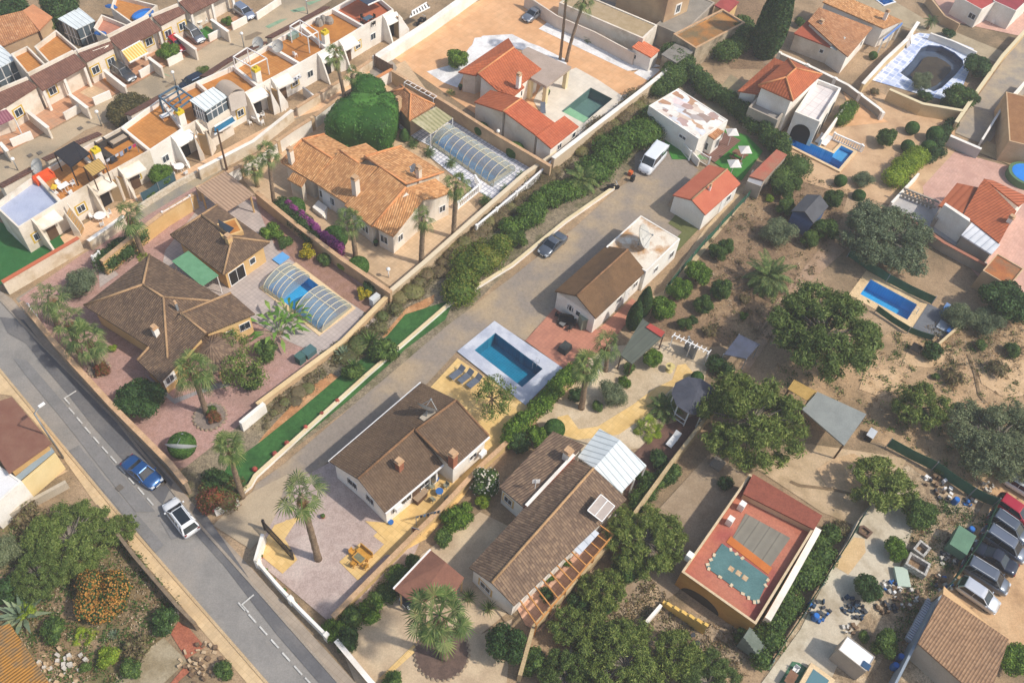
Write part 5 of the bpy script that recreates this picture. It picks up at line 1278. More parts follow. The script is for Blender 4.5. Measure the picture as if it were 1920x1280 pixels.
# skylight and pergola
h=House('pergola','timber pergola with a few clear panels along the brown ribbed house','pergola',G(1080,1060))
a0,a1=G(1018,1165,2.4),G(1145,1000,2.4);a0,a1=G(1006,1170,2.3),G(1150,1002,2.3);b0,b1=G(970,1118,2.7),G(1112,975,2.7);mb=MB()
mb.beam(a0,a1,.12,.14);mb.beam(b0,b1,.12,.14)
for k in range(12):mb.beam(lerp(a0,a1,k/11),lerp(b0,b1,k/11),.09,.12)
for k in range(0,12,2):c=lerp(a0,a1,k/11);mb.beam(Vector((c.x,c.y,0)),c,.14,.14)
h.part('beams',mb,plain('honey_timber','b97f43','c98f52',1.5,grain=.1))
q=[lerp(a0,a1,.66),lerp(a0,a1,.93),lerp(b0,b1,.93),lerp(b0,b1,.66)];q=[lerp(q[0],q[3],.45),lerp(q[1],q[2],.45),q[2],q[3]]
h.part('roof_panels',MB().solid([p+Vector((0,0,.1)) for p in q],.03),stripes('pale_panel','c3c8cf','a2a8b0',.8,.93,.3))
h=House('skylight','pale sunroom roof panel beside the tiles, below the white veranda roof','skylight',G(1130,960));q=[G(1101,958,4.3),G(1126,928,4.4),G(1152,950,3.6),G(1128,979,3.5)]
h.part('panel',MB().solid([p+Vector((0,0,.13)) for p in q],.05),plain('pinkish_panel','968a84','a1958e',1.0,.3,.05))
mb=MB()
for i in range(4):mb.beam(q[i]+Vector((0,0,.14)),q[(i+1) % 4]+Vector((0,0,.14)),.07,.06)
mb.beam((q[0]+q[3])/2+Vector((0,0,.15)),(q[1]+q[2])/2+Vector((0,0,.15)),.08,.08);h.part('frame',mb,WPAINT)
# ---- red brown carport
h=House('carport','reddish brown felt carport next to the long shadow of the ribbed house','carport',G(805,1090))
h.free({'a':Q(1,3,'1035 575')[0]+(2.5,),'b':Q(1,3,'1310 282')[0]+(2.5,),'c':Q(1,3,'1425 375')[0]+(3.1,),'d':Q(1,3,'1190 690')[0]+(2.6,),'e':Q(1,3,'1500 590')[0]+(2.4,),'f':Q(1,3,'1562 490')[0]+(2.5,)},['abcd','dcfe'],'abcfed',None,plain('brown_felt','8a5f4d','7e5647',1.2,.9,.06),0)
mb=MB()
for x_,y_ in Q(1,3,'1085 610 1310 300 1500 590 1545 500 1190 685'):
 c=G(x_,y_,2.35);mb.beam(Vector((c.x,c.y,0)),c,.13,.13)
h.part('posts',mb,plain('post_tan','c2a274',grain=.05));h.part('white_edge',MB().beam(G(*Q(1,3,'1030 573')[0],2.52),G(*Q(1,3,'1308 280')[0],2.52),.12,.16),WPAINT)
# ---- yellow building with roof terrace
h=House('terrace_house','ochre flat roofed house with a red roof terrace and a teal mosaic','house',G(1400,1040))
OCH=plain('ochre_render','b5843f','c08f4a',.5,grain=.06,c3='a06c28')
REDD=plain('red_deck','b26a52','bb775e',.5,.7,.08,c3='a5564a',s3=.25,det=.12)
h.flat([(1272,1082),(1400,893),(1542,968),(1422,1160)],2.5,OCH,REDD,.55,.18,top=plain('parapet_tan','cdb490','d8c2a0',1.5,grain=.08),fit=True)
dz=2.5-.54
def deckpatch(name,pts,mat,dzz):MB().solid([G(*p,dz+dzz) for p in pts],dzz-.004 if dzz > .02 else .01).build(name,mat,h.o)
deckpatch('grey_deck',P('1368,1018 1398,962 1482,1008 1440,1068'),stripes('grey_boards','837d70','6c675c',.9,.93,.8,axis=1),.03)
deckpatch('orange_band',P('1362,1016 1370,1004 1448,1064 1440,1076'),plain('orange_band','c9773a','bd6c33',grain=.05),.045)
deckpatch('teal_mosaic',P('1324,1062 1354,1018 1442,1082 1420,1132'),plain('teal_deck','4f7272','5b7f7e',.7,grain=.08),.06)
mb=MB()
for x_,y_ in P('1371,1066 1385,1074 1397,1083'):mb.box(G(x_,y_,dz+.062),.42,.42,.012,YAW)
h.part('mosaic_motif',mb,plain('motif','c8b592','b98c66',4,grain=.05))
mb=MB();rd=random.Random(4)
for e0,e1 in ((P('1324,1062')[0],P('1354,1018')[0]),(P('1354,1018')[0],P('1442,1082')[0]),(P('1442,1082')[0],P('1420,1132')[0]),(P('1420,1132')[0],P('1324,1062')[0])):
 A_,B_=G(*e0,dz+.07),G(*e1,dz+.07);n_=int((A_-B_).length/.5)
 for k in range(n_):
  if rd.random() < .75:mb.box(lerp(A_,B_,(k+.5)/n_),.3,.22,.012,rd.uniform(0,3))
h.part('mosaic_edge',mb,plain('edge_stone','dccdb0','c9b08c',4,grain=.05))
h.free({'a':(1393,925,2.8),'b':(1412,888,3.0),'c':(1542,966,3.0),'d':(1527,992,2.8)},['abcd'],'abcd',TANW,plain('reddish_sheet','935240','884a39',1,.8,.1,det=.15),.05,base=dz)
mb=MB();a,b=G(1266,1100,0),G(1345,1175,0)
for k in range(13):
 f0,f1=k/13,(k+1)/13;p0,p1=G(*lerp(Vector((1264,1101)),Vector((1352,1181)),f0),0),G(*lerp(Vector((1264,1101)),Vector((1352,1181)),f1),0)
 x0=2*f0-1;x1=2*f1-1;z0,z1=2.3*math.sqrt(max(0,1-x0*x0*.98)),2.3*math.sqrt(max(0,1-x1*x1*.98));mb.poly([p0,p1,p1+Vector((0,0,z1)),p0+Vector((0,0,z0))])
o_=h.w[0];e_=h.side(0,(1310,1120));A_,B_=o_[e_],o_[(e_+1) % 4];d_=(B_-A_);d_.z=0;L_=d_.length;d_.normalize();n_=Vector((d_.y,-d_.x,0));arch=MB();poly=[]
for k in range(15):
 a_=math.pi*k/14;poly.append(Vector((A_.x,A_.y,0))+d_*(2.3-1.7*math.cos(a_))+n_*.02+Vector((0,0,.05+1.25*math.sin(a_))))
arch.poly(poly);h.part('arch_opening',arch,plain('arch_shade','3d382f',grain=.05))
mb=MB()
for k in range(11):
 c=Vector((A_.x,A_.y,0))+d_*(6.4+k*.26)+n_*.75;mb.box(c,.27,1.0,2.1-.19*k,math.atan2(d_.y,d_.x))
h.part('outside_stair',mb,plain('stair_grey_green','6c7568','7a8276',1.5,grain=.08))
for c_ in ((1290,1048),(1366,981),(1388,953)):
 MB().box(G(c_[0],c_[1],dz),.5,.5,.9,YAW).build('vent',WHITE,h.o)
# yellow wedge canopy and low wall in front of it
t=thing('boundary_wall','bright yellow low wall with a zigzag top beside the ochre arch','wall',G(1300,1150));mb=MB();a,b=G(1240,1133,0),G(1318,1187,0);n=Vector((-(b-a).normalized().y,(b-a).normalized().x,0))
for k in range(12):
 p,q=lerp(a,b,k/12),lerp(a,b,(k+1)/12);mb.obox((p+q)/2+Vector((0,0,.35+.04*k)),(q-p)/2,n*.12,Vector((0,0,.35+.04*k+(.12 if k % 2 else 0))))
mb.build('wall_body',plain('bright_yellow','d9b05a','e2bb66',grain=.04),t)
# ---- metal shed among pines
h=House('shed','open shed with a plain grey metal roof between the pines','shed',G(1560,790))
h.free({'a':(1504,767,2.5),'b':(1533,734,2.7),'c':(1625,776,2.7),'d':(1583,835,2.5)},['abcd'],'abcd',None,plain('zinc','8a8d88','959892',.8,.5,.06,metal=.2),0)
mb=MB()
for x_,y_ in P('1506,768 1534,737 1622,778 1582,833'):c=G(x_,y_,2.4);mb.beam(Vector((c.x,c.y,0)),c,.12,.12)
a,b,c,d=G(1506,768,2.3),G(1534,737,2.3),G(1622,778,2.3),G(1582,833,2.3)
h.part('posts',mb,WOODD);mb=MB()
for p,q in ((a,b),(b,c)):mb.solid([p,q,q+Vector((.05,0,0)),p+Vector((.05,0,0))],2.3)
h.part('back_wall',mb,BLOCKW)
h=House('slatted_roof','yellowish slatted lean-to beside the grey metal shed, partly under the pine','lean-to',G(1500,745));q=[G(1478,730,2.3),G(1490,712,2.5),G(1530,733,2.5),G(1515,752,2.3)];mb=MB()
for k in range(16):mb.beam(lerp(q[0],q[3],k/15),lerp(q[1],q[2],k/15),.12,.06)
h.part('slats',mb,plain('slat_yellow','b5924e','c3a05c',2,grain=.1));mb=MB()
for p in q:mb.beam(Vector((p.x,p.y,0)),p,.1,.1)
h.part('posts',mb,WOODD)
# ---- bottom right tiled building
h=House('storehouse','big light brown shingled roof beside the car park','building',G(1790,1230))
q=[G(1768,1113,3.2),G(1892,1198,3.2),G(1850,1320,3.0),G(1721,1205,3.0)]
h.roof([q],q,GREYW,SHING,.25)
h=House('storehouse_wing','tan canopy edge above the shingled roof facing the cars','canopy',G(1800,1110));h.part('canopy',MB().solid([G(1770,1098,3.0),G(1778,1106,3.0),G(1884,1196,3.0),G(1882,1206,3.0),G(1768,1114,3.0)],.15),plain('canopy_tan','d0a877','dab485',grain=.05))
mb=MB();c=G(1772,1104,2.9);mb.box(Vector((c.x,c.y,0)),.2,.2,2.9);c=G(1880,1198,2.9);mb.box(Vector((c.x,c.y,0)),.2,.2,2.9);h.part('posts',mb,TANW)
# white container hut
h=House('site_hut','plain white topped box hut in the junk yard','hut',G(1605,1230))
h.flat(Q(3,3,'597 920 805 1085 738 1190 527 1030'),2.2,GREYW,plain('bright_white_roof','efefef','e6e6e8',.8,grain=.03),.05,.06)
MB().box(G(*Q(3,3,'735 1150')[0],2.16),.5,.6,.06,YAW).build('solar_panel',paint('solar_blue','2f5070',.2),h.o)
# ---- blue shed
h=House('garden_shed','blue wooden shed with a charcoal gabled roof among garden trees','shed',G(1515,400))
h.gable([Q(3,1,'170 305')[0],Q(3,1,'290 180')[0],Q(3,1,'455 265')[0],Q(3,1,'345 390')[0]],2.3,3.1,plain('blue_boards','4a6088','55698f',2,grain=.06),plain('charcoal_roof','4f5054','595a5e',1,grain=.06),.15,.5,caps=False)
# ---- right orange roofed villa
h=House('villa','white villa with orange roofs and a white metal lean-to, right edge','villa',G(1820,440))
zz=lambda x,y:(1640+x/4.923,280+y/4.923);z=zz
h.free(V(a=(590,520,2.8),b=(810,595,2.9),c=(970,355,3.4),d=(760,310,3.3)),['abcd'],'abcd',WHITE,stripes('orange_sheet','a45a37','96502f',.7,.85),.2)
h.free(V(a=(820,600,3.0),b=(1150,865,3.0),c=(1310,570,4.0),d=(1015,270,4.2),e=(975,320,3.9)),['abcde'],'abcde',WHITE,TERR,.25)
h.free(V(a=(1010,270,4.1),b=(1335,525,3.5),c=(1440,440,2.7),d=(1378,420,2.8),e=(1100,290,3.5)),['abcde'],'abcde',WHITE,stripes('orange_barrel','b5633f','96502f',.45,.7,bump=.05),.2)
h.free(V(a=(800,790,2.3),b=(1080,970,2.3),c=(1160,880,2.9),d=(900,670,2.9)),['abcd'],'abcd',GREYW,stripes('white_sheet','e6e6e8','b9bcc2',.7,.92),.15)
mb=MB();a,b=G(*z(640,510),3.6),G(*z(880,670),3.6);mb.solid([a,b,b+UB*.9,a+UB*.9] if False else [a,b,G(*z(880,640),3.6),G(*z(655,493),3.6)],3.5);h.part('stair_block',mb,WHITE)
h.chimney(z(1230,680),3.4,4.2,WHITE,.5)
mb=MB();
for k in range(9):mb.solid([G(*z(555+k*30,630+k*17),.2*(9-k)) ,G(*z(585+k*30,647+k*17),.2*(9-k)),G(*z(625+k*30,600+k*17),.2*(9-k)),G(*z(595+k*30,583+k*17),.2*(9-k))],.2*(9-k))
h.part('outside_stair',mb,GREYW)
h=House('flat_hut','small hut with a rusty orange flat roof at the wall corner','hut',G(1880,510));h.flat([z(978,1125),z(1130,975),z(1380,1085),z(1265,1255)],2.6,TANW,plain('rusty_deck','b4713f','a0603a',.7,grain=.1,c3='8f6a4c',s3=.5),.12,.12)
h=House('yard_terrace','raised grey concrete terrace with low walls left of the orange roofed villa','terrace',G(1730,390))
h.part('slab',MB().solid([G(*z(*p),.5) for p in ((150,515),(260,400),(560,520),(1040,1050),(1010,1060),(405,668),(240,590))],.48),plain('terrace_grey','b0aca9','bbb6b2',.6,grain=.05,c3='a39e9a'))
h=House('block_wall','grey pierced block wall above the raised concrete terrace','wall',G(1720,365));a,b=G(*z(265,365),1.6),G(*z(590,495),1.6);a.z=b.z=0;mb=MB();d=(b-a).normalized();L=(b-a).length
for r_ in range(5):
 for k in range(int(L/.45)):mb.obox(a+d*(k*.45+.2+(.2 if r_ % 2 else 0))+Vector((0,0,.3+r_*.32)),d*.13,Vector((-d.y,d.x,0))*.08,Vector((0,0,.12)))
for s in (0,1,2):mb.obox((a+b)/2+Vector((0,0,(.09,1.72,.9)[s])),d*(L/2),Vector((-d.y,d.x,0))*.1,Vector((0,0,.08)))
h.part('blocks',mb,GREYW)
# ---- white arched villa with blue pool
h=House('villa','two storey white villa with arches, orange hipped roof and tiled roof terrace','villa',G(1470,200))
z=lambda x,y:(1380+x/(16/3),90+y/(16/3))
q=[(220,375),(520,105),(860,265),(570,530)];W4=[G(*z(*p),5.2) for p in q];ap1,ap2=G(*z(500,295),6.7),G(*z(600,205),6.7);a,b,c,d=W4
h.roof([[a,d,ap1],[d,c,ap2,ap1],[c,b,ap2],[b,a,ap1,ap2]],[a,b,c,d],WHITE,TERR,.35,[(a,ap1),(d,ap1),(ap1,ap2),(c,ap2),(b,ap2)],RIDGEO)
h.free(V(a=(15,430,3.0),b=(215,460,3.2),c=(510,150,4.4),d=(385,100,3.6)),['abcd'],'abcd',WHITE,TERR,.25,[])
h.flat([z(540,615),z(805,730),z(1085,410),z(860,330)],3.6,WHITE,paving('roof_pale_tiles','dcd4d2','e2dbd8','cdc3c0',1.0,.05),.5,.25,fit=True)
o_=h.w[-1]
for e_ in range(4):
 A_,B_=o_[e_],o_[(e_+1) % 4];m_=(A_+B_)/2;d_=(B_-A_);d_.z=0;L_=d_.length;d_.normalize();n_=Vector((d_.y,-d_.x,0))
 if n_.y > 0:continue
 k_=1 if n_.x < .2 else 3
 for j in range(k_):
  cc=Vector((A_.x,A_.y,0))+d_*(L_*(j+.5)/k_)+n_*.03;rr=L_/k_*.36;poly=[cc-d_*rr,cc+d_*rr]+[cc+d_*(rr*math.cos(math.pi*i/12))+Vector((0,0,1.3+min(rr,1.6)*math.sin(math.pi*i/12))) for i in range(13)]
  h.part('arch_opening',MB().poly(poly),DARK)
h.flat([z(130,590),z(400,720),z(540,600),z(230,470)],3.0,GREYW,plain('grey_terrace','98918a','a39c94',.8,grain=.06),.5,.2,fit=True)
# ---- top right tiled house
h=House('house','white house with mottled orange roof and a red lean-to, above the path','house',G(1550,90))
h.free({k:(*Q(3,0,v)[0],zz_) for k,v,zz_ in (('a','300 160',3.7),('b','530 370',3.0),('c','600 425',2.9),('d','785 210',2.9),('e','385 55',4.3))},['abcde'],'abcde',WHITE,OLDT,.25)
h.free({k:(*Q(3,0,v)[0],zz_) for k,v,zz_ in (('a','195 250',2.5),('b','520 375',2.5),('c','585 280',3.1),('d','300 150',3.3))},['abcd'],'abcd',CREAMW,plain('brick_red_sheet','a9563c','b05e43',1,.8,.07),.15)
h.part('clear_panel',MB().solid([G(*Q(3,0,v)[0],zz_) for v,zz_ in (('465 358',2.72),('515 380',2.72),('585 282',3.2),('540 265',3.2))],.05),plain('pale_sheet','c3c9c6','b5bcb9',grain=.04))
h.winat(0,Q(3,0,'715 345')[0],.9,.7,1.0);h.winat(1,Q(3,0,'410 370')[0],1.1,.6,.6);h.chimney(Q(3,0,'385 210')[0],3.0,3.9,WHITE,.5)
h=House('house','narrow orange roofed house with a blue edged porch, behind the mottled roof','house',G(1620,30))
h.free({k:(*Q(3,0,v)[0],zz_) for k,v,zz_ in (('a','410 15',3.4),('b','870 215',3.0),('c','1010 155',3.0),('d','500 -60',3.6))},['abcd'],'abcd',WHITE,ORG,.2);h.chimney(Q(3,0,'875 140')[0],3.2,4.2,WHITE,.45)
h.part('porch_edge',MB().beam(G(*Q(3,0,'865 300')[0],2.4),G(*Q(3,0,'1005 180')[0],2.4),.15,.3),plain('blue_edge','6a8cc8',grain=.03))
mb=MB()
for v in ('865 300','930 250','1000 185'):c=G(*Q(3,0,v)[0],2.3);mb.beam(Vector((c.x,c.y,0)),c,.16,.16)
h.part('porch_posts',mb,WHITE)
h=House('house','white walled house with a red flat roof in the top right corner','house',G(1830,20))
h.flat([Q(3,0,'1410 90')[0],Q(3,0,'1460 0')[0],Q(3,0,'1690 10')[0],Q(3,0,'1650 160')[0]][:0] or [(1800,-4),(1848,22),(1864,-2),(1820,-26)],2.8,WHITE,plain('red_flat','a9443f','b45049',1,grain=.06),.06,.1);h.winat(0,(1826,25),.9,1.2,.9)
h=House('house','maroon roofed house beside white garden chairs, top right','house',G(1890,20));h.flat([(1868,4),(1908,22),(1935,-10),(1890,-30)],2.9,WHITE,plain('maroon_flat','9c4046','8d3940',1,grain=.06),.06,.1)
h=House('warehouse','brown roofed building on the far side of the right lane','building',G(1920,240));h.flat([(1873,250),(1938,285),(2000,190),(1905,185)],3.0,TANW,plain('brown_roof_two','8f6440','9a6e48',1,grain=.1),.06,.15)
# ---- pergola shed, green roofed, with red panel (centre right)
h=House('shelter','dark grey green lean-to roof with a small red panel beside the red patio','shelter',G(1200,650))
h.free({'a':(1163,665,2.3),'b':(1205,597,2.6),'c':(1247,627,2.6),'d':(1185,682,2.3)},['abcd'],'abcd',None,stripes('green_felt','5c6156','51564d',.9,.9),0)
MB().solid([G(*p,2.68) for p in P('1211,613 1219,606 1247,622 1240,632')],.05).build('red_panel',plain('red_panel','a8463c','b04e44',grain=.05),h.o);mb=MB()
for x_,y_ in P('1165,665 1205,600 1244,628 1185,679'):c=G(x_,y_,2.25);mb.beam(Vector((c.x,c.y,0)),c,.1,.1)
h.part('posts',mb,WOODD)
h=House('dark_shelter','dark slate blue tarpaulin shelter left of the right hand pine','shelter',G(1390,650));q=[G(1357,664,2.0),G(1386,626,2.2),G(1424,645,2.2),G(1400,672,2.0)];h.part('canopy',MB().solid(q,.06),plain('slate_tarp','474c5a','50566a',1,grain=.05));mb=MB()
for p in q:mb.beam(Vector((p.x,p.y,0)),p,.08,.08)
h.part('posts',mb,GREYM)
# gazebo
h=House('gazebo','round gazebo with a dark slate roof and white rails, beside the big pine','gazebo',G(1300,770));c=G(1303,742,2.4);mb=MB();N_=10
for k in range(N_):
 a_,b_=2*math.pi*k/N_,2*math.pi*(k+1)/N_;r_=2.1;mb.poly([c+Vector((0,0,.75)),c+Vector((r_*math.cos(a_),r_*math.sin(a_),0)),c+Vector((r_*math.cos(b_),r_*math.sin(b_),0))])
h.part('roof',mb,plain('slate','484a54','52545e',1.2,grain=.08));mb=MB()
for k in range(N_):
 p=Vector((c.x+1.85*math.cos(2*math.pi*k/N_),c.y+1.85*math.sin(2*math.pi*k/N_),0));q=Vector((c.x+1.85*math.cos(2*math.pi*(k+1)/N_),c.y+1.85*math.sin(2*math.pi*(k+1)/N_),0));mb.beam(p,p+Vector((0,0,2.4)),.1,.1)
 if k != 7:mb.beam(p+Vector((0,0,.9)),q+Vector((0,0,.9)),.07,.07);mb.beam(p+Vector((0,0,.3)),q+Vector((0,0,.3)),.06,.06)
h.part('rails',mb,WPAINT)
# shed roofs beside the turf
h=House('tin_shed','narrow shed with rusty and salmon roof panels along the tall hedge','shed',G(1440,310))
h.free({'a':(1405,330,2.2),'b':(1456,280,2.2),'c':(1476,290,2.2),'d':(1432,338,2.2)},['abcd'],'abcd',GREYW,plain('salmon_panels','b0604c','a6745c',.6,.8,.1),.05)
h=House('tin_shed','grey flat shed at the end of the turf next to the red bungalow','shed',G(1420,345));h.flat([(1398,338),(1425,350),(1441,328),(1414,320)],2.0,GREYW,plain('grey_sheet2','9a9a9c','a4a4a6',grain=.04),.05,.06)
# bottom left buildings
h=House('house','flat chocolate brown roof on the left edge beside the street','house',G(40,830))
h.free({'a':(-60,770,3.6),'b':(22,744,3.6),'c':(96,830,3.6),'d':(16,887,3.6)},['abcd'],'abcd',YELW,plain('choc_felt','7e5546','86604f',.8,.9,.05),.25)
h=House('house','white roofed low building at the left edge below the brown roof','house',G(10,930));h.flat([(-60,900),(0,858),(27,908),(-40,980)],3.0,WHITE,plain('white_flat','e9e7e6','dedcdb',.6,grain=.04),.1,.15)
h=House('garage','glass strip and cream wall of the garage under the brown roof','canopy',G(60,880));h.part('canopy',MB().solid([G(24,897,2.6),G(96,838,2.6),G(102,846,2.6),G(30,906,2.6)],.08),plain('glass_strip','8a99a0','97a5ab',grain=.03));h.part('wall',MB().solid([G(32,908,2.3),G(103,848,2.3),G(106,852,2.3),G(35,912,2.3)],2.28),plain('pale_yellow','e0c78f','e6cf9b',grain=.03))
h=House('shed','ochre corrugated roof in the bottom left corner','shed',G(40,1250));q=[G(-60,1190,2.4),G(18,1168,2.6),G(95,1285,2.6),G(0,1400,2.3)];h.roof([q],q,TANW,stripes('ochre_corrugated','b98337','9c6c2e',.22,.55,.6,bump=.05,c3='7f6a4c'),.2)
# ============================================================ TERRACED ROWS (top left)
YSUR=plain('yellow_surround','d6b34e','cba843',grain=.04)
def stair(par,top,bot,w=.95,h=2.9,mat=None,wmat=None):
 """outside stair from the terrace (top, px at height h) to the yard (bot, px at ground)"""
 a,b=G(top[0],top[1],h),G(bot[0],bot[1],0);d=Vector((b.x-a.x,b.y-a.y,0));L=d.length;d.normalize();n=Vector((-d.y,d.x,0));k=12;mb=MB();wm=MB();az=math.atan2(d.y,d.x)
 k=8;bm_=MB()
 for i in range(k):
  hh=max(h*(1-i/k)-.12,.1);p=Vector((a.x,a.y,0))+d*(L*(i+.5)/k);bm_.box(p,L/k,w,hh,az);mb.box(p+Vector((0,0,hh+.004)),L/k*.6,w*.98,.05,az)
 bm_.build('stair_body',plain('stair_riser','a8906c','b59c77',grain=.05),par)
 for s in (-1,1):
  p0=Vector((a.x,a.y,0))+n*(s*(w/2+.07));p1=p0+d*L;t=n*.06
  wm.solid([p0-t+Vector((0,0,h+.55)),p0+t+Vector((0,0,h+.55)),p1+t+Vector((0,0,.75)),p1-t+Vector((0,0,.75))],0,[p0-t,p0+t,p1+t,p1-t])
 mb.build('stair_treads',mat or plain('stair_orange','b9853f','c59350',grain=.06),par);wm.build('stair_walls',wmat or WHITE,par)
def r2(label,bl,br,fr,fl,deck,wm=WHITE,stairs=(),wins=(),h=3.5,par=.6,sur=None,deckn=None):
 o=House('terraced_house',label,'terraced house',G(*fl,0),group='terraced houses with flat orange terraces')
 o.flat([bl,br,fr,fl],h,wm,deck,par,.16,fit=False)
 s=o.w[0];
 for w_ in wins:
  if len(w_) == 3:o.winat(0,w_[:2],1.0,1.0,1.0,sur=w_[2])
  else:o.winat(0,w_,1.0,1.0,1.0)
 for t_,b_ in stairs:stair(o.o,t_,b_,mat=None,wmat=wm)
 # lean porch and chimney block on the front
 return o
def ipt(a,b,t):return (a[0]+(b[0]-a[0])*t,a[1]+(b[1]-a[1])*t)
BD=plain('pale_blue_deck','a9b1c8','b3bace',.8,.8,.05,c3='9ea6bd',s3=.5)
B=[(-12,384),(67,327),(148,281),(227,238),(300,185),(368,153),(437,123),(502,84),(563,47),(623,16),(690,-22)]
Fp=[(34,427),(113,378),(193,330),(281,282),(343,241),(418,198),(484,161),(562,119),(614,90),(682,49),(738,18)]
specs=[('end terrace with a pale blue grey flat roof beside the dark turf',BD,CREAMW,[((70,443),YSUR)],[]),
         ('terrace with the orange outdoor sofa and white garden set on its roof',ORDECK2,CREAMW,[((155,398),YSUR)],[((126,396),(156,436))]),
         ('terrace with the washing line and wicker seating on its roof',ORDECK,CREAMW,[((258,335),YSUR)],[((208,338),(226,362)),((222,332),(244,362))]),
         ('terrace with a white sun lounger and a plain orange roof deck',ORDECK2,WHITE,[((312,300),None)],[]),
         ('terrace with a blue framed roof cage and a blue awning',ORDECK,CREAMW,[],[((364,256),(384,294)),((378,252),(396,278))]),
         ('terrace under the white sunroom with a grey vaulted roof',ORDECK,WHITE,[((452,214),YSUR)],[]),
         ('terrace whose orange deck lies behind the white pergola with a yellow chimney',ORDECK2,WHITE,[((555,160),YSUR)],[((502,172),(520,206)),((514,168),(534,198))]),
         ('terrace with the pale round dish and white deck chair on its roof',ORDECK,WHITE,[((583,142),None)],[]),
         ('terrace with covered furniture and a white chimney with yellow cap on its roof',ORDECK,WHITE,[((673,88),YSUR)],[((630,92),(648,126))]),
         ('terrace with the dark awning and dining table on brick red tiles',plain('brick_deck','b0603f','bb6a48',1,grain=.06),WHITE,[((700,70),None)],[((742,30),(762,60))])]
ROW2=[]
for i,(lb,dk,wm,wn,stt) in enumerate(specs):
 hh=r2(lb if i else 'cream '+lb,B[i],B[i+1],Fp[i+1],Fp[i],dk,wm,stt,[])
 for (p_,s_) in wn:hh.winat(0,p_,.9,1.0,1.0,sur=s_)
 # arched porch wall that stands out from the front
 a,b=G(*Fp[i],3.5),G(*Fp[i+1],3.5);f=.62 if i % 2 else .3;c=lerp(a,b,f);c.z=0;n=Vector(((b-a).normalized().y,-(b-a).normalized().x,0));d=(b-a).normalized()
 mb=MB()
 for s in (0,):
  p0=c;mb.solid([p0+Vector((0,0,3.6)),p0+d*.2+Vector((0,0,3.6)),p0+d*.2+n*.6+Vector((0,0,3.1)),p0+n*.6+Vector((0,0,3.1))],0,[p0,p0+d*.2,p0+d*.2+n*1.7,p0+n*1.7])
 mb.solid([c+d*.2+Vector((0,0,3.05)),c+d*2.4+Vector((0,0,3.05)),c+d*2.4+n*1.1+Vector((0,0,2.55)),c+d*.2+n*.9+Vector((0,0,2.55))],.15);hh.part('porch_hood',mb,wm)
 mb=MB();mb.obox(c+d*1.3+n*.03+Vector((0,0,1.05)),d*.5,n*.03,Vector((0,0,1.05)));hh.part('door',mb,DARK if i % 2 else WOODD)
 ROW2.append(hh)
def rchim(i,px,label=None):
 c=G(px[0],px[1],2.9);hh=ROW2[i];MB().box(Vector((c.x,c.y,2.4)),.75,.6,2.3,YAW).build('chimney',WHITE,hh.o);MB().box(Vector((c.x,c.y,4.7)),.8,.65,.35,YAW).box(Vector((c.x+.1,c.y,5.05)),.25,.25,.3).build('chimney_cap',plain('yellow_cap','dcc22e','d0b62a',grain=.03),hh.o)
rchim(6,(485,158));rchim(8,(612,88));rchim(4,(344,238));rchim(2,(190,310))
# brown tiled strip along the worn street behind row 2
for a,b,lb in (((2,350),(65,316),'beside the pale blue roof'),((85,300),(120,284),'beside the black shade sail'),((143,270),(190,250),'behind the wicker seating'),((243,215),(310,178),'behind the big brown green bush'),((386,143),(440,108),'behind the small potted tree'),((440,108),(500,78),'behind the white pergola'),((508,70),(565,40),'behind the pale round dish'),((565,40),(618,12),'behind the covered furniture')):
 h=House('tiled_canopy','narrow brown tiled canopy over the street side, '+lb,'canopy',G(*a),group='brown tiled canopies on the worn street')
 p,q=G(*a,3.1),G(*b,3.1);n=Vector((-(q-p).normalized().y,(q-p).normalized().x,0));q4=[p+n*1.2-Vector((0,0,.55)),q+n*1.2-Vector((0,0,.55)),q-n*.1,p-n*.1]
 h.roof([q4],q4,CREAMW,MAUVE,.15)
# row 2 front yards: lane wall and paving
patch('front_yard',P('113,445 300,345 470,255 640,165 720,110 735,125 640,195 535,228 372,325 250,395 130,470'),paving('yard_peach','dcb58f','e2bd98','cda680',.4,.04,stain='cfa680'),2)
LW=plain('lane_wall_cream','e2d3bd','d9c9b0',.6,grain=.06,c3='c4ad8c',s3=.5)
wall('long pale lane wall with a red coping along the dark turf',P('4,529 147,446'),1.7,LW,.25,plain('red_coping','c06a4a',grain=.05),top=True)
wall('pale lane wall in front of the terrace stairs, behind the big palm',P('165,452 232,405'),1.3,LW,.25,WHITE,top=True)
wall('low rough white lane wall with a green screen behind it',P('262,395 330,352 372,330'),.7,plain('rough_white','ddd0bd','c7b79f',2,grain=.12),.3)
wall('pale lane wall below the blue awning, right of the lamp mast',P('372,318 475,265 548,207'),1.4,LW,.25,WHITE,top=True)
wall('cream lane wall in front of the peach paved yard',P('556,202 640,150 697,112'),1.3,LW,.25,CAPT,top=True)
wall('white wall dividing the peach yard from the next terrace front',P('568,163 591,181'),1.2,WHITE,.2,top=True)
fence('dark green screen behind the low rough lane wall',P('270,384 332,345'),1.6,plain('dark_screen','35505a','3e5a63',grain=.06),sp=1.5)
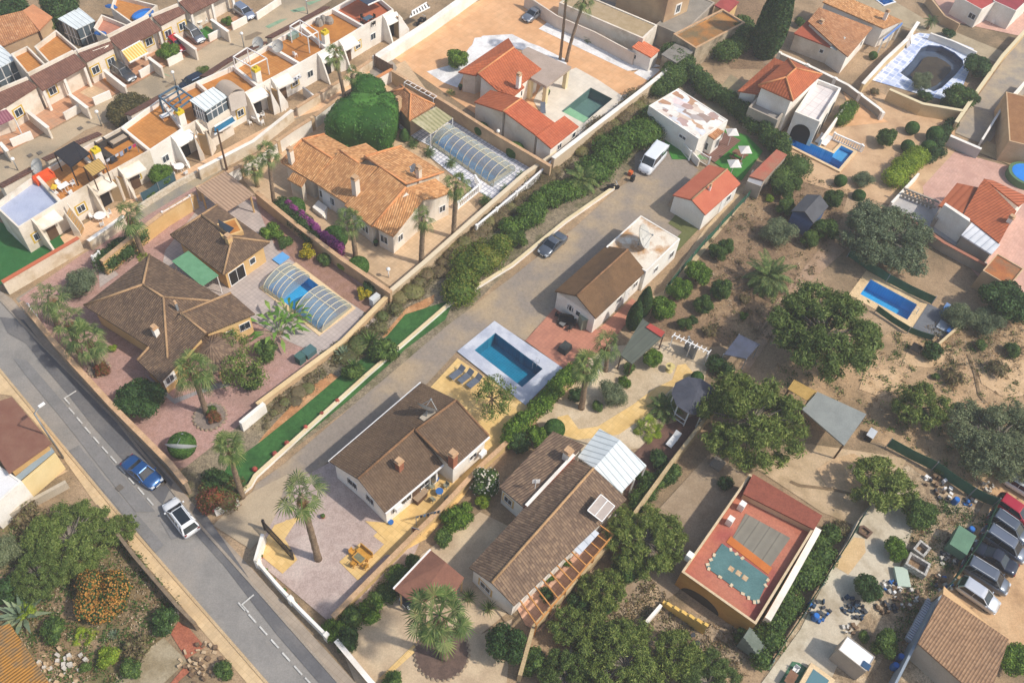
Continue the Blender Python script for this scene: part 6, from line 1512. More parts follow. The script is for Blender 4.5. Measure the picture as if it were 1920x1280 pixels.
# ---- row 1: tiled houses on the far side of the worn street
def row1(label,big_,low,deckq=None,deck=None,wins=(),awn=None):
 h=House('terraced_house',label,'terraced house',G(*big_[3]),group='terraced houses with brown tiled porches')
 a,b,c,d=big_                     # back left, back right, front right, front left
 W=[G(*a,3.9),G(*b,3.9),G(*c,2.9),G(*d,2.9)];roof_mesh([W]).build('roof',MAUVE,h.o)
 # porch posts and end walls
 mb=MB();o=inset(W,.2)
 for p in (o[2],o[3],(o[2]+o[3])/2):mb.box(Vector((p.x,p.y,0)),.3,.3,p.z-.2,YAW)
 mb.build('porch_columns',WHITE,h.o)
 m0,m1=lerp(W[0],W[3],.5),lerp(W[1],W[2],.5);bw=[W[0],W[1],m1,m0];mbw,ol=walls_from(bw,.12,.2);mbw.build('wall',CREAMW,h.o);h.w.append(ol)
 e=W[0];h.part('ridge_wall',MB().solid([W[0]+Vector((0,0,.35)),W[1]+Vector((0,0,.35)),W[1]-UB*.25+Vector((0,0,.35)),W[0]-UB*.25+Vector((0,0,.35))],4.2),CREAMW)
 if low:
  a,b,c,d=low;X=[G(*a,3.7),G(*b,3.7),G(*c,3.1),G(*d,3.1)];roof_mesh([X]).build('side_roof',MAUVE,h.o);mbw,ol=walls_from(X,.1,.2);mbw.build('side_wall',CREAMW,h.o);h.w.append(ol)
  h.part('side_ridge_wall',MB().solid([X[0]+Vector((0,0,.3)),X[1]+Vector((0,0,.3)),X[1]-UB*.25+Vector((0,0,.3)),X[0]-UB*.25+Vector((0,0,.3))],3.9),CREAMW)
 for k_,p_ in wins:h.winat(k_,p_,1.0,1.1,1.1,sur=YSUR)
 if deckq:
  o=House('roof_terrace_house',deckq[1],'terraced house',G(*deckq[0][0]),group='flat orange terraces at the top left');o.flat(deckq[0],3.3,CREAMW,deck or ORDECK2,.55,.18,fit=False)
 return h
z0=lambda *v:[(v[i]/4,v[i+1]/4) for i in range(0,len(v),2)]
row1('brown tiled terrace between the purple awning and the peach driveway',z0(220,575,560,402,645,490,315,680),z0(-40,706,215,600,275,650,-20,838),
     (z0(255,350,420,225,590,372,375,482),'white walled plain orange terrace left of the white sunroom'),wins=[(1,(28,200)),(0,(104,178))])
row1('brown tiled terrace with the yellow striped awning over its porch',z0(812,290,1120,135,1208,222,905,375),z0(585,400,830,310,852,357,645,465),
     (z0(700,210,760,110,960,190,820,290),'terrace with brick tiles and a blue tub behind the striped awning roof'),BRICKP,wins=[(1,(176,126)),(1,(206,110)),(0,(280,82))])
row1('brown tiled terrace with white chairs on the porch, behind the grey car',z0(1340,18,1660,-160,1750,-60,1430,105),z0(1145,130,1340,50,1392,92,1205,190),
     (z0(830,60,860,-40,1180,40,1010,190),'orange terrace with the blue paddling pool and white frame'),wins=[(1,(310,58)),(1,(338,42))])
h=House('purple_awning_house','cream house front with a plum striped awning at the left edge','terraced house',G(10,240));q=[G(-30,218,3.0),G(12,205,3.0),G(27,222,2.4),G(-30,248,2.4)];h.part('awning',MB().solid(q,.06),stripes('plum_stripes','7a4350','94606a',.3,.5,bump=0));h.part('wall',MB().solid([q[0],q[1],q[1]-UB*.3,q[0]-UB*.3],2.9),CREAMW)
mb=MB()
for p in q[2:]:mb.beam(Vector((p.x,p.y,0)),p,.1,.1)
h.part('posts',mb,WPAINT)
h=House('roof_terrace_house','orange terrace between the left sunroom and the brown ridge','terraced house',G(50,120),group='flat orange terraces at the top left');h.flat(z0(80,405,205,345,350,490,215,568),3.3,CREAMW,ORDECK2,.5,.18,fit=False)
# conservatories
def sunroom(label,q,h0,h1,mat,panes=6,wallm=None,zb=0.02):
 h=House('sunroom',label,'sunroom',G(*q[3]))
 W=[G(*q[0],h1),G(*q[1],h1),G(*q[2],h0),G(*q[3],h0)];roof_mesh([W],.1).build('roof',mat,h.o);o=inset(W,.12);fr=MB();gl=MB()
 for i in range(4):
  a,b=o[i],o[(i+1) % 4];k=panes if i % 2 else panes-1
  for j in range(k+1):
   p=lerp(a,b,j/k);fr.beam(Vector((p.x,p.y,zb)),p-Vector((0,0,.1)),.1,.1)
   if j < k:q_=lerp(a,b,(j+1)/k);fr.beam(Vector((p.x,p.y,zb+1.0)),Vector((q_.x,q_.y,zb+1.0)),.08,.08);gl.poly([Vector((p.x,p.y,zb)),Vector((q_.x,q_.y,zb)),q_-Vector((0,0,.1)),p-Vector((0,0,.1))])
 fr.build('frame',WPAINT,h.o);gl.build('glazing',wallm or paint('room_glass','56636b',.1,0,.5),h.o);return h
sunroom('white roofed sunroom with blue edge beside the orange terrace, top left',z0(432,142,590,58,714,156,570,222),2.5,2.9,WM,4)
sunroom('white roofed sunroom cut by the left edge, next to dark furniture',z0(-80,400,0,335,118,445,-60,540),2.6,2.9,WM,4)
hs=sunroom('roof level sunroom with a white ribbed roof over a row of dark windows',[(355,188),(400,163),(427,181),(384,209)],5.0,5.5,WM,5,zb=3.4);o_=rect([hs_ for hs_ in [G(355,188,5.5),G(400,163,5.5),G(427,181,5.0),G(384,209,5.0)]]);hs.part('base',MB().solid([Vector((p.x,p.y,3.42)) for p in inset(o_,.05)],3.4),CREAMW)
h=House('vaulted_room','small roof room with a beige curved roof beside the white ribbed sunroom','sunroom',G(430,180));a,b=G(403,163,5.2),G(433,152,5.2);u=(b-a);w_=G(428,181,5.2)-a;mb=MB();pr=None
for k in range(9):
 t=k/8;p=a+u*t+Vector((0,0,.5*math.sin(math.pi*t)));r_=p+w_
 if pr:mb.solid([pr[0],p,r_,pr[1]],.06)
 pr=(p,r_)
h.part('roof',mb,plain('beige_curve','b3a291','a89787',grain=.05));h.part('wall',MB().solid([a,b,b+w_,a+w_],2.0),plain('pinkish_panel_wall','d8ccc0','cfc2b5',grain=.04))
# frames and pergolas on the roofs
def cage(label,q,hb,ht,mat,skin=None,w=.09,cat='pergola',name='pergola',slats=0):
 t=thing(name,label,cat,G(q[0][0],q[0][1],ht)*1.0);t.location=G(*q[0],ht);t.location.z=hb;W=[G(*p,ht) for p in q];mb=MB()
 for i in range(4):mb.beam(W[i],W[(i+1) % 4],w,w);mb.beam(Vector((W[i].x,W[i].y,hb)),W[i],w,w)
 for k in range(1,slats):mb.beam(lerp(W[0],W[3],k/slats),lerp(W[1],W[2],k/slats),w*.7,w*.7)
 mb.build('frame',mat,t)
 if skin:MB().solid([p+Vector((0,0,.06)) for p in W],.03).build('canopy',skin,t)
 return t
cage('white pole pergola on an orange terrace, beside the yellow capped chimney',[(437,107),(463,90),(500,110),(470,125)],2.95,5.1,WPAINT,w=.1)
cage('white pole pergola on the roof with the pale round dish',[(543,50),(562,38),(596,60),(577,70)],2.95,5.1,WPAINT,w=.1)
cage('blue framed cage with white bars on the roof terrace',[(298,181),(330,162),(362,184),(331,207)],2.95,5.2,plain('steel_blue','4c6476','576f82',grain=.03),slats=4,w=.16)
cage('black shade canopy on black posts on the roof',[(102,287),(139,266),(168,288),(133,314)],2.95,5.3,IRON,clearmat('black_shade',(.25,.25,.27),0,.55,(.06,.06,.07)),cat='canopy',name='shade_canopy')
cage('small bamboo roofed bar on the terrace beside the black shade canopy',[(157,313),(185,298),(199,315),(174,331)],2.95,4.8,WOODD,stripes('bamboo','c9a461','b08c4c',.25,.6),cat='bar',name='bamboo_bar')
# awnings
def awning(label,q,h0,h1,mat,posts=False):
 t=thing('awning',label,'awning',G(q[2][0],q[2][1],0));t.location=G(*q[0],h1);t.location.z=h1-.4;W=[G(*q[0],h1),G(*q[1],h1),G(*q[2],h0),G(*q[3],h0)];MB().solid(W,.05).build('canopy',mat,t);mb=MB();mb.beam(W[3],W[2],.1,.14);mb.beam(W[0],W[1],.12,.12);mb.build('rail',WPAINT,t)
 if posts:
  pm=MB()
  for p in W[2:]:pm.beam(Vector((p.x,p.y,0)),p,.06,.06)
  pm.build('posts',WPAINT,t)
 return t
awning('teal blue awning over a small patio by the lane',[(402,238),(435,218),(442,228),(402,253)],2.2,2.8,plain('teal_awning','1f5f80','256a8c',grain=.03))
awning('yellow and white striped awning on the brown tiled terrace',[(228,96),(263,77),(278,99),(243,118)],2.1,2.9,stripes('yellow_stripes','dba23e','e8c98a',.35,.5,bump=0))
awning('white and black slatted awning at the top of the lane, by a parked scooter',[(772,22),(800,5),(806,14),(768,33)],2.3,2.8,stripes('slat_bw','e8e6e2','4a4a4c',.5,.55,bump=0))
awning('black edged awning above a cream front with a yellow window',[(535,157),(563,139),(565,144),(537,162)],2.3,2.5,stripes('slat_bw','e8e6e2','4a4a4c'))
awning('dark canopy over the brick red roof tiles, top edge',[(660,-8),(700,-30),(735,-10),(690,10)],5.0,5.2,plain('navy_canopy','3a4456','414c60',grain=.03))
# row 1 front gardens
for a,b,lb in (((0,268),(14,284),'at the left edge'),((50,208),(90,240),'left of the iron framed gate'),((130,177),(164,203),'left of the peach paved drive'),((195,132),(235,163),'left of the dark grey car'),((278,108),(303,127),'beside the striped awning'),((328,65),(367,93),'right of the red car'),((396,37),(428,60),'right of the turf mat')):
 wall('cream garden dividing wall with a pier end, '+lb,[a,b],1.5,CREAMW,.22,WHITE,top=True,group='cream dividing walls on the worn street')
for a,b,lb in (((18,262),(57,246),'under the plum awning'),((118,212),(150,194),'with iron gate left of it'),((173,184),(205,170),'in front of the peach paving'),((260,134),(290,116),'with black grille by the awning'),((313,112),(340,98),'under the round green bush'),((390,66),(417,52),'beside the turf mat'),((434,44),(461,30),'in front of the yucca yard'),((480,25),(525,-5),'at the top edge')):
 wall('low white street wall '+lb,[a,b],1.0,WHITE,.2,top=True,group='low white street walls')
patch('front_yard',Q(0,0,'-40 880 200 780 480 660 700 560 820 500 960 440 1160 350 1330 300 1520 240 1720 150 1880 60 1900 130 1700 250 1480 390 1240 500 940 670 650 820 370 980 60 1140 -40 1170'),paving('yard_peach2','c99a78','c38f6c','b0826a',.5,.05,stain='a58a74'),2)
patch('driveway',Q(0,0,'740 575 850 690 870 690 780 580'),ORDECK2,3)
patch('driveway',Q(0,0,'600 700 690 640 800 690 700 750'),BEIGEP,3)
patch('turf_mat',Q(0,0,'1480 245 1550 200 1620 245 1560 300'),LAWN2,3)
patch('roof_yard',Q(0,0,'560 260 800 120 940 190 800 290 680 320'),BRICKP,3)
# back lots above row 1
h=House('old_house','old house with a blotchy brown tiled roof, top left corner','house',G(40,60));h.free({'a':(-60,85,3.0),'b':(5,86,2.8),'c':(73,57,2.8),'d':(43,20,4.2),'e':(-40,40,4.2)},['abcde'],'abcde',TANW,OLDT,.2)
h.free({'a':(43,20,4.2),'b':(73,57,2.9),'c':(98,32,2.9),'d':(62,8,3.6)},['abcd'],'abcd',TANW,plain('clay_flat','b97c56','c28760',.8,grain=.1),.15)
# ============================================================ WALLS AND FENCES
wall('tall tan street wall of the brown roofed villa, with a clay coping',P('40,566 107,648 210,760 318,868 348,905'),1.9,plain('street_wall','a28d75','b09a80',.6,grain=.1,c3='8c7862',s3=.5),.3,CAPT,top=True)
wall('yellow lane wall with clay tile coping beside the white sliding gate',P('190,490 262,432 307,398 365,363'),1.9,YELW,.3,CAPT,top=True)
wall('tan wall between the two villas, with purple flowers hanging over it',P('480,360 560,425 640,485 733,548'),1.6,TANW,.28,CAPT,top=True)
wall('tan wall with a fence above the dry bank, from the orange villa corner to the satellite dish',P('732,549 642,640 560,700 482,758'),.8,TANW,.28,plain('coping_yellow','d6b98a','e0c598',grain=.06),top=True)
wall('short white stepped wall end above the orange bank',P('495,755 450,792'),1.3,WHITE,.35,top=True)
wall('long beige wall below the orange villa terrace, carrying a rail',P('733,545 800,488 905,395 985,325 1045,285'),1.1,plain('beige_wall','c3ab8b','cdb697',.6,grain=.08,c3='a58d6c',s3=.5),.3,plain('coping_pale','d9c8ab',grain=.05),top=True)
balustrade('white balustrade along the pool terrace of the orange villa',P('893,435 985,358 1035,312'),1.0,top=False)
balustrade('white balustrade round the raised terrace beside two tall palms',P('858,392 900,357 890,340'),1.0)
wall('long white topped wall between the terracotta yard and the hedge bank',P('1037,297 1115,237 1200,172 1258,126'),1.8,plain('beige_wall2','cbb496','d5c0a4',grain=.07),.35,WHITE,top=True)
wall('long white wall from the terrace houses up along the terracotta yard',P('703,108 800,45 905,-30'),1.5,WHITE,.9,top=True)
wall('tan wall between the terracotta yard and the clipped ficus garden',P('735,133 840,195 935,255 1033,312'),1.8,TANW,.25,CAPT,top=True)
wall('cream wall with orange coping behind the ladder frame',P('700,150 735,130'),1.7,WHITE,.25,plain('orange_coping','cf8a58',grain=.05),top=True)
wall('long low cream wall behind the white bed, below the gravel roof',P('985,-10 1045,30 1115,60 1190,100'),1.8,plain('cream_wall3','ddd0c2','d3c4b4',grain=.05),.2,top=True)
wall('lane wall of the orange villa with clay pillars, along the narrow lane',P('372,352 470,300 545,247 585,222'),1.7,WHITE,.25,CAPT,top=True,piers=5,pier_mat=TANW)
wall('short lane wall piece with clay coping by the two tall lane palms',P('590,218 640,180 690,152'),1.6,WHITE,.25,CAPT,top=True)
wall('white kerb wall between the turf strip and the long driveway',P('430,945 470,913 480,895 690,705 840,575 960,500 1060,418 1155,352'),.38,WHITE,.28,plain('kerb_yellow','d8c49a','e2d1ab',grain=.06),capw=.01)
wall('white wall under the red bush beside the entrance drive',P('405,965 450,945'),.8,WHITE,.3)
wall('white front wall with red flower pots along the lilac gravel',P('484,1053 520,1095 560,1138 612,1190'),.9,WHITE,.22,top=True,piers=4)
wall('front wall of the tan forecourt along the dark pavement',P('630,1200 690,1272 760,1350'),1.1,TANW,.22,WHITE,top=True)
wall('yellow retaining wall between the lilac gravel and the planted bed',P('626,1165 750,1040 830,960 900,885 960,830 1010,780 1080,712'),1.0,plain('retaining_yellow','d0b078','dbbd88',grain=.08),.25,CAPT)
wall('beige wall with a weathered top from the pergola up to the big pine',P('975,1265 1000,1175 1090,1075 1180,975 1260,865 1330,775 1340,770'),1.5,plain('ribbed_wall','c4ad85','b39b74',1.2,grain=.12),.3,top=True)
wall('low crumbling wall in the shade of the lower pines',P('1010,1300 1070,1220 1110,1170 1140,1140 1185,1075'),.7,BLOCKW,.3,top=True)
wall('thin white wall stub below the ochre arch',P('1212,1165 1240,1133'),1.1,WHITE,.25,top=True)
wall('white side wall along the ochre roof terrace house',P('1440,1160 1480,1090 1530,1000 1535,990'),1.8,WHITE,.5,top=True)
fence('long dark green screen beside the pale slab yard',P('1440,1250 1500,1160 1565,1055 1612,975 1640,940'),1.3)
fence('green screen round the junk yard, beside the parked cars',P('1660,838 1745,882 1815,930 1860,950 1835,1010 1775,1100 1765,1112'),1.5)
wall('long grey wall between the junk yard and the shingled storehouse',P('1675,1290 1720,1200 1768,1110'),1.8,plain('blue_grey_wall','8a949e','95a0aa',grain=.06),.18,top=True)
fence('dark green screen from the patio hedge up to the turf',P('1245,550 1320,460 1395,380 1425,345'),1.2,plain('green_cloth','2a5c48','34674f',1,grain=.08))
fence('green screen above the deep blue pool on the right',P('1588,482 1660,530 1745,572'),1.3)
fence('short green screen below the deep blue pool',P('1640,585 1700,625 1745,640'),1.0)
wall('white paddock wall beside the grey terrace slab',P('1672,380 1723,325'),.9,WHITE,.25,top=True)
wall('long brick edged wall below the raised grey terrace',P('1692,400 1770,455 1850,498'),1.2,GREYW,.25,plain('brick_edge','a8705a',grain=.08),top=True)
wall('tan wall of the tiled oval pool yard along the right lane',P('1793,230 1830,175 1880,105 1925,55'),1.6,plain('warm_wall','c9ab7c','d5b98c',grain=.07),.3,plain('coping_cream','d9c9a4',grain=.05),top=True)
wall('deep tan wall below the oval pool, with corner piers',P('1668,168 1730,195 1805,208'),1.7,plain('warm_wall','c9ab7c'),.3,plain('coping_cream','d9c9a4'),top=True)
wall('cream wall beside the tiled oval pool yard, with white slanting steps',P('1618,158 1660,112 1700,75 1722,42'),1.5,plain('warm_wall','c9ab7c'),.3,WHITE,top=True)
wall('white topped wall above the oval pool',P('1745,62 1790,78 1832,98'),1.0,WHITE,.3,top=True)
wall('low wall with piers along the path above the arched villa',P('1462,100 1530,130 1590,160 1650,205 1655,212'),1.0,GREYW,.25,WHITE,top=True,piers=4,pier_mat=WHITE)
wall('white sloping garden wall in front of the arched villa',P('1540,262 1590,193'),1.2,WHITE,.25,top=True)
balustrade('white balustrade on the blue pool edge below the arched villa',P('1560,262 1615,286'),1.0)
wall('blue grey gate wall across the right lane end',P('1782,255 1840,280'),1.4,plain('lane_gate_wall','b5b2ad','c0bdb8',grain=.04),.25,WHITE,top=True)
wall('white wall along the right side of the lane',P('1842,262 1880,200 1925,150'),1.5,WHITE,.25,top=True)
wall('tan boundary wall behind the red roofed corner houses',P('1742,-8 1772,30 1800,45'),1.3,TANW,.25,top=True)
wall('stone faced wall edge between the left plots and the tan pavement',P('190,962 260,1055 340,1148 372,1180'),1.4,plain('dark_stone_wall','7c6a55','8b7862',1.5,grain=.15),.25,top=False)
wall('pale wall between the beige court and the bottom left garden',P('0,985 60,950 130,912'),.9,plain('grey_cream_wall','c3b7a4','b5a893',grain=.08),.3)
wall('low pale wall beside the red rubble',P('308,1185 337,1145'),.8,WHITE,.25)
wall('light wall at the edge of the deep blue pool terrace',P('1745,660 1790,620 1802,598'),.6,plain('cream_low','d0ba92',grain=.06),.2)
wall('concrete lane wall behind the raised roof terrace',P('1255,250 1290,275 1312,300'),1.0,WHITE,.15,top=True)
for a,b,lb in (((1257,260),(1290,300),'left leaf of the white wrought gates by the white van'),((1290,290),(1325,312),'right leaf of the white wrought gates by the white van')):gate(lb,[a,b],1.3,bars=True)
gate('black iron gate ajar beside the white entrance wall',P('500,995 548,1047'),1.6,IRON,bars=True)
gate('dark slatted gate at the top of the lane, in the yard wall',P('705,128 735,145'),1.7,plain('gate_brown','7b6554',grain=.06),n=5)
gate('small mesh gate behind the white trellis',P('1285,655 1297,672'),1.7,GREYM,n=1);
wall('white entrance wall with pierced pattern left of the black gate',P('478,1050 492,1000'),1.5,WHITE,.25,top=True)
# ============================================================ POOL VAULTS
VCL=clearmat('clear_vault',(.72,.8,.84),.14,.3,(.62,.62,.55))
def vault(label,a,b,c,d,n=7,hgt=1.7,end=True):
 """a-b one long edge on the ground, d-c the other; ribs span from one to the other"""
 A,B_,C_,D_=rect([a,b,c,d],0);t=thing('pool_enclosure',label,'pool enclosure',A);sk,fr=MB(),MB();m=12;prev=None;z=Vector((0,0,1))
 for i in range(n+1):
  p,q=lerp(A,B_,i/n),lerp(D_,C_,i/n);arc=[]
  for k in range(m+1):
   x=.5-.5*math.cos(math.pi*k/m);arc.append(lerp(p,q,x)+z*(.12+hgt*math.sin(math.pi*k/m)**.8))
  fr.tube(arc,.04,5)
  if prev:
   for k in range(m):sk.poly([prev[k],arc[k],arc[k+1],prev[k+1]])
   for k in (0,6,12):fr.beam(prev[k],arc[k],.06,.06)
  elif end:sk.poly(arc)
  prev=arc
 if end:sk.poly(prev)
 sk.build('clear_panels',VCL,t,True,fix=False);fr.build('ribs',plain('rib_cream','cfc4a4','dad0b2',grain=.03),t,True);return t
vault('front clear pool vault, nearer the banana plants',Q(1,1,'300 1070')[0],Q(1,1,'480 1215')[0],Q(1,1,'735 1035')[0],Q(1,1,'520 905')[0],5,1.45)
vault('rear clear pool vault, nearer the yellow bushes',Q(1,1,'45 895')[0],Q(1,1,'175 980')[0],Q(1,1,'420 815')[0],Q(1,1,'285 735')[0],4,1.35)
vault('long clear vault over the whole pool behind the orange villa',(808,272),(925,352),(965,322),(852,248),10,1.6)
# ============================================================ LAMPS, MASTS, DISHES
def lamp(foot,top,label,kind='globe',group=None):
 a=G(*foot);best=min(((G(*top,h_)-Vector((a.x,a.y,h_))).length,h_) for h_ in [x*.1 for x in range(8,120)]);h=best[1];t=thing('street_lamp',label,'lamp',a,group);mb=MB().tube([a,a+Vector((0,0,h))],[.07,.045],7);mb.build('pole',GREYM if kind != 'white' else WPAINT,t,True)
 if kind in ('globe','white'):MB().ball(a+Vector((0,0,h+.18)),.22).build('globe',plain('lamp_white','eeeae2',grain=.01),t,True)
 return t
for f,tp,lb in (((191,237),(183,212),'globe street lamp below the big brown green bush'),((34,320),(25,300),'globe street lamp nearest the left edge'),((330,160),(325,138),'globe street lamp opposite the dark grey car'),((458,90),(455,66),'globe street lamp beside the grey dish on the worn street'),((577,27),(572,2),'globe street lamp near the top edge')):
 lamp(f,tp,lb,group='globe lamps along the worn street')
t=thing('street_lamp','tall street light with a white head over the left pavement','street lamp',G(62,770));a=G(62,770);hd=G(78,759,7.0);a=G(97,830);a=Vector((G(62,772,7.0).x,G(62,772,7.0).y,0));t.location=a
MB().tube([a,a+Vector((0,0,6.8)),hd],[.09,.06,.04],7).build('pole',GREYM,t,True);MB().obox(hd,(hd-a).normalized()*.0+UA*.25,UB*.1,Vector((0,0,.07))).build('lamp_head',WPAINT,t)
t=thing('utility_pole','brown wooden utility pole on the lane beside the palm pair','utility pole',G(426,320));a=G(426,320);MB().tube([a,a+Vector((0,0,5.6))],[.13,.09],8).build('pole',WOODD,t);MB().beam(a+Vector((-.5,0,5.2)),a+Vector((.5,0,5.2)),.08,.08).build('crossarm',WOODD,t)
t=lamp((932,273),(932,248),'white triple globe lamp beside the clipped drum bushes','white')
lamp((729,521),(729,507),'small lamp post in the paved court of the orange villa','white')
satdish((339,842),1.3,1.3,R(95),R(28),'largest dish at ground level, white, seen edge on by the street wall',0,1.0,plain('dish_white','dcdcda','e6e6e4',grain=.03))
satdish((522,87),4.0,.75,R(250),R(40),'pale round dish on an orange terrace by the white wall',2.95)
satdish((485,82),3.2,.75,R(250),R(40),'grey dish standing on the worn street side, behind the white wall',0)
satdish((72,312),3.4,.8,R(240),R(40),'grey dish on the street side of the pale blue roof',0)
t=thing('wind_frame','white metal antenna on the party wall of the ribbed roof','antenna',G(1003,915,3.9));mb=MB();c=G(1003,915,3.6);mb.tube([c,c+Vector((0,0,1.4))],.03,6);
for k in range(5):mb.beam(c+Vector((-.3,0,.8+k*.13)),c+Vector((.3,.1,.8+k*.13)),.03,.03)
t.location=c;mb.build('mast',WPAINT,t)
# ============================================================ CARS
CP=lambda n,c,m_=.6:paint('car_'+n,c,.3,m_,.8)
car('sedan',CP('blue','1d4f86',.3),(300,912),(236,862),'blue saloon driving on the street')
car('suv',CP('white','e6e6e6',0),(318,942),(362,1000),'white crossover with a black roof panel on the street',pano=True)
car('sedan',CP('grey','6c727a'),(1016,478),(1055,443),'dark grey saloon parked on the long driveway')
car('sedan',CP('silverblue','8d929a'),(983,40),(1018,18),'silver blue saloon on the terracotta yard')
car('van',CP('vanwhite','dfe2e6',0),(1205,325),(1240,285),'white van parked by the wrought gates',cat='van',name='parked_van')
car('suv',CP('dgrey','5e6062'),(250,152),(212,127),'dark grey estate with a sunroof in a front yard',L=4.5)
car('hatch',CP('red','b8122e',.1),(347,96),(318,72),'red hatchback behind the round green bush')
car('mpv',CP('grey2','82868c'),(378,79),(348,55),'grey people carrier on the driveway beside the turf mat')
car('hatch',CP('silver','9aa3b4'),(473,35),(443,14),'silver blue hatchback at the end of the tiled row')
car('hatch',CP('navy','27364a'),(350,163),(372,152),'dark blue car half hidden by the roof terraces on the worn street')
car('hatch',CP('red2','a8122c',.1),(1935,983),(1866,934),'crimson car in the parked row by the green screen, right edge',group='cars parked in a row by the junk yard')
car('hatch',CP('white2','d3d6d4',0),(1950,935),(1885,895),'white car at the upper end of the parked row',group='cars parked in a row by the junk yard')
car('suv',CP('slate','59626e'),(1928,1018),(1853,965),'slate blue car below the crimson car',group='cars parked in a row by the junk yard')
car('mpv',CP('greyblue','6f7784'),(1920,1049),(1841,995),'grey blue people carrier above the navy car',group='cars parked in a row by the junk yard',L=4.7)
car('sedan',CP('navy2','252c3c'),(1826,1024),(1899,1070),'navy saloon with its tail to the lot, red light showing',group='cars parked in a row by the junk yard')
car('mpv',CP('greyvan','666e7a'),(1889,1108),(1803,1055),'grey people carrier with silver roof rails above the silver hatchback',group='cars parked in a row by the junk yard',L=4.7)
car('hatch',CP('silver2','d2d4d8'),(1868,1141),(1798,1093),'silver hatchback, lowest of the parked row',group='cars parked in a row by the junk yard')
car('hatch',CP('dark','2a2c30'),(775,1118),(800,1095),'dark car mostly under the reddish brown carport')
# ============================================================ FURNITURE AND SMALL THINGS
def umbrella(px,label,r=.95,h=2.1,mat=None,group=None,sq=True):
 c=G(px[0],px[1],h);t=thing('parasol',label,'parasol',(c.x,c.y,0),group);mb=MB();n=4 if sq else 8
 for k in range(n):
  a,b=2*math.pi*k/n+YAW,2*math.pi*(k+1)/n+YAW;mb.poly([c+Vector((0,0,.45)),c+Vector((r*math.cos(a),r*math.sin(a),0)),c+Vector((r*math.cos(b),r*math.sin(b),0))])
 mb.build('canopy',mat or plain('parasol_cream','d6cfc8','dfd9d2',grain=.03),t);MB().tube([Vector((c.x,c.y,0)),c+Vector((0,0,.4))],.035,6).build('pole',WPAINT,t)
 MB().cyl(Vector((c.x,c.y,0)),.28,.1,10).build('base',GREYM,t)
umbrella((1373,248),'cream square parasol nearest the timber deck',group='cream parasols on the turf');umbrella((1397,281),'cream square parasol beside the wooden picnic table',group='cream parasols on the turf');umbrella((1377,307),'cream square parasol nearest the red bungalow',group='cream parasols on the turf')
def table_set(px,label,tm,r=.5,h=.74,rnd=True,zb=0.0,chairs=4,cm=None,group=None,name='garden_table',cat='table',lab2=None,cd=.95):
 c=G(px[0],px[1],zb+.4);c.z=zb;t=thing(name,label,cat,c,group);mb=MB()
 if rnd:mb.cyl(c+Vector((0,0,h-.04)),r,.04,14)
 else:mb.box(c+Vector((0,0,h-.05)),r*2.2,r*1.3,.05,YAW)
 mb.build('table_top',tm,t);mb=MB()
 for k in range(4):mb.beam(c+Vector((.3*math.cos(k*1.57+.78),.3*math.sin(k*1.57+.78),0)),c+Vector((.3*math.cos(k*1.57+.78),.3*math.sin(k*1.57+.78),h-.04)),.05,.05)
 mb.build('legs',cm or tm,t)
 for k in range(chairs):
  a=YAW+k*2*math.pi/chairs;chair((c.x+cd*math.cos(a),c.y+cd*math.sin(a),zb),a+math.pi,cm or tm,'chair drawn up to the '+(lab2 or label),group='chairs at the '+(lab2 or label))
CHR={}
def chair(loc,rz,mat,label,group=None,arm=True,name='garden_chair'):
 k=mat.name
 if k not in CHR:
  t=thing(name,label,'chair',(0,0,0));MB().box((0,0,.4),.46,.46,.05).build('seat',mat,t);MB().solid([Vector((-.23,-.23,.9)),Vector((-.19,-.23,.9)),Vector((-.19,.23,.9)),Vector((-.23,.23,.9))],.46).build('backrest',mat,t)
  for sx,sy in ((-1,-1),(-1,1),(1,-1),(1,1)):MB().beam((sx*.2,sy*.2,0),(sx*.2,sy*.2,.4),.04,.04).build('leg',mat,t)
  for s in (-1,1):MB().beam((-.2,s*.23,.62),(.2,s*.23,.62),.05,.04).build('armrest',mat,t)
  CHR[k]=t
 else:t=copytree(CHR[k])
 t.location=loc;t.rotation_euler=(0,0,rz);t.scale=(.84,.84,.84);t.name=name;tag(t,label,'chair',group);return t
TEAK=plain('teak','c08a35','cc9840',2,grain=.1);BLK=plain('black_rattan','3a3532','453f3b',3,grain=.1);WPL=plain('white_plastic','e9e7e3',grain=.02);BLUEC=plain('blue_fabric','2a60a0','3268a8',grain=.04)
# teak set on the yellow paving
c=G(674,1047,.4);t=thing('teak_table','low teak table with a slatted dark top on the yellow slab','table',(c.x,c.y,.06));c=Vector((c.x,c.y,.06))
MB().box(c+Vector((0,0,.5)),1.0,.7,.05,YAW-R(90)).build('frame',TEAK,t);MB().box(c+Vector((0,0,.552)),.8,.5,.012,YAW-R(90)).build('slatted_top',plain('grey_slats','6f6d55','7c7a60',4,grain=.1),t);mb=MB()
for sx in (-1,1):
 for sy in (-1,1):mb.beam(c+UB*.42*sx+UA*.28*sy,c+UB*.42*sx+UA*.28*sy+Vector((0,0,.5)),.07,.07)
mb.build('legs',TEAK,t)
c=G(683,1037,.4);t=thing('teak_bench','two seat teak bench on the yellow slab','bench',(c.x,c.y,.06));c=Vector((c.x,c.y,.06));MB().box(c+Vector((0,0,.38)),1.3,.55,.07,YAW-R(90)).build('seat',TEAK,t);MB().box(c+UA*.3+Vector((0,0,.42)),1.3,.06,.48,YAW-R(90)).build('backrest',TEAK,t);mb=MB()
for sx in (-1,1):
 for sy in (-1,1):mb.beam(c+UB*.6*sx+UA*.25*sy,c+UB*.6*sx+UA*.25*sy+Vector((0,0,.6)),.07,.07)
mb.build('legs',TEAK,t)
